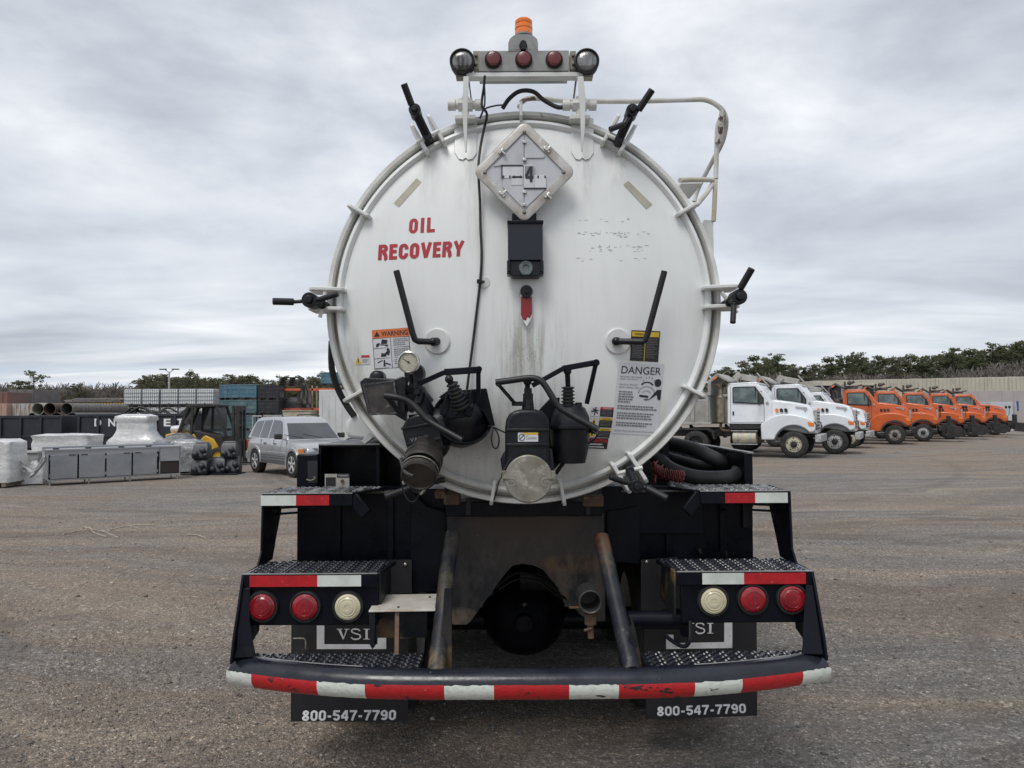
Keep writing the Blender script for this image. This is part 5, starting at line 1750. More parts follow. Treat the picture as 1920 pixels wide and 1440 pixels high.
# rust stained plate with post
mb = MB(); mb.loft([[P(709, 1115, 3.60), P(828, 1113, 3.60), P(816, 1143, 3.35), P(691, 1145, 3.35)], [P(709, 1115, 3.60) - V(0, 0, .008), P(828, 1113, 3.60) - V(0, 0, .008), P(816, 1143, 3.35) - V(0, 0, .008), P(691, 1145, 3.35) - V(0, 0, .008)]])
bp = mb.build('stained_shelf_plate', M['bracket'], T, bev=.002)
for x, y, yy in ((718, 1122, 3.54), (806, 1120, 3.54), (747, 1139, 3.39)):
    mb = MB(); p = P(x, y, yy); mb.cyl(p + V(0, 0, -.002), p + V(0, 0, .004), .006, n=8); mb.build('bolt', M['cast'], bp)
mb = MB(); mb.bar(P(745, 1145, 3.38), P(744, 1228, 3.30), .018, .018, up=(0, 1, 0)); mb.build('post', mat('rusty_post', (.15, .085, .055), .7, c2=(.09, .05, .035), ns=9, c3=(.32, .30, .27), ns3=4), bp)
mb = MB(); rectp(mb, 695, 1148, 800, 1196, 3.52, 3.55); mb.build('dark_bracket', M['blackrust'], bp, bev=.004)
mb = MB(); polyp(mb, [(692, 1150), (703, 1150), (703, 1212), (698, 1218), (693, 1210)], 3.36, 3.40); mb.build('bracket_leg', M['blackrust'], bp, bev=.004)

# mud flaps
FY = 4.06
for q, tq, ph in ((((547, 1050), (765, 1050), (765, 1353), (545, 1353)), None, ((567, 1332), (743, 1331), (742, 1350), (566, 1352))),
                  (((1204, 1045), (1418, 1045), (1420, 1342), (1212, 1349)), None, ((1232, 1325), (1398, 1319), (1399, 1337), (1232, 1343)))):
    mb = MB(); polyp(mb, list(q), FY, FY + .012)
    fl = mb.build('mud_flap', M['mudflap'], T)
    block_text('800-547-7790', ph, flat(FY - .002), M['flapwhite'], 'phone_number', fl, off=0, t=.22, gap=.16, widths={'-': .66})
    x_ = q[0][0]
    L0 = x_ < 900
    fr_ = [(594, 1173), (608, 1173), (608, 1208), (708, 1208), (708, 1193), (724, 1193), (724, 1217), (594, 1217)] if L0 else \
        [(1373, 1161), (1373, 1215), (1249, 1217), (1249, 1190), (1263, 1190), (1263, 1206), (1358, 1204), (1358, 1161)]
    mb = MB(); polyp(mb, fr_, FY - .0015, FY - .0002)
    mb.build('printed_frame', M['flapwhite'], fl)
    # serif letters V S I
    X0, X1, YT0, YB0 = (631, 694, 1179, 1199) if L0 else (1279, 1338, 1168, 1188)
    w3 = (X1 - X0)
    f3 = lambda u, v_: (X0 + u * w3, YB0 + (YT0 - YB0) * v_)
    LT = []
    # V
    LT += [[(.01, 1), (.17, 1), (.17, .93), (.01, .93)], [(.24, 1), (.38, 1), (.38, .93), (.24, .93)], [(.04, .95), (.125, .95), (.225, .10), (.19, 0)], [(.29, .95), (.325, .95), (.21, 0), (.19, 0)]]
    # I
    LT += [[(.80, 1), (.99, 1), (.99, .93), (.80, .93)], [(.80, .07), (.99, .07), (.99, 0), (.80, 0)], [(.86, .95), (.93, .95), (.93, .05), (.86, .05)]]
    # S as a stroke
    sp_ = [(.69, .78), (.66, .92), (.58, .98), (.49, .95), (.45, .83), (.47, .68), (.57, .55), (.68, .44), (.71, .28), (.68, .10), (.59, .02), (.49, .05), (.44, .22)]
    cs = catmull([V(a_, b_, 0) for a_, b_ in sp_], 4)
    mb = MB()
    for l_ in LT:
        mb.add([P(*f3(*p), FY - .003) for p in l_], [tuple(range(len(l_)))])
    for a_, b_ in zip(cs, cs[1:]):
        d_ = (b_ - a_); n_ = V(-d_.y * .32, d_.x, 0)
        if n_.length < 1e-6:
            continue
        n_ = V(-d_.y / max(d_.length, 1e-6) * .022, d_.x / max(d_.length, 1e-6) * .07, 0)
        mb.add([P(*f3(*(a_ + n_).xy), FY - .003), P(*f3(*(b_ + n_).xy), FY - .003), P(*f3(*(b_ - n_).xy), FY - .003), P(*f3(*(a_ - n_).xy), FY - .003)], [(0, 1, 2, 3)])
    mb.build('flap_letters', M['flapwhite'], fl)
mb = MB(); tb(mb, [(550, 1197, 4.04), (570, 1197, 4.03), (573, 1200, 4.03), (573, 1217, 4.03)], 1.4, 6); mb.build('flap_hook', M['capsteel'], T)
mb = MB(); tb(mb, [(750, 1196, 4.04), (800, 1193, 4.03)], 1.4, 6); mb.build('flap_hook', M['capsteel'], T)

# ---- bumper
HW = 1.295


def bump(s_):
    """s_ -1..1 along the bumper"""
    k = abs(s_)
    y = 3.165 + 0.045 * k ** 2 + 0.15 * max(0, (k - .35) / .65) ** 2
    return V(BX + s_ * HW, y, 0.708)


br = 0.0625
n_ = 48
rings = []
for i in range(n_ + 1):
    s_ = -1 + 2 * i / n_
    c_ = bump(s_)
    d_ = (bump(min(s_ + .01, 1)) - bump(max(s_ - .01, -1))).normalized()
    o_ = V(d_.y, -d_.x, 0)
    f_ = 1 - max(0, abs(s_) - .96) / .04 * .12
    rings.append([c_ + o_ * math.cos(a) * br * f_ + V(0, 0, 1) * math.sin(a) * br * f_ for a in [2 * PI * k / 24 for k in range(24)]])
mb = MB(); mb.loft(rings)
bm_ = mb.build('bumper', M['bumperpaint'], T, bev=.006)
pxs = [429, 489, 607, 693, 836, 927, 1065, 1156, 1293, 1378, 1487, 1538]


def s_from_px(px):
    lo, hi = -1.0, 1.0
    for _ in range(40):
        m_ = (lo + hi) / 2
        p = bump(m_)
        q = (CR.inverted() @ (p - EYE).to_4d()).xyz
        x = 960 + F * q.x / -q.z
        if x < px:
            lo = m_
        else:
            hi = m_
    return (lo + hi) / 2


M['tapered'] = None


def chip_mat(name, c, c2, amt):
    m = bpy.data.materials.new(name)
    m.use_nodes = True
    t = m.node_tree
    b = t.nodes['Principled BSDF']
    tco = t.nodes.new('ShaderNodeTexCoord').outputs['Object']
    x = N(t, 'ShaderNodeMapping', in_={'Scale': (1, 1, 1.8)})
    t.links.new(tco, x.inputs[0])
    n = N(t, 'ShaderNodeTexNoise', in_={'Scale': 9.0, 'Detail': 8.0, 'Roughness': 0.72})
    t.links.new(x.outputs[0], n.inputs[0])
    n2 = N(t, 'ShaderNodeTexNoise', in_={'Scale': 42.0, 'Detail': 6.0, 'Roughness': 0.6})
    t.links.new(x.outputs[0], n2.inputs[0])
    a = mixc(t, ramp(t, [(.5, (0,) * 3), (.62, (1,) * 3)], n2.outputs[0]).outputs[0], c, c2)
    a = mixc(t, ramp(t, [(.66, (0,) * 3), (.68, (1,) * 3)], n2.outputs[0]).outputs[0], a, tuple(min(1, k * 1.1 + .10) for k in c))
    a = mixc(t, ramp(t, [(amt, (0,) * 3), (amt + .012, (1,) * 3)], n.outputs[0]).outputs[0], a, (.018, .016, .018))
    t.links.new(a, b.inputs['Base Color'])
    b.inputs['Roughness'].default_value = .4
    bn = N(t, 'ShaderNodeBump', in_={'Strength': .5, 'Distance': .003})
    t.links.new(n2.outputs[0], bn.inputs['Height'])
    t.links.new(bn.outputs[0], b.inputs['Normal'])
    return m


redchip = chip_mat('chipped_red_tape', (.44, .014, .018), (.34, .012, .016), .60)
whchip = chip_mat('chipped_white_tape', (.62, .655, .60), (.50, .52, .47), .635)
for i in range(len(pxs) - 1):
    sa, sb = s_from_px(pxs[i]), s_from_px(pxs[i + 1])
    rg = []
    nn = 14
    rnd = random.Random(i)
    for j in range(nn + 1):
        s_ = sa + (sb - sa) * j / nn
        c_ = bump(s_)
        d_ = (bump(min(s_ + .01, 1)) - bump(max(s_ - .01, -1))).normalized()
        o_ = V(d_.y, -d_.x, 0)
        top = 14 + rnd.uniform(-2.5, 2.5) if i % 2 == 0 else 15 + rnd.uniform(-.8, .8)
        bot = -52 + rnd.uniform(-2, 3)
        rg.append([c_ + (o_ * math.cos(R_(a)) + V(0, 0, 1) * math.sin(R_(a))) * (br + .0014) for a in [top + (bot - top) * k / 8 for k in range(9)]])
    mb = MB(); mb.loft(rg, caps=False, closed=False)
    mb.build('reflective_tape', whchip if i % 2 == 0 else redchip, bm_)
# impact scar on the tape
mb = MB()
rnd = random.Random(9)
for k in range(46):
    px = rnd.choice([rnd.uniform(1165, 1240), rnd.uniform(1225, 1262), rnd.uniform(1325, 1372), rnd.uniform(975, 1010) if k % 3 == 0 else rnd.uniform(1170, 1230), rnd.uniform(1118, 1150) if k % 3 == 0 else rnd.uniform(1160, 1200)])
    py = 1283 + (px - 1165) * .12 + rnd.uniform(-4, 5) if px > 1160 and px < 1300 else (1291 + rnd.uniform(-3, 4) if px > 1300 else 1304 + rnd.uniform(-3, 3))
    s_ = s_from_px(px); c_ = bump(s_)
    want = P(px, py, c_.y - .05).z - c_.z
    a = math.asin(max(-.9, min(.3, want / br)))
    o_ = V(0, -1, 0)
    pts = []
    w_, h_ = rnd.uniform(.004, .016), rnd.uniform(.002, .006)
    for u in range(6):
        t_ = 2 * PI * u / 6
        aa = a + h_ * math.sin(t_) / br * rnd.uniform(.6, 1.2)
        cc = bump(s_ + w_ * math.cos(t_) / HW * rnd.uniform(.6, 1.2))
        pts.append(cc + (o_ * math.cos(aa) + V(0, 0, 1) * math.sin(aa)) * (br + .0022))
    mb.add(pts, [tuple(range(6))])
mb.build('scrape_marks', mat('scraped_dark', (.022, .018, .015), .6, c2=(.30, .29, .27), ns=60, lo=.6, hi=.64), bm_, kind='stuff')


# ---- treads
def lozenge(mb, c_, a, L_, W_, H_):
    d_ = V(math.cos(a), math.sin(a), 0); n2 = V(-math.sin(a), math.cos(a), 0)
    pts = [c_ - d_ * L_, c_ - d_ * L_ * .5 + n2 * W_, c_ + d_ * L_ * .5 + n2 * W_, c_ + d_ * L_, c_ + d_ * L_ * .5 - n2 * W_, c_ - d_ * L_ * .5 - n2 * W_]
    top = [c_ + (p - c_) * .45 + V(0, 0, H_) for p in pts]
    mb.add(pts + top, [(i, (i + 1) % 6, 6 + (i + 1) % 6, 6 + i) for i in range(6)] + [tuple(range(6, 12))])


def tread(poly, z, th, name, m_, parent, step=.036, m2=None):
    mb = MB(); mb.prism([V(x, y, z - th) for x, y in poly], (0, 0, th))
    o = mb.build(name, m_, parent, bev=.003)
    mb = MB()

    def inside(x, y):
        c = False
        for i in range(len(poly)):
            x0, y0 = poly[i]; x1, y1 = poly[i - 1]
            if (y0 > y) != (y1 > y) and x < (x1 - x0) * (y - y0) / (y1 - y0) + x0:
                c = not c
        return c
    xs_ = [p[0] for p in poly]; ys_ = [p[1] for p in poly]
    j = 0
    y = min(ys_) + .012
    while y < max(ys_):
        x = min(xs_) + .01 + (step / 2 if j % 2 else 0)
        i = 0
        while x < max(xs_):
            if all(inside(x + dx, y + dy) for dx, dy in ((-.014, 0), (.014, 0), (0, -.008), (0, .008))):
                lozenge(mb, V(x, y, z), (.75 if (i + j) % 2 else -.75), .0165, .0062, .006)
            x += step; i += 1
        y += step * .62; j += 1
    mb.build('raised_tread', m2 or m_, o, kind='stuff')
    return o


for sgn in (-1, 1):
    fx = lambda x: BX + sgn * x
    # bottom tread, front edge follows the bumper
    xi = .47 if sgn < 0 else .50
    pts = [(bump(sgn * s_).x, bump(sgn * s_).y + .045) for s_ in [xi / HW + (1 - xi / HW) * k / 8 * .97 for k in range(9)]]
    pts += [(fx(1.265), 3.42), (fx(xi), 3.42)]
    o = tread(pts, .757, .03, 'lower_step', M['tread'], T)
    mb = MB()
    s_list = [.55 + .42 * k / 8 for k in range(9)]
    mb.tube([V(bump(sgn * s_).x, bump(sgn * s_).y + .043, .760) for s_ in s_list], .0025, 6); mb.build('worn_edge', M['lightbar'], o)
    # middle step
    x0, x1 = (.655 if sgn > 0 else .66), 1.29
    ZM = P(580, 1075, 3.42).z
    o = tread([(fx(x0 + .02), 3.42), (fx(x1), 3.42), (fx(x1 - .02), 3.70), (fx(x0 - .02), 3.70)], ZM, .02, 'middle_step', M['tread'], T)
    face = MB(); a, b = sorted((fx(x0 + .02), fx(x1)))
    face.box(a, b, 3.405, 3.425, ZM - .062, ZM)
    face.box(a + .02, b, 3.425, 3.445, ZM - .235, ZM - .060)
    mf = face.build('lamp_panel', M['black'], T, bev=.005)
    # worn lip
    mb = MB(); mb.box(a, b, 3.403, 3.412, ZM - .001, ZM + .003); mb.build('worn_edge', M['lightbar'], mf)
    stripes = ((468, 595, 'red'), (595, 677, 'wtape')) if sgn < 0 else ((1317, 1395, 'wtape'), (1395, 1511, 'red'))
    for xa, xb, mm in stripes:
        p0, p1 = P(xa, 1086, 3.403), P(xb, 1086, 3.403)
        mb = MB(); mb.box(p0.x, p1.x, 3.4025, 3.406, ZM - .056, ZM - .006); mb.build('reflective_tape', M[mm], mf)
    lamps = ((493, 1137, 'lensred'), (573, 1137, 'lensred'), (653, 1137, 'lenswhite')) if sgn < 0 else ((1337, 1126, 'lenswhite'), (1411, 1123, 'lensred'), (1484, 1122, 'lensred'))
    for k, (x, y, mm) in enumerate(lamps):
        p = P(x, y, 3.42)
        mb = MB(); mb.lathe([(.073, .01), (.073, -.004), (.069, -.012), (.062, -.013), (.059, -.008), (.0585, .0)], p, YA, 40)
        la = mb.build('tail_lamp' if mm == 'lensred' else 'reverse_lamp', M['rubber'], T)
        mb = MB(); mb.lathe([(.0585, -.004), (.0575, -.014), (.048, -.019), (.046, -.016) if k == 0 or k == 2 else (.046, -.020), (.038, -.0215), (.037, -.0195), (.028, -.0205), (.027, -.0225), (.014, -.0235), (.013, -.0215), (0, -.022)], p, YA, 40)
        mb.build('lens', M[mm], la)
    # side and inner plates (in the vertical plane along the truck)
    def yz(x, pts, th, nm, m_=M['black']):
        mb_ = MB(); mb_.prism([V(x, y, z) for y, z in pts], (th, 0, 0)); return mb_.build(nm, m_, T, bev=.004)
    xs_ = fx(x1) - .006
    yz(xs_, [(3.41, ZM), (3.70, ZM), (3.62, .80), (3.46, .76), (3.27, .76), (3.30, .86)], .012, 'side_plate')
    # inner end of the middle box, with its slanted flank
    xi2 = fx(x0 + .015)
    yz(xi2 - .006, [(3.425, ZM), (3.70, ZM), (3.76, .92), (3.44, .90)], .012, 'inner_plate', M['blackrust'])
    if sgn < 0:
        mb = MB(); tb(mb, [(458, 1101, 3.41), (457, 1170, 3.38)], 1.5, 6); mb.build('bare_edge', M['lightbar'], T)
    mb = MB(); a_, b_ = sorted((fx(1.22), fx(1.29)))
    # narrow end post that frames the panel and leans down to the bumper
    q0 = [(fx(1.29), 3.405, ZM - .06), (fx(1.255), 3.405, ZM - .06), (fx(1.255), 3.40, ZM - .235), (fx(1.20), 3.32, .775), (fx(1.30), 3.30, .775)]
    mb.prism([V(*p) for p in q0], (0, .012, 0)); mb.build('end_post', M['black'], T, bev=.003)
    # upper step
    ZU = P(560, 925, 3.66).z
    xa, xb = .865, 1.285
    o = tread([(fx(xa), 3.66), (fx(xb), 3.66), (fx(xb - .03), 3.96), (fx(xa - .14), 3.96)], ZU, .015, 'upper_step', M['tread'], T, m2=M['treadlite'])
    a, b = sorted((fx(xa - .02), fx(xb)))
    mb = MB(); mb.box(a, b, 3.645, 3.665, ZU - .062, ZU); uf = mb.build('step_face', M['black'], T, bev=.004)
    mb = MB(); mb.box(a, b, 3.643, 3.652, ZU - .001, ZU + .003); mb.build('worn_edge', M['lightbar'], uf)
    stripes = ((489, 555, 'wtape'), (555, 617, 'red')) if sgn < 0 else ((1360, 1416, 'red'), (1416, 1477, 'wtape'))
    for px0, px1, mm in stripes:
        p0, p1 = P(px0, 938, 3.643), P(px1, 938, 3.643)
        mb = MB(); mb.box(p0.x, p1.x, 3.6425, 3.646, ZU - .057, ZU - .008); mb.build('reflective_tape', M[mm], uf)
    xs_ = fx(xb) - .006
    yz(xs_, [(3.66, ZU), (3.96, ZU), (3.94, ZU - .12), (3.86, ZU - .24), (3.80, ZM - .01), (3.58, ZM - .01), (3.64, ZM + .06)], .012, 'side_plate')
    mb = MB(); mb.bar(V(fx(xa - .02), 3.66, ZU - .02), V(fx(xa - .09), 3.64, ZU - .10), .02, .06); mb.build('step_brace', M['black'], T, bev=.004)
    mb = MB(); mb.bar(V(fx(1.28), 3.9, ZU - .10), V(fx(1.13), 3.98, ZU - .10), .012, .012); mb.bar(V(fx(1.28), 3.9, ZU - .13), V(fx(1.13), 3.98, ZU - .13), .012, .012); mb.build('step_rods', M['black'], T)

# hoses lying in the right tray
def corr(pts, rpx, name, label, cat, m_, step=.016):
    ps_ = catmull([P(*p) for p in pts], 12)
    ym = sum(p[2] for p in pts) / len(pts); r = rpx * ym / F
    out = [ps_[0]]
    for p in ps_[1:]:
        while (p - out[-1]).length > step / 2:
            out.append(out[-1] + (p - out[-1]).normalized() * step / 2)
    mb = MB(); mb.tube(out, [r if i % 2 else r * .95 for i in range(len(out))], 18)
    return tag(mb.build(name, m_, None, ang=60), label, cat)


corr([(1215, 842, 4.6), (1232, 858, 4.35), (1255, 878, 4.2), (1290, 892, 4.12), (1330, 897, 4.1), (1375, 894, 4.1), (1384, 882, 4.3), (1376, 874, 4.6), (1355, 862, 5.0)], 13.5, 'suction_hose',
     'thick ribbed black suction hose curving along the front of the right tray', 'hose', M['hose'])
corr([(1225, 822, 4.9), (1258, 832, 4.7), (1300, 842, 4.5), (1335, 858, 4.4), (1362, 872, 4.45), (1388, 880, 4.9), (1400, 878, 5.6)], 13, 'suction_hose',
     'smooth black suction hose lying highest in the right tray behind the ribbed one', 'hose', M['hose'], .03)
corr([(1225, 850, 4.8), (1270, 862, 4.75), (1310, 872, 4.7), (1345, 880, 4.75), (1370, 890, 4.9)], 9.5, 'suction_hose',
     'thinner dark hose squeezed between the two thick hoses in the right tray', 'hose', M['rubber'])
mb = MB()
cn = [P(1226, 876, 4.15), P(1240, 886, 4.12), P(1262, 892, 4.08), P(1282, 894, 4.06)]
ps_ = catmull(cn, 30)
hel = []
for i, p in enumerate(ps_):
    a = i * 1.15
    hel.append(p + V(.0, math.cos(a) * .03, math.sin(a) * .033))
mb.tube(hel, .0042, 6)
tb(mb, [(1228, 870, 4.2), (1238, 862, 4.25), (1246, 870, 4.2), (1232, 882, 4.15), (1228, 905, 4.1)], 2, 6, 5)
tag(mb.build('coiled_hose', M['redhose'], None, world=False), 'red coiled air line lying on the tray floor beside the tank', 'hose')

# ------------------------------------------------------------------ background vehicles
M['truckwhite'] = mat('dump_truck_white', (0.74, 0.77, 0.80), 0.30, c2=(0.66, 0.69, 0.71), ns=1.6, coat=0.4, rvar=0.08)
M['truckorange'] = mat('municipal_orange', (0.60, 0.115, 0.018), 0.33, c2=(0.50, 0.095, 0.02), ns=1.8, coat=0.3, c3=(0.60, 0.22, 0.13), ns3=3.5, lo3=0.62, hi3=0.8)
M['bodygrey'] = mat('dump_body_grey', (0.36, 0.35, 0.325), 0.5, c2=(0.26, 0.25, 0.23), ns=2.2, c3=(0.16, 0.10, 0.07), ns3=3.5, lo3=0.62, hi3=0.75)
M['bodydark'] = mat('dark_body_steel', (0.085, 0.075, 0.068), 0.6, c2=(0.05, 0.045, 0.045), ns=3, c3=(0.13, 0.075, 0.05), ns3=4)
M['chassis'] = mat('chassis_black', (0.012, 0.012, 0.013), 0.6, c2=(0.03, 0.027, 0.025), ns=4)
M['wheelcream'] = mat('cream_wheel', (0.52, 0.50, 0.38), 0.45, c2=(0.42, 0.38, 0.28), ns=7)
M['wheelgrey'] = mat('grey_wheel', (0.42, 0.43, 0.44), 0.4, c2=(0.30, 0.29, 0.28), ns=7)
M['wheelrust'] = mat('dusty_wheel', (0.24, 0.20, 0.17), 0.6, c2=(0.36, 0.34, 0.32), ns=7)
M['muffler'] = mat('muffler_steel', (0.27, 0.24, 0.185), 0.5, 0.5, c2=(0.17, 0.14, 0.11), ns=7)
M['turn'] = mat('turn_signal_orange', (0.75, 0.20, 0.03), 0.3, coat=.4)
M['trimgrey'] = mat('grey_rubber_trim', (0.055, 0.06, 0.065), 0.6)


def slab(mb, prof, hw, sy=None):
    """side profile (x,z) given width 2*hw (number or function of x,z)"""
    f = hw if callable(hw) else (lambda x, z: hw)
    n = len(prof)
    L_ = [V(x, f(x, z), z) for x, z in prof]
    R2 = [V(x, -f(x, z), z) for x, z in prof]
    return mb.add(L_ + R2, [tuple(range(n)), tuple(range(2 * n - 1, n - 1, -1))] + [(i, (i + 1) % n, n + (i + 1) % n, n + i) for i in range(n)])


def sidepoly(mb, prof, y0, y1):
    return mb.prism([V(x, y0, z) for x, z in prof], (0, y1 - y0, 0))


def tyre_mesh(mb, x, y, r, w_):
    k = r
    mb.lathe([(.58 * k, -w_ / 2), (.80 * k, -w_ / 2 - .005), (.94 * k, -w_ / 2 + .02), (.985 * k, -w_ / 2 + .05), (k, 0), (.985 * k, w_ / 2 - .05), (.94 * k, w_ / 2 - .02), (.80 * k, w_ / 2 + .005), (.58 * k, w_ / 2)],
             (x, y, r), V(0, 1, 0), 36)


def arch(cx, cz, r, a0, a1, n=12):
    return [(cx + r * math.cos(R_(a0 + (a1 - a0) * i / n)), cz + r * math.sin(R_(a0 + (a1 - a0) * i / n))) for i in range(n + 1)]


def dump_truck(label, group, paint, wheelm, style):
    t = thing('dump_truck', label, 'dump truck', group=group)
    B_ = lambda mb, nm, m_, par=t, **k: mb.build(nm, m_, par, world=False, **k)
    # cab
    hwc = lambda x, z: 1.00 - max(0, z - 2.15) * .13
    cabp = [(-2.57, 1.33), (-2.57, 2.88), (-2.50, 2.95), (-1.42, 2.98), (-1.33, 2.94), (-.86, 2.30), (-.80, 1.33)]
    mb = MB(); slab(mb, cabp, hwc); cab = B_(mb, 'cab', paint, bev=.035, seg=3)
    mb = MB(); slab(mb, [(-2.6, 2.93), (-2.55, 3.0), (-1.45, 3.03), (-1.28, 2.95)], .90); B_(mb, 'roof_cap', paint, cab, bev=.03, seg=2)
    # windshield, set into the slope
    mb = MB()
    a, b = V(-1.30, 0, 2.885), V(-.90, 0, 2.34)
    nrm = V(.80, 0, .6).normalized() * .008
    mb.add([a + V(0, .83, 0) + nrm, a - V(0, .83, 0) + nrm, b - V(0, .92, 0) + nrm, b + V(0, .92, 0) + nrm, a + V(0, .83, 0), a - V(0, .83, 0), b - V(0, .92, 0), b + V(0, .92, 0)],
           [(0, 1, 2, 3), (0, 4, 5, 1), (1, 5, 6, 2), (2, 6, 7, 3), (3, 7, 4, 0)])
    B_(mb, 'windshield', M['glass'], cab)
    for s_ in (-1, 1):
        wy = lambda z: s_ * (hwc(0, z) + .004)
        win = [(-2.30, 2.24), (-2.32, 2.76), (-2.27, 2.80), (-1.50, 2.80), (-1.20, 2.35), (-1.18, 2.20), (-1.45, 2.18)]
        wf = [(-2.35, 2.19), (-2.37, 2.80), (-2.30, 2.85), (-1.46, 2.85), (-1.12, 2.36), (-1.12, 2.14), (-1.48, 2.13)]
        for nm, pr, o_, mm in (('window_frame', wf, .002, M['chassis']), ('side_window', win, .012, M['glassgreen'])):
            mb = MB()
            n = len(pr)
            q = [V(x, wy(z) + s_ * o_, z) for x, z in pr]
            mb.add(q + [p - V(0, s_ * .02, 0) for p in q], [tuple(range(n))] + [(i, (i + 1) % n, n + (i + 1) % n, n + i) for i in range(n)])
            B_(mb, nm, mm, cab)
        mb = MB(); mb.box(-1.47, -1.44, min(wy(2.4), wy(2.4) + s_ * .018), max(wy(2.4), wy(2.4) + s_ * .018), 2.16, 2.80); B_(mb, 'window_post', M['chassis'], cab)
        # door seam, handle and mirror
        mb = MB()
        for q in (((-2.44, 1.38), (-2.44, 2.86)), ((-1.12, 1.38), (-1.12, 2.14)), ((-2.44, 1.40), (-1.12, 1.40))):
            mb.bar(V(q[0][0], s_ * 1.001, q[0][1]), V(q[1][0], s_ * (1.001 if q[1][1] < 2.2 else hwc(0, 2.86) + .001), q[1][1]), .012, .008)
        dr = B_(mb, 'door_seam', M['chassis'], cab)
        mb = MB(); mb.box(-2.36, -2.30, s_ * 1.0 - .012, s_ * 1.0 + .012, 1.68, 1.84); B_(mb, 'door_handle', M['chassis'], dr, bev=.005)
        mb = MB(); mb.box(-1.30, -1.22, s_ * 1.30 - .10, s_ * 1.30 + .10, 2.10, 2.56); mb.tube([V(-1.26, s_ * 1.0, 2.06), V(-1.26, s_ * 1.3, 2.08), V(-1.26, s_ * 1.3, 2.6), V(-1.2, s_ * .95, 2.66)], .014, 6)
        B_(mb, 'wing_mirror', M['chassis'], t, bev=.015)
        # wheel arch fender
        fo = [(-1.22, .70), (-1.24, 1.30), (-1.00, 1.50), (-.80, 1.62), (-.45, 1.72), (.0, 1.71), (.40, 1.62), (.70, 1.48), (.80, 1.30), (.80, 1.10), (.70, 1.02)]
        fi = arch(0, .56, .72, 38, 168, 12)
        y0, y1 = sorted((s_ * .72, s_ * 1.17))
        mb = MB(); sidepoly(mb, fo + fi + [(-.90, .70)], y0, y1); fd = B_(mb, 'fender', paint, bev=.05, seg=3)
        mb = MB()
        ro = arch(0, .56, .735, 36, 172, 14); ri = arch(0, .56, .67, 36, 172, 14)[::-1]
        sidepoly(mb, ro + ri, s_ * 1.165, s_ * 1.185); B_(mb, 'arch_trim', M['trimgrey'], fd)
        mb = MB(); y0, y1 = sorted((s_ * 1.12, s_ * 1.185)); sidepoly(mb, [(.52, 1.42), (.76, 1.38), (.77, 1.24), (.56, 1.25)], y0, y1); B_(mb, 'turn_signal', M['turn'], fd, bev=.01)
        mb = MB(); sidepoly(mb, [(.70, 1.46), (.83, 1.38), (.84, 1.10), (.76, 1.10)], min(s_ * .8, s_ * 1.1), max(s_ * .8, s_ * 1.1)); B_(mb, 'headlight', M['lampglass'], fd, bev=.01)
    # hood
    hwh = lambda x, z: (.86 if x < 0 else .80) - max(0, z - 1.7) * .22
    mb = MB(); slab(mb, [(-.95, 1.2), (-.95, 2.28), (-.70, 2.29), (-.2, 2.22), (.30, 2.12), (.55, 2.03), (.66, 1.85), (.76, 1.4), (.80, .95), (.4, .95)], hwh)
    hd = B_(mb, 'hood', paint, bev=.06, seg=3)
    for s_ in (-1, 1):
        for k, x in enumerate((-.70, -.53, -.36)):
            mb = MB(); sidepoly(mb, [(x, 1.80), (x - .015, 1.93), (x + .05, 1.96), (x + .11, 1.90), (x + .11, 1.79)], min(s_ * .82, s_ * .86), max(s_ * .82, s_ * .86))
            B_(mb, 'hood_vent' if k else 'side_marker', M['chassis'] if k or style == 'orange' else M['turn'], hd)
        mb = MB(); sidepoly(mb, [(.05, 2.02), (.45, 1.98), (.47, 1.94), (.40, 1.80), (.34, 1.94), (.05, 1.97)], min(s_ * .76, s_ * .80), max(s_ * .76, s_ * .80)); B_(mb, 'hood_louver', M['wheelgrey'], hd)
        mb = MB(); mb.cyl(V(-.99, s_ * .99, 2.17), V(-.99, s_ * 1.02, 2.17), .055, n=16); B_(mb, 'fuel_cap', M['wheelgrey'], cab)
    mb = MB(); mb.box(.70, .80, -.55, .55, 1.05, 1.88); gr = B_(mb, 'grille', M['wheelgrey'], bev=.02)
    for k in range(6):
        mb = MB(); mb.box(.795, .81, -.50, .50, 1.12 + k * .125, 1.17 + k * .125); B_(mb, 'grille_slat', M['chassis'], gr)
    mb = MB(); mb.box(.78, 1.0, -1.15, 1.15, .62, .92); B_(mb, 'front_bumper', M['chassis'] if style == 'orange' else M['wheelgrey'], bev=.03)
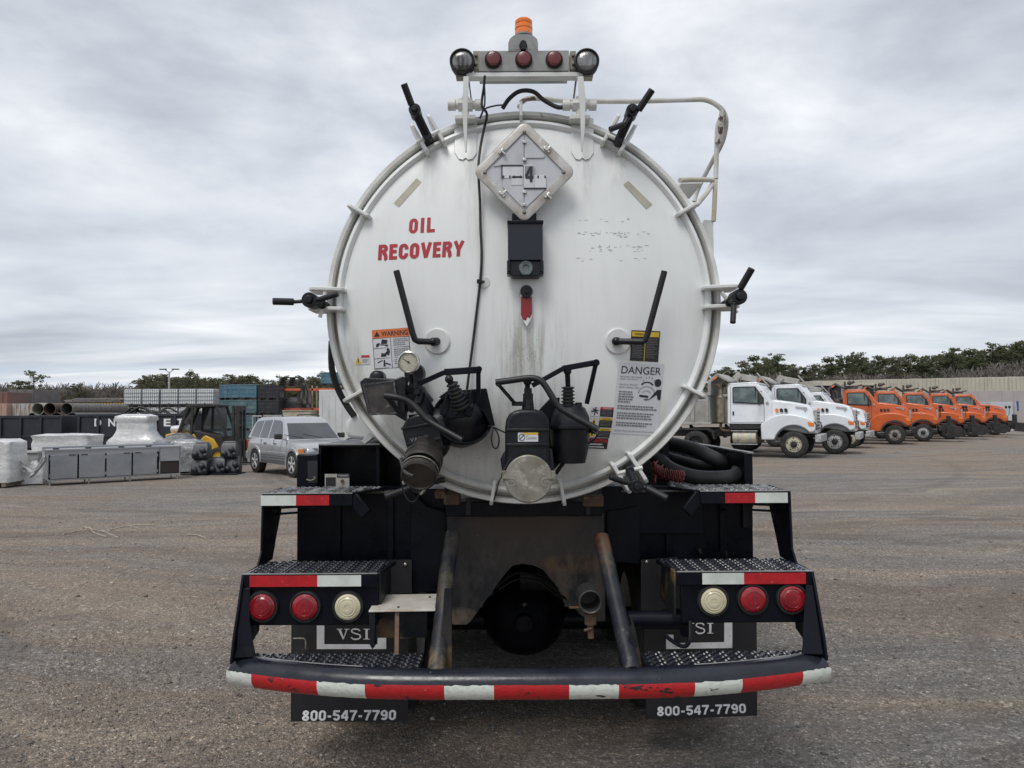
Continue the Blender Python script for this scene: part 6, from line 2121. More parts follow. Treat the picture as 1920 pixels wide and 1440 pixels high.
    # wheels
    for x, dual in ((0, 0), (-3.85, 1)):
        for s_ in (-1, 1):
            for k in ((0, 1) if dual else (0,)):
                y = s_ * (1.03 - .33 * k)
                mb = MB(); tyre_mesh(mb, x, y, .53, .28); wh = B_(mb, 'wheel', M['tyre'])
                if k == 0:
                    mb = MB()
                    sg = s_
                    if dual:
                        mb.lathe([(.31, .10), (.29, .02), (.20, -.02), (.10, -.02), (.10, .06), (0, .07)], (x, y, .53), V(0, sg, 0), 32)
                    else:
                        mb.lathe([(.31, .12), (.295, .145), (.27, .10), (.25, .135), (.19, .15), (.13, .15)], (x, y, .53), V(0, sg, 0), 32)
                    rm = B_(mb, 'rim', M['chassis'] if dual else wheelm, wh)
                    if not dual:
                        mb = MB(); mb.lathe([(.135, .148), (.10, .16), (.095, .22), (.07, .24), (0, .24)], (x, y, .53), V(0, sg, 0), 20)
                        for q in range(10):
                            a = 2 * PI * q / 10
                            c_ = V(x + .165 * math.cos(a), y + sg * .148, .53 + .165 * math.sin(a)); mb.cyl(c_, c_ + V(0, sg * .03, 0), .018, n=6)
                        for q in range(5):
                            a = 2 * PI * (q + .3) / 5
                            c_ = V(x + .235 * math.cos(a), y + sg * .142, .53 + .235 * math.sin(a)); mb.cyl(c_ - V(0, sg * .01, 0), c_ + V(0, sg * .004, 0), .026, n=8)
                        B_(mb, 'hub', M['chassis'], wh)
    mb = MB()
    for s_ in (-1, 1):
        mb.box(-6.1, .7, s_ * .43 - .05, s_ * .43 + .05, .80, 1.10)
    mb.box(-6.0, -2.2, -.42, .42, 1.0, 1.08)
    mb.cyl(V(-3.85, -1.0, .53), V(-3.85, 1.0, .53), .09, n=12); mb.cyl(V(0, -1.0, .5), V(0, 1.0, .5), .07, n=12); mb.ball((-3.85, 0, .55), .26, 16)
    mb.box(-2.5, -.9, -.95, .95, 1.12, 1.33)
    B_(mb, 'chassis', M['chassis'], bev=.01)
    for s_ in (-1, 1):
        mb = MB(); mb.cyl(V(-2.36, s_ * .88, .79), V(-1.44, s_ * .88, .79), .25, n=28); ft = B_(mb, 'fuel_tank', M['wheelcream'] if style == 'white' else M['chassis'], bev=.02)
        for x in (-2.15, -1.65):
            mb = MB(); mb.lathe([(.253, -.03), (.262, -.03), (.262, .03), (.253, .03)], (x, s_ * .88, .79), V(1, 0, 0), 28); B_(mb, 'tank_strap', M['wheelgrey'], ft)
        mb = MB(); mb.box(-2.42, -1.38, s_ * .96 - .16, s_ * .96 + .16, 1.04, 1.07); mb.box(-2.42, -1.38, s_ * 1.0 - .14, s_ * 1.0 + .14, .50, .53); B_(mb, 'step', M['wheelgrey'], ft)
    # exhaust on the near side
    mb = MB(); mb.cyl(V(-2.86, -.88, 1.38), V(-2.86, -.88, 2.42), .175, n=24); mb.cyl(V(-2.86, -.88, 2.42), V(-2.86, -.88, 2.55), .175, .08, 24); mb.cyl(V(-2.86, -.88, 2.55), V(-2.86, -.88, 2.75), .07, n=12)
    ex = B_(mb, 'muffler', M['muffler'] if style == 'white' else M['bodydark'], bev=.02)
    mb = MB(); mb.tube([V(-2.86, -.88, 1.4), V(-2.86, -.88, 1.15), V(-2.7, -.85, 1.05), V(-2.3, -.7, 1.05)], .06, 10, smooth=4); mb.tube([V(-2.86, -.88, 2.75), V(-2.9, -.88, 2.88), V(-3.0, -.88, 2.95)], .075, 10, smooth=3)
    B_(mb, 'exhaust_pipe', M['rust'], ex)
    # dump body
    bm2 = M['bodygrey'] if style == 'white' else M['bodydark']
    mb = MB(); slab(mb, [(-6.2, 1.35), (-6.25, 2.55), (-3.28, 2.55), (-3.22, 1.35)], lambda x, z: 1.12); db = B_(mb, 'dump_body', bm2, bev=.02)
    for s_ in (-1, 1):
        for x in (-3.36, -3.95, -4.6, -5.25, -5.9):
            mb = MB(); mb.box(x - .07, x + .07, s_ * 1.15 - .05, s_ * 1.15 + .05, 1.38, 2.56); B_(mb, 'side_rib', bm2, db, bev=.01)
        mb = MB(); mb.box(-6.25, -3.2, s_ * 1.16 - .07, s_ * 1.16 + .07, 2.50, 2.62); B_(mb, 'top_rail', bm2, db, bev=.015)
        mb = MB(); mb.box(-6.25, -3.2, s_ * 1.15 - .05, s_ * 1.15 + .05, 1.30, 1.40); B_(mb, 'bottom_rail', bm2, db, bev=.015)
        mb = MB(); sidepoly(mb, [(-4.6, 1.28), (-4.5, 1.15), (-3.3, 1.15), (-3.1, 1.0), (-3.05, .7), (-3.12, .7), (-3.2, 1.0), (-3.4, 1.08), (-4.6, 1.08)], min(s_ * .75, s_ * 1.15), max(s_ * .75, s_ * 1.15)); B_(mb, 'rear_guard', M['chassis'], t)
    # cab shield over the cab back
    mb = MB()
    slab(mb, [(-3.35, 2.5), (-3.35, 3.12), (-2.95, 3.42), (-2.45, 3.10), (-2.5, 3.03), (-2.92, 3.28), (-3.22, 3.05), (-3.22, 2.5)], 1.02)
    cs_ = B_(mb, 'cab_shield', bm2, db, bev=.015)
    mb = MB(); mb.cbox(V(-3.05, -1.03, 3.22), .18, .02, .07, Matrix.Rotation(R_(-35), 3, 'Y')); B_(mb, 'marker_light', M['turn'], db)
    # spreader and conveyor gear on top
    mb = MB()
    if style == 'white':
        mb.cbox(V(-2.0, .3, 3.25), .9, .5, .26, Matrix.Rotation(R_(12), 3, 'Y')); mb.cbox(V(-2.35, .1, 3.30), .25, .3, .3, Matrix.Rotation(R_(45), 3, 'Y'))
        mb.bar(V(-1.6, .3, 3.45), V(-1.1, .3, 2.85), .10, .06)
        B_(mb, 'folded_chute', M['bodygrey'], t, bev=.02)
    else:
        mb.cbox(V(-2.2, .2, 3.18), .7, .6, .16); mb.cyl(V(-2.5, -.2, 3.12), V(-2.5, -.2, 3.50), .06, n=10); mb.cyl(V(-2.3, -.1, 3.35), V(-2.0, -.1, 3.50), .08, n=10)
        mb.bar(V(-2.5, 0, 3.1), V(-1.6, 0, 3.30), .09, .09); mb.ball((-2.25, -.3, 3.42), .13, 12)
        B_(mb, 'beacon_bracket', M['bodydark'], t, bev=.01)
    return t


HEAD = R_(-28)
fwd = V(math.cos(HEAD), math.sin(HEAD), 0)
lft = V(-math.sin(HEAD), math.cos(HEAD), 0)


def root_from_near_wheel(px, Y):
    return G(px, Y) + lft * 1.17


GW, GO = 'white dump trucks parked in the row', 'orange dump trucks parked in the row'
tw = dump_truck('white dump truck nearest the tank truck, with cream front wheel rim', GW, M['truckwhite'], M['wheelcream'], 'white')
tw.location = root_from_near_wheel(1487, 29.3); tw.rotation_euler = (0, 0, HEAD)
t2 = dup(tw, root_from_near_wheel(1564, 31.8), HEAD, 'white dump truck with grey front wheel rim, second in the parked row')
for c in t2.children:
    for d in c.children:
        if d.name.startswith('rim') and d.data.materials[0] == M['wheelcream']:
            d.data = d.data.copy(); d.data.materials[0] = M['wheelgrey']
t3 = dup(tw, root_from_near_wheel(1594, 36.6), HEAD + R_(-3), 'white dump truck mostly hidden, between the other white trucks and the first orange one', scale=.92)
to = dump_truck('orange dump truck nearest, first of the orange row, without a plow frame', GO, M['truckorange'], M['wheelrust'], 'orange')
to.location = root_from_near_wheel(1677, 40.5); to.rotation_euler = (0, 0, HEAD)
# plow hitch for the others
first = None
ol = ['orange dump truck second in its row, black plow frame in front', 'orange dump truck in the middle of the orange row, with plow frame',
      'orange dump truck fourth in its row, with pale front wheel rim', 'orange dump truck at the far end of the row, its plow frame free-standing in view']
for k, (px, Y) in enumerate(((1730, 44.0), (1778, 47.4), (1824, 51.0), (1864, 54.6))):
    if first is None:
        o = dup(to, root_from_near_wheel(px, Y), HEAD, ol[k])
        for c in o.children:
            for d in c.children:
                if d.name.startswith('rim') and d.data.materials[0] == M['wheelrust']:
                    d.data = d.data.copy(); d.data.materials[0] = M['wheelgrey']
        mb = MB()
        mb.box(.95, 1.25, -.9, .9, .45, 1.05); mb.bar(V(1.1, -.6, .5), V(2.0, -.35, .42), .10, .12); mb.bar(V(1.1, .6, .5), V(2.0, .35, .42), .10, .12)
        mb.box(1.25, 1.45, -.5, -.3, .5, 1.5); mb.box(1.25, 1.45, .3, .5, .5, 1.5); mb.bar(V(1.35, -.45, 1.45), V(1.35, .45, 1.45), .12, .12); mb.box(1.9, 2.15, -.9, .9, .35, .65)
        mb.prism([V(1.2, -1.15, .30), V(1.2, -1.15, .95), V(1.9, -1.15, .9), V(2.2, -1.15, .5), V(1.8, -1.15, .25)], (0, .12, 0))
        pf = mb.build('plow_frame', M['chassis'], o, world=False, bev=.01)
        for s_ in (-1, 1):
            mb = MB(); mb.tube([V(.9, s_ * .95, 1.4), V(.95, s_ * .95, 2.0)], .02, 6); mb.cyl(V(.88, s_ * .95, 2.05), V(1.02, s_ * .95, 2.05), .10, n=14); mb.build('plow_light', M['chassis'], o, world=False)
        first = o
    else:
        o = dup(first, root_from_near_wheel(px, Y), HEAD + R_([0, 1.6, -1.3, 1.0][k]), ol[k])

# ------------------------------------------------------------------ SUV
M['suv'] = mat('silver_grey_paint', (0.47, 0.475, 0.485), 0.25, 0.4, c2=(0.42, 0.425, 0.435), ns=1.5, coat=0.5)
M['clad'] = mat('grey_body_cladding', (0.12, 0.122, 0.127), 0.45, 0.2)
M['suvglass'] = mat('tinted_suv_glass', (0.045, 0.05, 0.055), 0.08, c2=(0.07, 0.075, 0.08), ns=1.2, coat=.5, spec=.7)


def suv():
    t = thing('parked_suv', 'silver grey boxy SUV with roof rails parked left of the tank truck', 'car')
    B_ = lambda mb, nm, m_, par=t, **k: mb.build(nm, m_, par, world=False, **k)
    # x forward, front axle x=0, rear axle x=-2.69 ; ring sections
    st_ = [  # x, zlow, zbelt, ztop(hood/shoulder), half width, inset of top
        (-3.52, .52, .90, .98, .80, .10), (-3.48, .42, .92, 1.06, .86, .06), (-3.1, .36, .92, 1.09, .905, .045), (-1.6, .34, .90, 1.08, .92, .045), (-.75, .34, .89, 1.07, .92, .05),
        (-.50, .34, .88, 1.06, .915, .09), (.15, .36, .86, .99, .905, .13), (.60, .38, .84, .93, .87, .16), (.74, .42, .78, .86, .80, .16), (.78, .50, .70, .76, .76, .10)]
    rings = []
    for x, zl, zb, zt, hw, ins in st_:
        h = [(hw - .05, zl), (hw, zl + .10), (hw + .01, (zl + zb) / 2), (hw, zb), (hw - .03, zt - .025), (hw - ins, zt), (0, zt + .025)]
        rings.append([V(x, y, z) for y, z in h] + [V(x, -y, z) for y, z in h[-2::-1]])
    mb = MB(); mb.loft(rings); body = B_(mb, 'body', M['suv'], ang=40)
    # greenhouse
    def gh(x, z):
        return .88 - (z - 1.05) * .34
    gp_ = [(-3.46, 1.06), (-3.28, 1.50), (-3.12, 1.68), (-2.9, 1.735), (-1.9, 1.76), (-1.25, 1.74), (-1.05, 1.68), (-.42, 1.05)]
    mb = MB(); slab(mb, gp_, gh); gr = B_(mb, 'roof', M['suv'], bev=.04, seg=3)
    wins = [[(-3.22, 1.13), (-3.12, 1.55), (-3.0, 1.61), (-2.55, 1.64), (-2.58, 1.11)], [(-2.50, 1.11), (-2.47, 1.64), (-1.92, 1.655), (-1.90, 1.10)], [(-1.80, 1.10), (-1.82, 1.655), (-1.34, 1.645), (-1.14, 1.58), (-.78, 1.12)]]
    for s_ in (-1, 1):
        for w_ in wins:
            mb = MB(); q = [V(x, s_ * (gh(x, z) + .006), z) for x, z in w_]; n = len(q)
            mb.add(q + [p - V(0, s_ * .02, 0) for p in q], [tuple(range(n))] + [(i, (i + 1) % n, n + (i + 1) % n, n + i) for i in range(n)])
            B_(mb, 'side_window', M['suvglass'], gr)
        mb = MB(); mb.tube([V(-2.95, s_ * .60, 1.77), V(-2.85, s_ * .60, 1.81), V(-1.5, s_ * .60, 1.82), V(-1.35, s_ * .60, 1.77)], .018, 8); B_(mb, 'roof_rail', M['chassis'], gr)
        mb = MB(); mb.box(-3.40, .62, s_ * .925 - .012, s_ * .925 + .012, .40, .66) ; B_(mb, 'door_cladding', M['clad'], body, bev=.01) if False else None
        mb = MB(); mb.box(-2.28, -.42, s_ * .925 - .015, s_ * .925 + .018, .62, .70); B_(mb, 'side_moulding', M['suv'], body, bev=.008)
        mb = MB(); mb.box(-2.28, -.42, s_ * .922 - .015, s_ * .922 + .012, .34, .60); B_(mb, 'side_cladding', M['clad'], body, bev=.01)
        for z in (.47, .54):
            mb = MB(); mb.box(-2.28, -.42, s_ * .935 - .004, s_ * .935 + .004, z, z + .018); B_(mb, 'cladding_groove', M['suv'], body)
        for x in (-2.30, -1.35, -.42):
            mb = MB(); mb.bar(V(x, s_ * .929, .36), V(x + .02, s_ * .90, 1.06), .008, .012); B_(mb, 'door_seam', M['chassis'], body)
        for x in (-1.95, -1.02 - .2):
            mb = MB(); mb.box(x - .08, x + .08, s_ * .93 - .012, s_ * .93 + .02, .93, .965); B_(mb, 'door_handle', M['clad'], body, bev=.006)
        mb = MB(); mb.cbox(V(-.72, s_ * 1.03, 1.17), .12, .22, .16); B_(mb, 'wing_mirror', M['chassis'], t, bev=.03, seg=3)
        # arches
        for cx in (0, -2.69):
            ro = arch(cx, .40, .455, -8, 188, 16); ri = arch(cx, .38, .385, -5, 185, 16)[::-1]
            mb = MB(); sidepoly(mb, ro + ri, min(s_ * .86, s_ * .945), max(s_ * .86, s_ * .945)); B_(mb, 'wheel_arch', M['suv'], body, bev=.012)
            mb = MB(); sidepoly(mb, arch(cx, .38, .385, 0, 360, 24)[:-1], min(s_ * .70, s_ * .925), max(s_ * .70, s_ * .925)); B_(mb, 'arch_shade_disc', M['chassis'], body)  # solid dark disc standing in for wheel well shade
            mb = MB(); tyre_mesh(mb, cx, s_ * .83, .365, .22); wh = B_(mb, 'wheel', M['tyre'])
            mb = MB(); mb.lathe([(.235, .085), (.245, .112), (.225, .115), (.21, .07), (.06, .06), (0, .06)], (cx, s_ * .83, .365), V(0, s_, 0), 32)
            rm = B_(mb, 'rim', M['wheelgrey'], wh)
            for k in range(5):
                a = 2 * PI * k / 5 + .3
                c0 = V(cx, s_ * (.83 + .10), .365)
                d_ = V(math.cos(a), 0, math.sin(a))
                mb = MB(); mb.bar(c0 + d_ * .03, c0 + d_ * .225, .065, .03, up=(0, 1, 0)); mb.build('spoke', M['alulight'], wh, world=False, bev=.008)
        mb = MB(); mb.prism([V(.70, s_ * .50, .70), V(.62, s_ * .865, .70), V(.60, s_ * .865, .86), V(.70, s_ * .50, .86)], (.085, 0, 0)); B_(mb, 'headlight', M['lampglass'], body, bev=.01)
        mb = MB(); mb.box(.36, .60, s_ * .885 - .02, s_ * .885 + .015, .70, .84); B_(mb, 'turn_signal', M['turn'], body, bev=.01)
        mb = MB(); mb.box(-3.54, -3.40, s_ * .80 - .08, s_ * .80 + .085, .74, 1.02); B_(mb, 'tail_light', M['lensred'], body, bev=.01)
    # windshield + tailgate glass
    for (xa, za, ya), (xb, zb_, yb), nm, nx__ in (((-1.06, 1.655, .63), (-.47, 1.085, .80), 'windshield', 1), ((-3.17, 1.62, .62), (-3.42, 1.14, .76), 'rear_window', -1)):
        d = V(xb - xa, 0, zb_ - za).normalized(); nr = V(-d.z, 0, d.x) * (1 if nx__ > 0 else -1)
        nr = nr if nr.z > 0 else -nr
        q = [V(xa, ya, za), V(xa, -ya, za), V(xb, -yb, zb_), V(xb, yb, zb_)]
        mb = MB(); mb.add([p + nr * .022 for p in q] + [p - nr * .01 for p in q], [(0, 1, 2, 3)] + [(i, (i + 1) % 4, 4 + (i + 1) % 4, 4 + i) for i in range(4)])
        ws = B_(mb, nm, M['suvglass'], gr)
        if nx__ > 0:
            for y in (-.45, .15):
                mb = MB(); mb.bar(V(-.47, y + .1, 1.12), V(-.58, y - .45, 1.225), .015, .015); B_(mb, 'wiper', M['chassis'], ws)
    mb = MB(); mb.box(.745, .80, -.46, .46, .66, .85); gl = B_(mb, 'grille', M['suv'], bev=.015)
    for k in range(7):
        mb = MB(); mb.box(.795, .806, -.42 + k * .125, -.33 + k * .125, .68, .83); B_(mb, 'grille_slot', M['chassis'], gl, bev=.003)
    mb = MB(); rr_ = []
    mb.prism([V(.70, -.88, .36), V(.86, -.70, .36), V(.90, 0, .36), V(.86, .70, .36), V(.70, .88, .36), V(.3, .9, .36), V(.3, -.9, .36)], (0, 0, .24)); B_(mb, 'front_bumper', M['suv'], bev=.03, seg=3)
    mb = MB(); mb.box(-3.62, -3.3, -.88, .88, .40, .66); B_(mb, 'rear_bumper', M['suv'], bev=.04, seg=3)
    return t


sv = suv()
hs = R_(-49)
ls_ = V(-math.sin(hs), math.cos(hs), 0)
sv.location = G(547.5, 21.7) + ls_ * .93
sv.rotation_euler = (0, 0, hs)


# ------------------------------------------------------------------ left side: yard stock
def pxm(Y):
    return Y / F


# stainless counter
Cn0, Cn1 = G(88, 19.5), G(342, 21.6)
hc = math.atan2(Cn1.y - Cn0.y, Cn1.x - Cn0.x)
LC = (Cn1 - Cn0).length
M['stainless'] = mat('brushed_stainless', (0.34, 0.355, 0.37), 0.34, 0.7, c2=(0.40, 0.41, 0.425), ns=2.5, stretch=(1, 1, 3), lo=.35, hi=.65, bump=.2, bs=6, bd=.02)
M['stainless2'] = mat('filmed_steel_door', (0.22, 0.235, 0.25), 0.34, 0.5, c2=(0.33, 0.345, 0.36), ns=1.3, stretch=(1, 1, 1.2), lo=.35, hi=.65, bump=.25, bs=4, bd=.02)
ct = thing('steel_counter', 'long stainless steel counter with four doors standing on the gravel', 'counter', Cn0, hc)
B_ = lambda mb, nm, m_, par, **k: mb.build(nm, m_, par, world=False, **k)
mb = MB(); mb.box(0, LC, 0, .80, .90, .95); mb.box(0, LC, .78, .80, .95, 1.0); B_(mb, 'worktop', M['stainless'], ct, bev=.008)
mb = MB(); mb.box(.03, .06, .03, .77, .14, .90); mb.box(LC * .82, LC * .82 + .03, .03, .77, .14, .90); mb.box(LC - .06, LC - .03, .03, .77, .14, .90)
mb.box(.06, LC - .06, .74, .77, .14, .90); mb.box(.06, LC - .06, .03, .77, .12, .16); mb.box(.06, LC * .82, .02, .06, .80, .90); mb.box(LC * .82, LC - .03, .03, .10, .52, .90)
cas = B_(mb, 'casing', M['stainless'], ct)
dw = (LC * .82 - .12) / 4
for k in range(4):
    mb = MB(); mb.box(.10 + k * dw, .06 + (k + 1) * dw, .0, .028, .17, .80); d = B_(mb, 'cabinet_door', M['stainless2'], ct, bev=.008)
    hx = .06 + (k + (1 if k % 2 == 0 else 0)) * dw + (-.20 if k % 2 == 0 else .08)
    mb = MB(); mb.box(hx, hx + .16, -.012, .0, .775, .80); B_(mb, 'door_handle', M['chassis'], d)
    for z in (.26, .70):
        mb = MB(); x = .10 + k * dw - .02 if k % 2 == 0 else .06 + (k + 1) * dw; mb.box(x, x + .02, -.01, .02, z - .04, z + .04); B_(mb, 'hinge', M['chrome'], d)
mb = MB(); mb.box(LC * .82 + .035, LC - .065, .05, .73, .18, .50); B_(mb, 'opening_shade', mat('painted_opening_shade', (.025, .015, .013), .6), ct)  # solid dark block, the open shelf's shade put into its colour
for x in (.10, LC * .30, LC * .6, LC - .1):
    for y in (.08, .72):
        mb = MB(); mb.cyl(V(x, y, .0), V(x, y, .14), .022, n=10); B_(mb, 'leg', M['stainless'], ct)
for x in (.15, .9, 1.7, 2.4):
    mb = MB(); mb.box(x, x + .14, -.004, .05, .951, .975); B_(mb, 'clip', M['chassis'], ct)

# shrink wrapped loads
M['film'] = mat('cloudy_shrink_film', (0.58, 0.585, 0.58), 0.3, c2=(0.47, 0.475, 0.465), ns=3.5, lo=.36, hi=.66, stretch=(1, 1, 3), c3=(.68, .685, .68), ns3=9, lo3=.50, hi3=.66, st3=(1, 1, 3), bump=.6, bs=9, bd=.03, coat=.5)
M['filmgrey'] = mat('grey_shrink_film', (0.30, 0.31, 0.315), 0.3, c2=(0.17, 0.175, 0.18), ns=5, lo=.36, hi=.62, c3=(.55, .56, .56), ns3=9, lo3=.56, hi3=.66, bump=.8, bs=12, bd=.04, coat=.5)
M['wood'] = mat('weathered_wood', (0.20, 0.165, 0.125), 0.8, c2=(0.12, 0.10, 0.08), ns=5, stretch=(1, 6, 6))


def wrapped(label, loc, rz, prof, dy, seed, m_, group='shrink wrapped loads', pal=True):
    """prof: list of (z, half width, half depth) ; lumpy film over a load on a pallet"""
    t = thing('wrapped_load', label, 'wrapped load', loc, rz, group)
    mb = MB()
    rings = []
    nz_ = 0
    prof2 = []
    for (z0, a0, b0), (z1, a1, b1) in zip(prof, prof[1:]):
        k = max(1, int((z1 - z0) / .06))
        prof2 += [(z0 + (z1 - z0) * i / k, a0 + (a1 - a0) * i / k, b0 + (b1 - b0) * i / k) for i in range(k)]
    prof2.append(prof[-1])
    for z, a, b in prof2:
        r = []
        for i in range(44):
            th = 2 * PI * i / 44
            c_, s_ = math.cos(th), math.sin(th)
            e = .28
            x = a * math.copysign(abs(c_) ** e, c_)
            y = b * math.copysign(abs(s_) ** e, s_)
            n = noise.noise(V(x * 3 + seed, y * 3, z * 4)) * .05 + noise.noise(V(x * 9 + seed, y * 9, z * 16)) * .022
            r.append(V(x * (1 + n), y * (1 + n), z + noise.noise(V(x * 5, y * 5, seed)) * .03 * (1 if z > .3 else 0)))
        rings.append(r)
    mb.loft(rings)
    B_(mb, 'film_wrap', m_, t, ang=60)
    if pal:
        a, b = prof[0][1], prof[0][2]
        for k in range(3):
            x = -a + .08 + k * (2 * a - .26)/2
            mb = MB(); mb.box(x, x + .10, -b, b, .02, .11); B_(mb, 'pallet_bearer', M['wood'], t)
        for k in range(5):
            y = -b + k * (2 * b - .1) / 4
            mb = MB(); mb.box(-a, a, y, y + .10, .11, .13); B_(mb, 'pallet_board', M['wood'], t)
    return t


wrapped('tall shrink wrapped load with folds at the far left edge', G(-2, 19.6), .1, [(.13, .55, .5), (1.15, .53, .48), (1.22, .40, .36)], 0, 1.0, M['film'])
wrapped('low flat shrink wrapped load behind the left end of the steel counter', G(128, 22.6), .05, [(.13, .86, .5), (1.12, .85, .5), (1.24, .90, .52), (1.28, .5, .3)], 0, 2.0, M['film'])
wrapped('tall waisted shrink wrapped load flaring at its foot behind the steel counter', G(257, 23.4), .05,
        [(.13, .80, .55), (1.0, .78, .5), (1.18, .60, .42), (1.36, .52, .36), (1.62, .50, .36), (1.70, .56, .4), (1.80, .54, .38), (1.86, .35, .25)], 0, 3.0, M['film'])
wrapped('shiny grey shrink wrapped bundle at the right end of the steel counter', G(352, 24.0), .2, [(.05, .62, .5), (.75, .60, .5), (1.0, .42, .4), (1.05, .2, .2)], 0, 4.0, M['filmgrey'], pal=False)
wrapped('dark tarped mound behind the right end of the steel counter', G(338, 25.2), .2, [(.05, .75, .5), (.9, .60, .4), (1.18, .30, .25), (1.22, .1, .1)], 0, 8.0, mat('dark_tarp', (.07, .075, .085), .4, c2=(.15, .16, .17), ns=5, bump=.5, bs=8, bd=.03), pal=False)
wrapped('low crumpled film bundle on the ground left of the counter', G(66, 20.2), .4, [(.02, .30, .30), (.28, .26, .25), (.5, .12, .12), (.62, .05, .05)], 0, 5.0, M['film'], pal=False)
# loose film stretched between the loads
mb = MB()
for a, b in ((P(18, 832, 19.7), P(60, 884, 19.7)), (P(60, 884, 19.7), P(84, 850, 19.8)), (P(24, 850, 19.7), P(48, 884, 19.8)), (P(84, 858, 19.7), P(56, 890, 19.6))):
    pts = []
    n = 8
    rw = []
    for i in range(n + 1):
        c_ = a.lerp(b, i / n) + V(0, 0, -.10 * math.sin(PI * i / n))
        ww = .10 - .06 * math.sin(PI * i / n)
        rw.append([c_ + V(0, .02 * math.sin(i), ww), c_ + V(0, .05, .02), c_ + V(0, -.02, -ww * .4), c_ + V(0, .04, -ww)])
    mb.loft(rw, caps=False, closed=False)
tag(mb.build('stretch_film', M['film'], None, world=False, solid=.006), 'loose white stretch film hanging between the left load and the counter', 'plastic film')
# low concrete kerb block behind the film
mb = MB(); p = G(52, 21.2); mb.box(p.x - .55, p.x + .45, 21.0, 21.2, 0, .80)
cb_ = tag(mb.build('grey_crate', mat('mottled_grey_board', (.30, .30, .295), .7, c2=(.20, .20, .195), ns=9), None, world=False, bev=.02), 'mottled grey panel standing behind the stretched film', 'panel')
mb = MB(); p = G(52, 21.2); mb.box(p.x - .55, p.x + .45, 20.95, 21.25, .80, .85); q_ = mb.build('top_rail', M['film'], cb_, world=False)


# black blocks with round knobs
def knob_block(label, x, y, z, rz):
    t = thing('knob_block', label, 'plastic block', V(x, y, z), rz, 'black moulded blocks with round knobs')
    mb = MB(); mb.loft([[V(-.20, -.16, .0), V(.20, -.16, 0), V(.20, .18, 0), V(-.20, .18, 0)], [V(-.21, -.18, .06), V(.21, -.18, .06), V(.21, .2, .06), V(-.21, .2, .06)],
                        [V(-.20, -.10, .34), V(.20, -.10, .34), V(.20, .2, .34), V(-.20, .2, .34)], [V(-.17, -.04, .43), V(.17, -.04, .43), V(.17, .17, .43), V(-.17, .17, .43)]])
    B_(mb, 'block_body', M['knob'], t, bev=.012)
    for dx, dz, r in ((-.10, .13, .085), (.10, .24, .085), (.17, .10, .06)):
        mb = MB(); mb.ball((dx, -.215, dz), r, 20); B_(mb, 'round_knob', M['knob'], t)
    mb = MB(); mb.cbox((0, .06, .445), .30, .18, .03); B_(mb, 'top_plate', M['knobtop'], t, bev=.008)
    return t


def leafy(m, c):
    """thin needles let light through"""
    t = m.node_tree
    b = t.nodes['Principled BSDF']
    tr = t.nodes.new('ShaderNodeBsdfTranslucent')
    mx = t.nodes.new('ShaderNodeMixShader')
    mx.inputs[0].default_value = .55
    src_ = b.inputs['Base Color'].links[0].from_socket
    t.links.new(src_, tr.inputs[0])
    t.links.new(b.outputs[0], mx.inputs[1]); t.links.new(tr.outputs[0], mx.inputs[2])
    t.links.new(mx.outputs[0], t.nodes['Material Output'].inputs[0])


M['knob'] = mat('black_moulded_plastic', (0.026, 0.030, 0.038), 0.45, c2=(0.05, 0.055, 0.062), ns=7, bump=.15)
M['knobtop'] = mat('pale_plastic_top', (0.16, 0.165, 0.17), 0.5, c2=(.09, .095, .10), ns=8)  # paler grey than the black block body
for px, Y, z, lb_ in ((377, 22.9, .03, 'black knobbed plastic block at the lower left of the stack'), (411, 23.2, .03, 'black knobbed plastic block in the lower middle of the stack'),
                      (438, 23.4, .03, 'black knobbed plastic block at the lower right of the stack'), (379, 22.95, .50, 'black knobbed plastic block topmost on the left of the stack'),
                      (431, 23.4, .50, 'black knobbed plastic block topmost on the right of the stack')):
    g_ = G(px, Y)
    knob_block(lb_, g_.x, Y, z, .12 + random.uniform(-.1, .1)).scale = (1.12, 1.12, 1.08)
for px in (377, 425):
    g_ = G(px, 23.2)
    mb = MB(); mb.box(-.45, .45, -.4, .4, 0, .028); o = mb.build('rubber_mat', M['rubber'], None, world=False); o.location = g_; tag(o, 'flat black base sheet under the knobbed blocks, ' + ('left one' if px < 400 else 'right one'), 'mat')

# forklift style loader
M['loaderyellow'] = mat('machine_yellow', (0.60, 0.36, 0.03), 0.4, c2=(0.48, 0.28, 0.03), ns=4, c3=(.2, .13, .05), ns3=6, lo3=.62, hi3=.75)
lg = G(352, 27.5)
fl_ = thing('forklift', 'yellow and black forklift truck behind the knobbed blocks', 'forklift', lg, 0)
mb = MB(); slab(mb, [(-.55, .35), (-.60, 1.12), (-.35, 1.18), (.45, 1.14), (.55, .95), (.55, .35)], .5); bd_ = B_(mb, 'body', M['loaderyellow'], fl_, bev=.05, seg=3)
mb = MB(); slab(mb, [(.7, .35), (.68, .95), (.85, 1.10), (1.15, .95), (1.32, .70), (1.35, .35)], .50); B_(mb, 'front_cowl', M['loaderyellow'], fl_, bev=.05, seg=3)
mb = MB(); slab(mb, [(.30, .60), (.28, 1.25), (.62, 1.22), (1.45, 1.05), (1.50, .60)], .45); B_(mb, 'seat_deck', M['chassis'], fl_, bev=.02)
for y in (-.48, .48):
    for pts in ([(-.15, 1.1), (.22, 2.12)], [(.22, 2.12), (1.25, 2.16)], [(1.25, 2.16), (1.62, 1.0)], [(.35, 1.1), (.38, 2.1)]):
        mb = MB(); mb.bar(V(pts[0][0], y, pts[0][1]), V(pts[1][0], y, pts[1][1]), .09, .07, up=(0, 1, 0)); B_(mb, 'cab_post', M['chassis'], fl_, bev=.01)
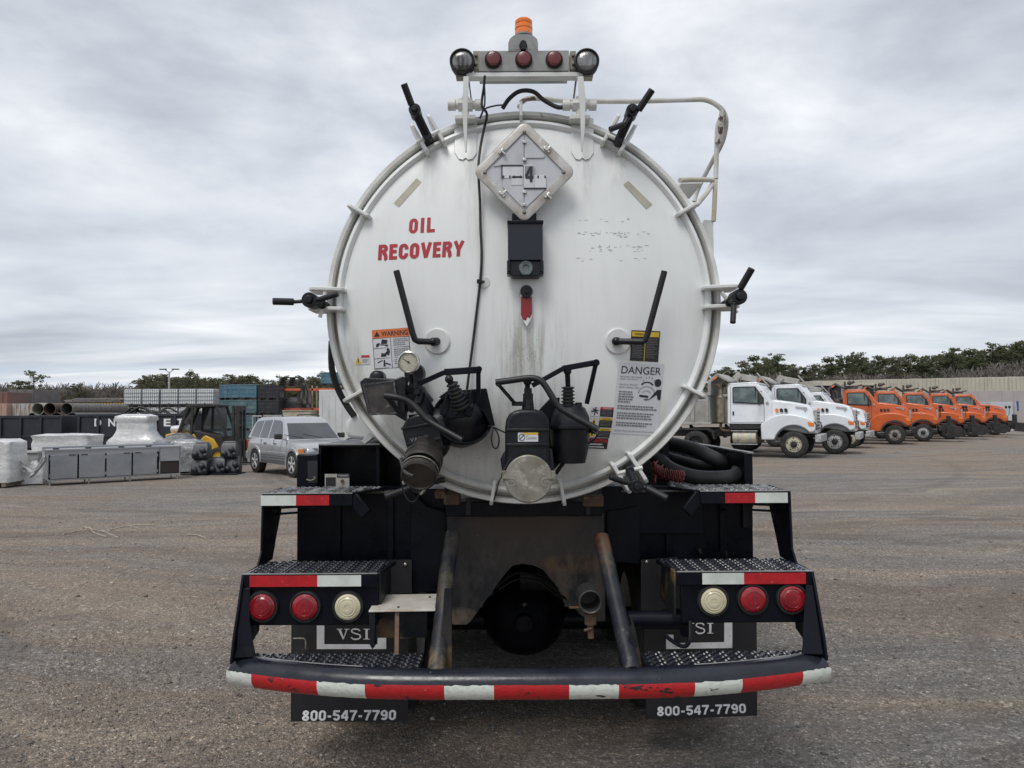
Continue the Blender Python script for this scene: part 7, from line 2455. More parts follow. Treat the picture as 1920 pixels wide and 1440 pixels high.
mb = MB(); mb.box(.15, 1.32, -.52, .52, 2.12, 2.20); B_(mb, 'cab_roof', M['chassis'], fl_, bev=.02)
mb = MB(); mb.box(.40, 1.28, .45, .47, 1.2, 2.1); mb2 = B_(mb, 'cab_glass', M['glass'], fl_)
mb = MB(); mb.add([V(-.12, -.46, 1.2), V(.2, -.46, 2.1), V(.2, .46, 2.1), V(-.12, .46, 1.2)], [(0, 1, 2, 3)]); B_(mb, 'rear_glass', M['glassgreen'], fl_)
mb = MB(); mb.cyl(V(-.55, -.05, 1.28), V(.10, -.05, 1.34), .15, n=18); B_(mb, 'gas_bottle', M['alulight'], fl_, bev=.03)
for x in (1.78, 1.92):
    mb = MB(); mb.box(x, x + .09, -.42, -.30, .1, 2.15); mb.box(x, x + .09, .30, .42, .1, 2.15); B_(mb, 'mast_rail', M['chassis'], fl_, bev=.008)
mb = MB()
for k in range(4):
    mb.box(1.80, 1.98, -.40, .40, .3 + k * .55, .38 + k * .55)
B_(mb, 'mast_crossbars', M['chassis'], fl_)
mb = MB(); mb.box(2.03, 2.08, -.5, .5, .3, .9); mb.box(2.08, 2.13, -.15, -.05, .05, .9); mb.box(2.08, 3.1, -.15, -.05, .05, .09); mb.box(2.08, 2.13, .15, .25, .05, .9); mb.box(2.08, 3.1, .15, .25, .05, .09); B_(mb, 'fork_carriage', M['chassis'], fl_, bev=.005)
for x, r in ((-.1, .27), (1.35, .33)):
    for y in (-.5, .5):
        mb = MB(); tyre_mesh(mb, x, y, r, .22); w1 = B_(mb, 'wheel', M['tyre'], fl_)
        mb = MB(); mb.lathe([(r * .56, .08), (r * .4, .06), (0, .08)], (x, y, r), V(0, -1 if y < 0 else 1, 0), 18); B_(mb, 'rim', M['loaderyellow'], w1)

# open top waste containers
M['navysteel'] = mat('navy_container_steel', (0.012, 0.014, 0.022), 0.5, c2=(0.022, 0.024, 0.032), ns=2.5, c3=(0.07, 0.05, 0.04), ns3=5, lo3=.66, hi3=.75, bump=.15, bs=8)


def rolloff(label, x0, x1, Y, h):
    t = thing('waste_container', label, 'waste container', V(x0, Y, 0), 0, 'navy open top waste containers')
    L_ = x1 - x0
    for a in ((0, L_, 0, .06), (0, L_, 2.2, 2.26)):
        mb = MB(); mb.box(a[0], a[1], a[2], a[3], .15, h); B_(mb, 'side_wall', M['navysteel'], t)
    for x in (0, L_ - .06):
        mb = MB(); mb.box(x, x + .06, .06, 2.2, .15, h); B_(mb, 'end_wall', M['navysteel'], t)
    mb = MB(); mb.box(0, L_, 0, 2.26, .12, .2); B_(mb, 'floor', M['navysteel'], t)
    for y in (-.06, 2.2):
        mb = MB(); mb.box(-.05, L_ + .05, y, y + .12, h - .04, h + .10); B_(mb, 'top_rail', M['navysteel'], t, bev=.02)
    n = int(L_ / .95)
    for k in range(n + 1):
        x = .0 + (L_ - .12) * k / n
        mb = MB(); mb.box(x, x + .12, -.10, .0, .15, h - .04); B_(mb, 'side_rib', M['navysteel'], t, bev=.01)
    mb = MB(); mb.box(0, L_, -.07, 0, .75, .83); B_(mb, 'waist_rail', M['navysteel'], t)
    for x in (.3, L_ - .5):
        mb = MB(); mb.cyl(V(x, -.02, .12), V(x, .15, .12), .12, n=14); B_(mb, 'roller', M['chassis'], t)
    return t


Yd = 37.5
hd_ = P(0, 783, Yd).z
r1 = rolloff('navy waste container farthest left, stacked pipes behind its rim', G(-150, Yd).x, G(118, Yd + 0).x, Yd, hd_)
r2 = rolloff('navy waste container with white letters and black hoses heaped on top', G(147, Yd).x, G(368, Yd).x, Yd, P(0, 781, Yd).z)
mt_ = mat('container_lettering', (.70, .71, .72), .5)
for ch, px in (('D', 183.5), ('N', 209.5), ('E', 313.5), ('T', 337.5)):
    text_on(ch, R4(px - 6.5, 785, px + 6.5, 799.5), flat(Yd - .012), mt_, 'letter', r2, off=0, bold=.03)
mb = MB(); mb.box(G(181, Yd).x - .3, G(352, Yd).x, Yd - .011, Yd - .0, 1.25, 1.75); mb.build('lettering_panel', M['navysteel'], r2)
# black hoses heaped in it
mb = MB()
rnd = random.Random(12)
for k in range(16):
    x0 = rnd.uniform(208, 340); w_ = rnd.uniform(30, 85); yb = 784
    top = rnd.uniform(763, 776)
    yy = Yd + .5 + rnd.uniform(0, 1.3)
    tb(mb, [(x0, yb, yy), (x0 + w_ * .25, (yb + top) / 2 - 2, yy), (x0 + w_ * .5, top, yy + .1), (x0 + w_ * .8, (yb + top) / 2, yy), (x0 + w_, yb + 3, yy)], rnd.uniform(1.6, 2.6), 8, 4)
o = mb.build('rubber_hoses', M['rubber'], None, world=False, kind='stuff')
tag(o, 'tangle of black rubber hoses heaped over the lettered container', 'hoses')

# steel pipes stacked
M['pipegrey'] = mat('grey_pipe', (0.17, 0.165, 0.155), 0.6, .2, c2=(0.09, 0.085, 0.08), ns=4, c3=(.14, .08, .05), ns3=5)
M['pipepale'] = mat('pale_pipe', (0.36, 0.35, 0.30), 0.55, c2=(0.22, 0.20, 0.17), ns=4)
M['piperust'] = mat('rusty_pipe', (0.10, 0.07, 0.05), 0.75, c2=(0.05, 0.04, 0.035), ns=4)
Yp = 40.3
lbl = {(75, 767): ('pale grey steel pipe, left end of the top row', 'pipepale'), (101, 767): ('dark steel pipe in the middle of the top row', 'piperust'), (127, 767): ('grey steel pipe, right end of the top row', 'pipegrey'),
       (114, 785): ('brown lined steel pipe in the second row, left of two', 'piperust'), (138, 785): ('brown lined steel pipe in the second row, right of two', 'pipegrey'), (127, 803): ('dark mouthed steel pipe in the third row, beside the lettered container', 'piperust'),
       (103, 803): ('steel pipe in the third row peeking over the left container', 'pipegrey'), (90, 785): ('steel pipe in the second row half hidden by the left container', 'pipegrey')}
for (px, py), (lb_, mm) in list(lbl.items()) + [((x, y), ('steel pipe at the hidden foot of the pipe stack', 'pipegrey')) for x, y in ((62, 785), (78, 803), (140, 822), (115, 822), (90, 822), (66, 822))]:
    c_ = P(px, py, Yp)
    yy = 0 if py > 780 and px < 100 else random.uniform(-.4, .2)
    mb = MB()
    r = .335
    prf = [(r - .03, 0), (r, 0), (r, 6), (r - .03, 6)]
    mb.lathe(prf + [prf[0]], V(c_.x, Yp + yy, c_.z), YA, 28)
    o = mb.build('steel_pipe', M[mm], None, world=False)
    tag(o, lb_, 'pipe', 'stacked steel pipes')

# objects further back on the left
def boxthing(name, label, cat, x0, y0, x1, y1, Y, dep, m_, ribs=0, group=None, ground=True, hor=False):
    a, b = P(x0, y0, Y), P(x1, y1, Y)
    zb = 0 if ground else b.z
    t = thing(name, label, cat, V(a.x, Y, zb), 0, group)
    W_, H_ = b.x - a.x, a.z - zb
    mb = MB(); mb.box(0, W_, 0, dep, 0, H_); bo = B_(mb, 'body', m_, t, bev=.02)
    if ribs:
        for k in range(ribs + 1):
            mb = MB()
            if hor:
                z = (H_ - .06) * k / ribs; mb.box(-.02, W_ + .02, -.035, 0, z, z + .06)
            else:
                x = (W_ - .05) * k / ribs; mb.box(x, x + .05, -.035, 0, .02, H_ - .02)
            B_(mb, 'rib', m_, bo)
    return t


M['rustwhite'] = mat('rust_streaked_container', (0.42, 0.41, 0.38), 0.6, c2=(0.20, 0.12, 0.09), ns=1.6, lo=.48, hi=.66, stretch=(2, 1, .6), c3=(.13, .06, .04), ns3=2.5, lo3=.6, hi3=.7)
M['pinkbox'] = mat('faded_salmon_container', (0.42, 0.26, 0.21), 0.6, c2=(0.35, 0.24, 0.20), ns=2)
M['greybrown'] = mat('grey_brown_box', (0.16, 0.145, 0.14), 0.65, c2=(.11, .10, .10), ns=2)
M['teal'] = mat('teal_steel', (0.035, 0.10, 0.12), 0.5, c2=(0.06, 0.15, 0.17), ns=2.5, c3=(.10, .09, .08), ns3=5)
M['bluecrate'] = mat('faded_blue_crate', (0.055, 0.135, 0.19), 0.55, c2=(0.11, 0.20, 0.24), ns=2, c3=(.16, .20, .20), ns3=6, lo3=.56, hi3=.7)
M['bluecrate2'] = mat('grimy_blue_green_crate', (0.060, 0.125, 0.14), 0.6, c2=(0.13, 0.19, 0.19), ns=2, c3=(.05, .05, .05), ns3=5, lo3=.55, hi3=.7)
M['blackcrate'] = mat('black_plastic_crate', (0.017, 0.018, 0.022), 0.5, c2=(0.03, 0.03, 0.034), ns=3)
M['dullwhite'] = mat('dull_white_container', (0.56, 0.57, 0.565), 0.5, c2=(0.46, 0.465, 0.455), ns=1.3, c3=(.25, .22, .2), ns3=7, lo3=.66, hi3=.75)

boxthing('shipping_container', 'faded salmon container at the far left edge', 'container', -40, 757, 12, 800, 46, 2.4, M['pinkbox'], 5)
boxthing('shipping_container', 'rust streaked white container behind the stacked pipes', 'container', 13, 757, 62, 800, 46.5, 2.4, M['rustwhite'], 6)
boxthing('shipping_container', 'dark red brown container stacked on the salmon one', 'container', -30, 735, 14, 757, 47, 2.4, mat('red_brown_box', (.16, .08, .065), .6, c2=(.11, .09, .08), ns=2), 5, ground=False)
t = boxthing('truck_box', 'grey brown box body above the rust streaked container', 'box body', 16, 731, 62, 756, 50, 3, M['greybrown'], 3, ground=False)
boxthing('storage_tank', 'teal steel tank between the pipes and the yellow machine', 'tank', 140, 762, 172, 800, 48, 2.5, M['teal'], 3)
boxthing('storage_box', 'narrow tan box beside the yellow machine', 'box', 172.5, 762, 181, 800, 48, 2, mat('tan_box', (.25, .22, .17), .6))
t = boxthing('yellow_machine', 'bright yellow machine hood behind the lettered container', 'machine', 183, 762, 232, 800, 49, 2.5, mat('bright_machine_yellow', (.70, .55, .02), .4, c2=(.6, .45, .02), ns=3), 0)
for x, z in ((.35, 2.35), (.35, 1.95), (.95, 2.0)):
    mb = MB(); mb.box(x, x + .28, -.02, .0, z - .35, z - .2); B_(mb, 'vent', M['chassis'], t)
for k in range(5):
    mb = MB(); x = 8 + 0 * k
p0 = P(100, 757, 52); p1 = P(232, 752, 52)
t = thing('flatbed_rack', 'flatbed trailer edge with black and yellow hazard stripes', 'trailer', V(p0.x, 52, 0))
mb = MB(); mb.box(0, p1.x - p0.x, 0, 2.4, p1.z - .55, p1.z - .12); B_(mb, 'bed', M['bodydark'], t)
n = 24
for k in range(n):
    w1 = (p1.x - p0.x) / n
    mb = MB(); mb.prism([V(k * w1, -.02, p1.z - .30), V(k * w1 + w1 * .5, -.02, p1.z - .30), V(k * w1 + w1, -.02, p1.z - .12), V(k * w1 + w1 * .5, -.02, p1.z - .12)], (0, .018, 0)); B_(mb, 'hazard_stripe', M['loaderyellow'], t)
for x in (.6, p1.x - p0.x - 1.2):
    for y in (.2, 2.0):
        mb = MB(); mb.cyl(V(x, y - .1, .5), V(x, y + .15, .5), .5, n=20); B_(mb, 'wheel', M['tyre'], t)
for k in range(14):
    x0 = random.uniform(118, 150); x1 = random.uniform(205, 234)
    z = p1.z - .08 + .07 * (k // 4) + .03
    y = 52.2 + (k % 4) * .5
    a, b = G(x0, y), G(x1, y)
    mb = MB(); r_ = random.uniform(.035, .06); mb.tube([V(a.x, y, z + .02), V((a.x + b.x) / 2, y, z + random.uniform(-.02, .04)), V(b.x, y, z + .02)], r_, 8)
    tag(mb.build('long_pole', M['pipegrey'] if k % 3 else M['greybrown'], None, world=False), 'long grey pole lying on the hazard striped trailer', 'pole', 'long poles on the flatbed trailer')

# caged liquid totes
def tote():
    t = thing('caged_tote', 'white plastic liquid tote in a grey wire cage, in the front row of the tote stacks', 'liquid tote', group='caged liquid totes')
    mb = MB(); mb.box(.03, 1.17, .03, .97, .16, 1.13); B_(mb, 'bottle', mat('tote_plastic', (.72, .74, .72), .45, c2=(.64, .66, .65), ns=1.5), t, bev=.06, seg=3)
    mb = MB()
    for k in range(9):
        x = .02 + 1.16 * k / 8
        mb.box(x - .009, x + .009, -.0, .02, .13, 1.16); mb.box(x - .012, x + .012, .98, 1.0, .13, 1.16)
    for k in range(5):
        z = .2 + .95 * k / 4
        for y in (-.012, .992):
            mb.box(0, 1.2, y, y + .018, z - .014, z + .014)
        for x in (-.004, 1.186):
            mb.box(x, x + .018, 0, 1.0, z - .014, z + .014)
    for k in range(7):
        y = .1 + .8 * k / 6
        for x in (.0, 1.18):
            mb.box(x, x + .02, y - .01, y + .01, .13, 1.16)
    B_(mb, 'wire_cage', mat('galvanised_wire', (.24, .26, .28), .45, .5), t)
    mb = MB(); mb.box(0, 1.2, 0, 1.0, .10, .14)
    for x in (0, .5, 1.05):
        mb.box(x, x + .15, 0, 1.0, 0, .10)
    B_(mb, 'pallet', M['chassis'], t)
    mb = MB(); mb.cyl(V(.6, -.05, .20), V(.6, .05, .20), .05, n=10); B_(mb, 'outlet', M['chassis'], t)
    return t


tt = tote()
Yt = 47.5
x00 = G(231, Yt).x
for i in range(5):
    for j in range(3):
        lb_ = 'caged white liquid tote, %s in the top layer of the tote stacks' % ['leftmost', 'second from the left', 'middle one', 'fourth from the left', 'rightmost'][i] if j == 2 else 'caged white liquid tote low in the tote stacks'
        loc = V(x00 + i * 1.13 + (0 if i < 2 else .04), Yt + .04 * i, j * 1.165)
        if i == 0 and j == 0:
            tt.location = loc; tt['label'] = lb_
        else:
            dup(tt, loc, 0, lb_, scale=(.93, 1, 1))
tt.scale = (.93, 1, 1)


# stacked blue and black bulk crates
def crate(m_, name, label, cat, group):
    t = thing(name, label, cat, group=group)
    mb = MB()
    mb.box(0, 1.2, 0, .04, .14, .86); mb.box(0, 1.2, .96, 1.0, .14, .86); mb.box(0, .04, .04, .96, .14, .86); mb.box(1.16, 1.2, .04, .96, .14, .86); mb.box(.0, 1.2, 0, 1.0, .12, .16)
    bo = B_(mb, 'crate_box', m_, t, bev=.012)
    mb = MB(); mb.box(-.02, 1.22, -.02, 1.02, .80, .86); B_(mb, 'rim', m_, bo, bev=.01)
    for z in (.34, .58):
        mb = MB(); mb.box(-.005, 1.205, -.018, .0, z, z + .035); B_(mb, 'rib', m_, bo)
    for x in (.02, .40, .78, 1.14):
        mb = MB(); mb.box(x, x + .04, -.018, 0, .16, .80); B_(mb, 'rib', m_, bo)
    for x in (0, .5, 1.05):
        mb = MB(); mb.box(x, x + .15, 0, 1.0, 0, .12); B_(mb, 'runner', M['chassis'], t)
    return t


Yc = 43.0
cb1 = crate(M['bluecrate'], 'bulk_crate', 'x', 'crate', 'stacked blue bulk crates')
cb2 = crate(M['bluecrate2'], 'bulk_crate', 'x', 'crate', 'stacked blue bulk crates')
cb3 = crate(M['blackcrate'], 'bulk_crate', 'x', 'crate', 'stacked black bulk crates')
used = set()


def putc(src, loc, label, rz=0, sc_=None):
    if src.name in used:
        o = dup(src, loc, rz, label, scale=sc_)
    else:
        used.add(src.name)
        src.location = loc; src.rotation_euler = (0, 0, rz); src['label'] = label
        if sc_: src.scale = sc_
    return src


zt = ['lowest', 'second from the bottom', 'third from the bottom', 'topmost']
xa_, xb_, xc_ = G(407, Yc).x, G(430.5, Yc).x, G(483, Yc).x
for j in range(4):
    putc(cb2 if j < 3 else cb1, V(xb_, Yc, j * .89), 'blue bulk crate %s in the wide front column beside the forklift' % zt[j], 0, (1.28, 1, 1.03))
    putc(cb2 if j < 3 else cb1, V(xa_, Yc + .3, j * .89), 'blue bulk crate %s in the narrow column left of the wide one' % zt[j], 0, (.58, 1, 1.03))
    putc(cb3, V(xc_, Yc, j * .88), 'black bulk crate %s in the column beside the orange rack' % zt[j], 0, (1.02, 1, 1.02))
putc(cb1, V(G(601, 44).x, 44, P(0, 726, 44).z), 'blue bulk crate standing on top of the orange rack beside the tank', 0, (1.1, 1, .9))

# pallet rack with orange beams
M['rackorange'] = mat('rack_beam_orange', (0.58, 0.12, 0.055), 0.5, c2=(.45, .10, .06), ns=3)
Yr = 44.0
xr0, xr1 = G(523, Yr).x, G(640, Yr).x
rk = thing('pallet_rack', 'tall pallet rack with two orange beams behind the SUV', 'pallet rack', V(xr0, Yr, 0))
LR = xr1 - xr0
for zpx in (728, 765):
    z = P(0, zpx + 5, Yr).z
    for y in (0, 1.0):
        mb = MB(); mb.box(0, LR, y, y + .05, z - .09, z + .05); B_(mb, 'beam', M['rackorange'], rk)
    for k in range(8):
        mb = MB(); x = .1 + k * (LR - .3) / 7; mb.box(x, x + .12, .05, 1.0, z + .05, z + .075); B_(mb, 'deck_board', M['wood'], rk)
for x in (0, LR * .52, LR - .08):
    for y in (0, 1.0):
        mb = MB(); mb.box(x, x + .08, y, y + .07, 0, P(0, 728, Yr).z + .05); B_(mb, 'upright', mat('rack_upright_tan', (.36, .30, .20), .6) if x else M['chassis'], rk)
zt_ = P(0, 728, Yr).z


def pallet(label, loc, m_=M['wood']):
    t = thing('pallet', label, 'pallet', loc, random.uniform(-.05, .05), 'wooden pallets on the orange rack')
    for k in range(3):
        mb = MB(); mb.box(.55 * k, .55 * k + .1, 0, 1.0, 0, .1); B_(mb, 'bearer', m_, t)
    for k in range(6):
        mb = MB(); mb.box(0, 1.2, k * .18, k * .18 + .10, .1, .12); B_(mb, 'board', m_, t)
    return t


mdw = mat('dark_pallet_wood', (.07, .062, .055), .8, c2=(.04, .036, .034), ns=4)  # darker wood tone for the pallets on top of the rack
for k in range(4):
    pallet('dark wooden pallet %s of the four on top of the orange rack' % ['lowest', 'second', 'third', 'topmost'][k], V(G(519, Yr).x + .05 * k, Yr + .1, zt_ + .06 + .13 * k), mdw)
wrapped('dark tarp covered load on the middle shelf of the orange rack', V(G(548, Yr).x, Yr + .5, P(0, 766, Yr).z - .05), 0, [(.0, .8, .45), (.35, .75, .4), (.6, .45, .3), (.66, .2, .2)], 0, 6, M['blackcrate'], 'loads on the orange rack', pal=False)
mtp = mat('brown_grey_tarp', (.13, .11, .105), .7, c2=(.07, .065, .065), ns=4, bump=.5, bs=8, bd=.03)
mb = MB()
rg_ = []
for i in range(9):
    z_ = P(0, 722 + i * 5.0, 43.7).z
    hw = .08 + .38 * min(1, i / 5)
    cx = G(570, 43.7).x
    rg_.append([V(cx + hw * (-1 + 2 * k / 10) + .05 * math.sin(k * 2 + i * .4), 43.75 + .09 * math.sin(k * 2.4 + i * .5), z_ + .06 * math.sin(k * 3.1)) for k in range(11)])
mb.loft(rg_, caps=False, closed=False)
tag(mb.build('hanging_tarp', mtp, None, world=False, solid=.02), 'brown grey tarp hanging in folds from the top beam of the orange rack', 'tarp')
boxthing('board_stack', 'pale stack of boards on the ground under the orange rack behind the SUV', 'board stack', 530, 769, 583, 800, 42.6, 1.0, mat('pale_boards', (.42, .38, .28), .7, c2=(.28, .25, .19), ns=3), 6, hor=True)
# tubular cart behind the SUV
gc = G(474, 33)
mb = MB()
for q in (((0, 0, .3), (0, 0, 1.75)), ((0, 0, 1.75), (1.35, 0, 1.75)), ((1.35, 0, 1.75), (1.35, 0, .3)), ((0, .7, .3), (0, .7, 1.75)), ((0, .7, 1.75), (1.35, .7, 1.75)), ((1.35, .7, 1.75), (1.35, .7, .3)), ((0, 0, 1.75), (0, .7, 1.75)),
          ((1.35, 0, 1.75), (1.35, .7, 1.75)), ((0, 0, .32), (1.35, 0, .32)), ((0, .7, .32), (1.35, .7, .32)), ((.66, 0, .3), (.66, 0, 1.75))):
    mb.tube([V(*q[0]), V(*q[1])], .025, 8)
t = thing('frame_cart', 'grey tubular frame cart standing behind the SUV roof', 'cart', gc)
B_(mb, 'frame', M['wheelgrey'], t)
mb = MB(); mb.box(0, 1.35, 0, .7, .26, .30); B_(mb, 'deck', M['bodydark'], t)
for x in (.1, 1.25):
    for y in (.05, .65):
        mb = MB(); mb.cyl(V(x, y - .03, .13), V(x, y + .03, .13), .13, n=14); B_(mb, 'caster', M['tyre'], t)
t = boxthing('shipping_container', 'large dull white container between the SUV and the tank', 'container', 598, 731, 720, 840, 36.5, 5.0, M['dullwhite'], 0)
W_ = (G(720, 36.5) - G(598, 36.5)).x
for k in range(9):
    mb = MB(); x = .15 + k * (W_ - .3) / 9; mb.box(x, x + .03, -.018, 0, .12, 2.75); B_(mb, 'panel_joint', M['dullwhite'], t)

# lamp post
lp = thing('yard_light', 'twin armed yard light rising above the pine trees on the left', 'lamp post', G(316.5, 75))
zt2 = P(316, 697, 75).z
mb = MB(); mb.cyl(V(0, 0, 0), V(0, 0, zt2), .12, .08, 12); B_(mb, 'pole', M['wheelgrey'], lp)
for s_ in (-1, 1):
    mb = MB(); mb.bar(V(0, 0, zt2 - .1), V(s_ * .45, 0, zt2 + .22), .05, .05); mb.box(min(s_ * .3, s_ * .95), max(s_ * .3, s_ * .95), -.15, .15, zt2 + .2, zt2 + .3); B_(mb, 'lamp_head', M['chassis'], lp)

# ------------------------------------------------------------------ right side background
M['beige'] = mat('beige_container', (0.50, 0.47, 0.385), 0.6, c2=(0.44, 0.41, 0.34), ns=.6, c3=(.22, .17, .12), ns3=1.4, lo3=.60, hi3=.72, st3=(1.5, 1, .5))
M['pinkwall'] = mat('pinkish_grey_panel', (0.40, 0.37, 0.355), 0.65, c2=(0.36, 0.335, 0.325), ns=.5)
Yb = 112.0
xb = 1525
k = 0
lbb = ['partly above the dark shed', 'second from the left of the visible row', 'third from the left', 'middle of the row', 'fifth from the left', 'sixth from the left', 'above the pale generator box', 'last one at the right edge']
while xb < 1960:
    zt3 = P(xb, 714 - (xb - 1525) * .021, Yb).z
    a, b = G(xb, Yb), G(xb + 46, Yb)
    t = thing('shipping_container', 'beige container in the long upper row, ' + (lbb[k] if k < 8 else 'past the right edge'), 'container', V(a.x, Yb, 0), 0, 'beige containers in the long row')
    W_ = b.x - a.x - .08
    mb = MB(); mb.box(0, W_, 0, 6, 0.0, zt3); bo = B_(mb, 'body', M['beige'], t, bev=.04)
    for q in (0, W_ * .5 - .06, W_ - .12):
        mb = MB(); mb.box(q, q + .12, -.08, 0, .1, zt3); B_(mb, 'post', M['beige'], bo)
    for q in (W_ * .14, W_ * .32, W_ * .66, W_ * .84):
        mb = MB(); mb.cyl(V(q, -.08, .2), V(q, -.08, zt3 - .1), .05, n=6); B_(mb, 'lock_rod', M['beige'], bo)
    xb += 46
    k += 1
t = boxthing('low_building', 'long pinkish grey panel wall below the beige containers', 'building', 1790, 733, 1990, 800, 98, 8, M['pinkwall'], 9)
t = boxthing('open_shed', 'dark open shed with pale roof edge behind the first orange truck', 'shed', 1440, 733, 1546, 800, 90, 8, mat('pale_shed', (.34, .34, .335), .6), 0)
t = boxthing('open_shed', 'solid shed front painted as a shaded opening behind the white truck hoods and first orange cab', 'shed', 1542, 722, 1640, 800, 92, 8, mat('shed_opening_shade', (.020, .022, .032), .7, c2=(.035, .036, .045), ns=.6), 4)  # shade of the opening is the dark colour of a solid box
mb = MB(); a = P(1540, 723, 91.9); b = P(1642, 719, 91.9); mb.box(0, b.x - a.x, -.3, 8.2, a.z, a.z + .35); B_(mb, 'roof_edge', M['beige'], t)
# grey box body with frame near first orange truck
gg = G(1582, 62)
mb = MB(); z_ = P(1590, 720, 62).z
t = thing('box_frame', 'pale grey loading frame standing behind the third white truck', 'loading frame', gg)
mb.box(.0, .35, 0, .3, 0, z_); B_(mb, 'post', M['bodygrey'], t)
mb = MB(); mb.prism([V(.35, 0, z_ - .1), V(1.6, 0, z_ - .1), V(1.6, 0, z_ - .45), V(.35, 0, z_ - .9)], (0, 1.2, 0)); B_(mb, 'hopper', M['bodygrey'], t)
mb = MB(); mb.box(0, 2.2, 0, 1.2, 0, 2.2); B_(mb, 'base_box', M['bodygrey'], t)
t = boxthing('generator_box', 'pale blue grey generator cabinet right of the last orange truck', 'generator', 1858, 754, 1900, 800, 64, 2, mat('pale_generator', (.46, .49, .53), .5), 0)
mb = MB(); mb.box(2.02, 2.2, -.02, 0, 1.75, 2.3); B_(mb, 'grille', M['wheelgrey'], t)
t = boxthing('trailer_box', 'grey trailer with blue mark at the right edge', 'trailer', 1902, 756, 1990, 806, 66, 2, M['pinkwall'], 0)
mb = MB(); mb.box(.18, .36, -.02, 0, 1.75, 2.6); B_(mb, 'blue_mark', mat('blue_mark', (.03, .06, .30), .5), t)

# ------------------------------------------------------------------ trees
M['bark'] = mat('pine_bark', (0.075, 0.058, 0.048), 0.9, c2=(0.045, 0.036, 0.032), ns=2)
M['barkgrey'] = mat('bare_branch_bark', (0.19, 0.17, 0.155), 0.9, c2=(0.13, 0.115, 0.105), ns=.8)
M['needle'] = mat('pine_needles', (0.110, 0.130, 0.066), 0.8, c2=(0.165, 0.175, 0.098), ns=.45, lo=.4, hi=.6, c3=(0.065, 0.075, 0.048), ns3=.9)
M['needle2'] = mat('pale_pine_needles', (0.135, 0.138, 0.085), 0.8, c2=(0.175, 0.168, 0.108), ns=.45, lo=.4, hi=.6, c3=(0.06, 0.062, 0.042), ns3=.9)

leafy(M['needle'], 0)
leafy(M['needle2'], 0)


def leaf_clump(vs_, fs, c_, r, n, rnd, flat_=.6, s_=.28):
    for _ in range(n):
        while True:
            d = V(rnd.uniform(-1, 1), rnd.uniform(-1, 1), rnd.uniform(-1, 1))
            if d.length < 1:
                break
        d = d * (d.length ** -.3 if d.length > .05 else 1)
        p = c_ + V(d.x * r, d.y * r, d.z * r * flat_)
        a = V(rnd.gauss(0, 1), rnd.gauss(0, 1), rnd.gauss(0, .6)).normalized()
        b = a.cross(V(rnd.gauss(0, 1), rnd.gauss(0, 1), rnd.gauss(0, 1))).normalized()
        k = s_ * rnd.uniform(.6, 1.3)
        i = len(vs_)
        vs_ += [p - a * k, p + b * k * .45, p + a * k, p - b * k * .45]
        fs.append((i, i + 1, i + 2, i + 3))


def pine(seed, H, m_, spread=1.0, low=.35, dens=1.0):
    rnd = random.Random(seed)
    t = thing('pine_tree', 'pine', 'tree')
    mb = MB()
    lean = V(rnd.uniform(-.4, .4), rnd.uniform(-.3, .3), 0)
    trunk = [V(0, 0, 0), lean * .3 + V(0, 0, H * .35), lean * .8 + V(0, 0, H * .7), lean + V(0, 0, H * .94)]
    tp = catmull(trunk, 4)
    mb.tube(tp, [.17 * (1 - .82 * i / (len(tp) - 1)) * H / 12 + .02 for i in range(len(tp))], 7)
    vs_, fs = [], []
    nb = int(34 * dens)
    for k in range(nb):
        f = low + (1 - low) * (k + rnd.random() * .8) / nb
        base = tp[min(len(tp) - 1, int(f * .94 * (len(tp) - 1)))].lerp(tp[min(len(tp) - 1, int(f * .94 * (len(tp) - 1)) + 1)], .5)
        base.z = H * .94 * f
        ln = H * .20 * spread * (1.15 - .75 * ((f - low) / (1 - low)) ** 1.5) * rnd.uniform(.55, 1.25)
        a = rnd.uniform(0, 2 * PI)
        d = V(math.cos(a), math.sin(a), rnd.uniform(.05, .5))
        tip = base + d * ln
        mb.tube([base, base + d * ln * .5 + V(0, 0, .03), tip], [.05, .035, .018], 4)
        for q in range(rnd.randint(1, 3)):
            c_ = base + d * ln * rnd.uniform(.55, 1.08) + V(rnd.gauss(0, .35), rnd.gauss(0, .35), rnd.uniform(0, .35))
            leaf_clump(vs_, fs, c_, H * .046 * rnd.uniform(.5, 1.5), int(32 * dens), rnd, .5, .0165 * H)
    leaf_clump(vs_, fs, tp[-1] + V(0, 0, .1), H * .045, 50, rnd, .9, .017 * H)
    mb.build('trunk', M['bark'], t, world=False)
    me = bpy.data.meshes.new('crown')
    me.from_pydata([tuple(v) for v in vs_], [], fs)
    me.materials.append(m_)
    o = bpy.data.objects.new('crown', me)
    COL.objects.link(o); o.parent = t
    return t


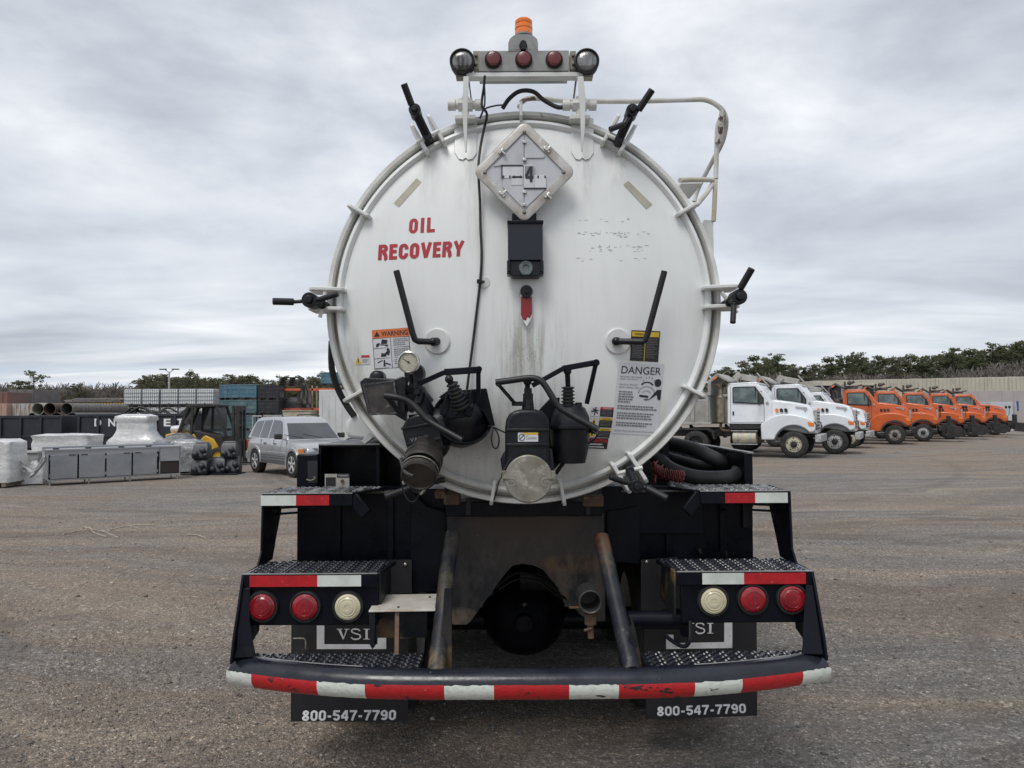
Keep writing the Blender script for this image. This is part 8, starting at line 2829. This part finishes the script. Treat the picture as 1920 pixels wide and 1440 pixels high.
def bare(seed, H):
    rnd = random.Random(seed)
    t = thing('bare_tree', 'bare', 'tree')
    mb = MB()
    vs_, fs = [], []

    def grow(p, d, ln, r, dep):
        n = 3
        pts = [p]
        for i in range(n):
            d = (d + V(rnd.gauss(0, .10), rnd.gauss(0, .10), rnd.uniform(0, .10))).normalized()
            pts.append(pts[-1] + d * ln / n)
        tgt = mbt if dep == 0 else mbc
        tgt.tube(pts, [max(.038, r * (1 - .5 * i / n)) for i in range(n + 1)], 5 if dep == 0 else 3, caps=False)
        if dep >= 3:
            return
        for k in range([9, 5, 3][dep]):
            f = rnd.uniform(.35 if dep == 0 else .25, 1)
            q = pts[min(n, int(f * n))]
            a = rnd.uniform(0, 2 * PI)
            side = V(math.cos(a), math.sin(a), rnd.uniform(.7, 1.4)).normalized()
            grow(q, (d * .6 + side * .8).normalized(), ln * rnd.uniform(.40, .62), r * .5, dep + 1)
    mbt, mbc = MB(), MB()
    grow(V(0, 0, 0), V(rnd.gauss(0, .04), 0, 1), H * .62, H * .0125, 0)
    mbt.build('trunk', M['barkgrey'], t, world=False)
    mbc.build('crown', M['barkgrey'], t, world=False)
    return t


far = V(0, 0, 0)
P1 = [pine(1, 12, M['needle'], 1.0, .42), pine(2, 12, M['needle2'], 1.15, .35), pine(3, 12, M['needle'], .85, .5, .9), pine(4, 12, M['needle2'], 1.0, .55, .75), pine(5, 12, M['needle'], 1.3, .30, 1.2), pine(6, 12, M['needle'], 1.1, .62, .7)]
B1 = [bare(11, 9), bare(12, 9), bare(13, 9), bare(14, 9)]
placed = set()
rnd = random.Random(21)


def put_tree(src, px, Y, py_top, H0, label, group):
    g_ = G(px, Y)
    zt = P(px, py_top, Y).z
    s_ = zt / H0
    rz = rnd.uniform(0, 6.28)
    kx = s_ * rnd.uniform(.85, 1.2)
    if src.name in placed:
        dup(src, g_, rz, label, group, scale=(kx, kx, s_))
    else:
        placed.add(src.name)
        src.location = g_; src.rotation_euler = (0, 0, rz); src.scale = (kx, kx, s_); src['label'] = label; src['group'] = group


# right treeline: top of the trees along the picture (px, py)
topR = [(1335, 700), (1350, 690), (1366, 686), (1395, 676), (1420, 666), (1440, 668), (1462, 661), (1490, 680), (1510, 686), (1530, 682), (1560, 668), (1590, 664), (1614, 657), (1632, 668), (1652, 664), (1680, 668),
        (1705, 662), (1730, 666), (1748, 664), (1772, 664), (1790, 648), (1810, 658), (1826, 650), (1850, 655), (1870, 641), (1895, 643), (1915, 637), (1940, 645), (1965, 640)]


def interp(tab, x):
    for (a, ya), (b, yb) in zip(tab, tab[1:]):
        if a <= x <= b:
            return ya + (yb - ya) * (x - a) / (b - a)
    return tab[-1][1] if x > tab[-1][0] else tab[0][1]


LR_ = 'evergreen pine in the treeline behind the parked dump trucks'
for k, (px, py) in enumerate(topR):
    put_tree(P1[k % 6], px, 130 + rnd.uniform(-3, 5), py + rnd.uniform(-1, 2), 12, LR_, 'pines in the right treeline')
px = 1300
while px < 1990:
    py = interp(topR, px)
    put_tree(P1[rnd.randrange(6)], px + rnd.uniform(-5, 5), 142 + rnd.uniform(-6, 10), py + rnd.uniform(6, 20), 12, LR_, 'pines in the right treeline')
    px += 12
px = 1330
while px < 1990:
    py = interp(topR, px)
    put_tree(B1[rnd.randrange(4)], px + rnd.uniform(-4, 4), 123 + rnd.uniform(-3, 3), py + rnd.uniform(12, 34), 9, 'bare leafless tree in front of the right hand pines', 'bare trees in the right treeline')
    px += 6 if px > 1560 else 11
# left pines
topL = [(268, 705), (283, 700), (300, 703), (317, 702), (333, 704), (351, 697), (372, 706), (392, 705), (412, 708), (440, 702), (452, 703), (472, 702), (485, 706), (510, 712), (535, 706), (562, 706), (585, 704), (600, 700), (620, 703)]
for k, (px, py) in enumerate(topL):
    put_tree(P1[(k * 2 + 1) % 6], px, 96 + rnd.uniform(-4, 4), py + rnd.uniform(-2, 1), 12, 'pine in the treeline beyond the stacked crates', 'pines in the left treeline')
px = 262
while px < 660:
    put_tree(P1[rnd.randrange(5)], px, 106 + rnd.uniform(-4, 6), interp(topL, px) + rnd.uniform(3, 9), 12, 'pine in the treeline beyond the stacked crates', 'pines in the left treeline')
    px += 10
put_tree(P1[1], 66, 92, 695, 12, 'tall broad pine standing alone on the far left skyline', 'lone pines on the left')
put_tree(P1[4], 34, 94, 712, 12, 'dark low pine just left of the tall broad pine', 'lone pines on the left')
put_tree(P1[0], 146, 98, 718, 12, 'small dark conifer among the bare trees on the left', 'lone pines on the left')
px = -40
while px < 290:
    put_tree(B1[rnd.randrange(4)], px, 104 + rnd.uniform(-6, 10), 703 + rnd.uniform(-6, 12), 9, 'bare leafless tree on the left skyline', 'bare trees on the left skyline')
    px += 4.2
# low brush masses that close the view under the trees
def brush(name, label, x0, x1, Y, pytop, m_, n, s_=.5):
    rn = random.Random(int(x0) + 5)
    vs_, fs = [], []
    for _ in range(n):
        px_ = rn.uniform(x0, x1)
        yy = Y + rn.uniform(-2, 6)
        g_ = G(px_, yy)
        zt = P(px_, pytop(px_) if callable(pytop) else pytop, yy).z
        z = zt * rn.random() ** .8
        a = V(rn.gauss(0, .5), rn.gauss(0, .5), rn.gauss(0, 1)).normalized()
        b = a.cross(V(rn.gauss(0, 1), rn.gauss(0, 1), .2)).normalized()
        k = s_ * rn.uniform(.5, 1.4)
        i = len(vs_)
        p = V(g_.x, yy, z)
        vs_ += [p - a * k, p + b * k * .22, p + a * k, p - b * k * .22]
        fs.append((i, i + 1, i + 2, i + 3))
    me = bpy.data.meshes.new(name)
    me.from_pydata([tuple(v) for v in vs_], [], fs)
    me.materials.append(m_)
    o = bpy.data.objects.new(name, me)
    COL.objects.link(o)
    o['kind'] = 'stuff'; o['label'] = label; o['category'] = 'undergrowth'


M['brush'] = mat('leafless_brush', (0.16, 0.14, 0.127), 0.9, c2=(0.11, 0.097, 0.088), ns=.3, c3=(.055, .06, .035), ns3=.25)
brush('undergrowth', 'grey brown leafless undergrowth below the right treeline', 1320, 1990, 127, lambda x: interp(topR, x) + 40, M['brush'], 13000, .6)
brush('undergrowth', 'grey leafless thicket along the left skyline', -60, 300, 112, 730, M['brush'], 6000, .5)
brush('undergrowth', 'dark green undergrowth below the left pines', 260, 660, 110, lambda x: interp(topL, x) + 18, M['needle'], 8000, .7)

# dead twigs lying on the yard
M['twig'] = mat('dead_twig', (.42, .37, .30), .8, c2=(.28, .24, .19), ns=9)


def gp(px, py):
    d = ray(px, py)
    k = -EYE.z / d.z
    q = EYE + d * k
    return V(q.x, q.y, gz(q.x, q.y) + .014)


for lab, lines in (('forked pale twig lying on the brown ground left of the truck', [((118, 1003), (150, 994), (188, 993), (222, 1010)), ((158, 994), (168, 988), (176, 1000), (200, 1008)), ((176, 992), (160, 988))]),
                   ('long thin dry stem on the ground beside the forked twig', [((206, 992), (240, 985), (292, 984)), ((240, 985), (262, 990))]),
                   ('short curved dry stem on the ground nearer the truck', [((352, 1002), (372, 1005), (386, 1010))])):
    t = thing('twig', lab, 'twig', gp(*lines[0][0]))
    for ln in lines:
        mb = MB(); mb.tube([gp(*q) for q in ln], [.010, .008, .006, .004, .004][:1] * 1 if 0 else .008, 6, smooth=3)
        mb.build('stem', M['twig'], t)
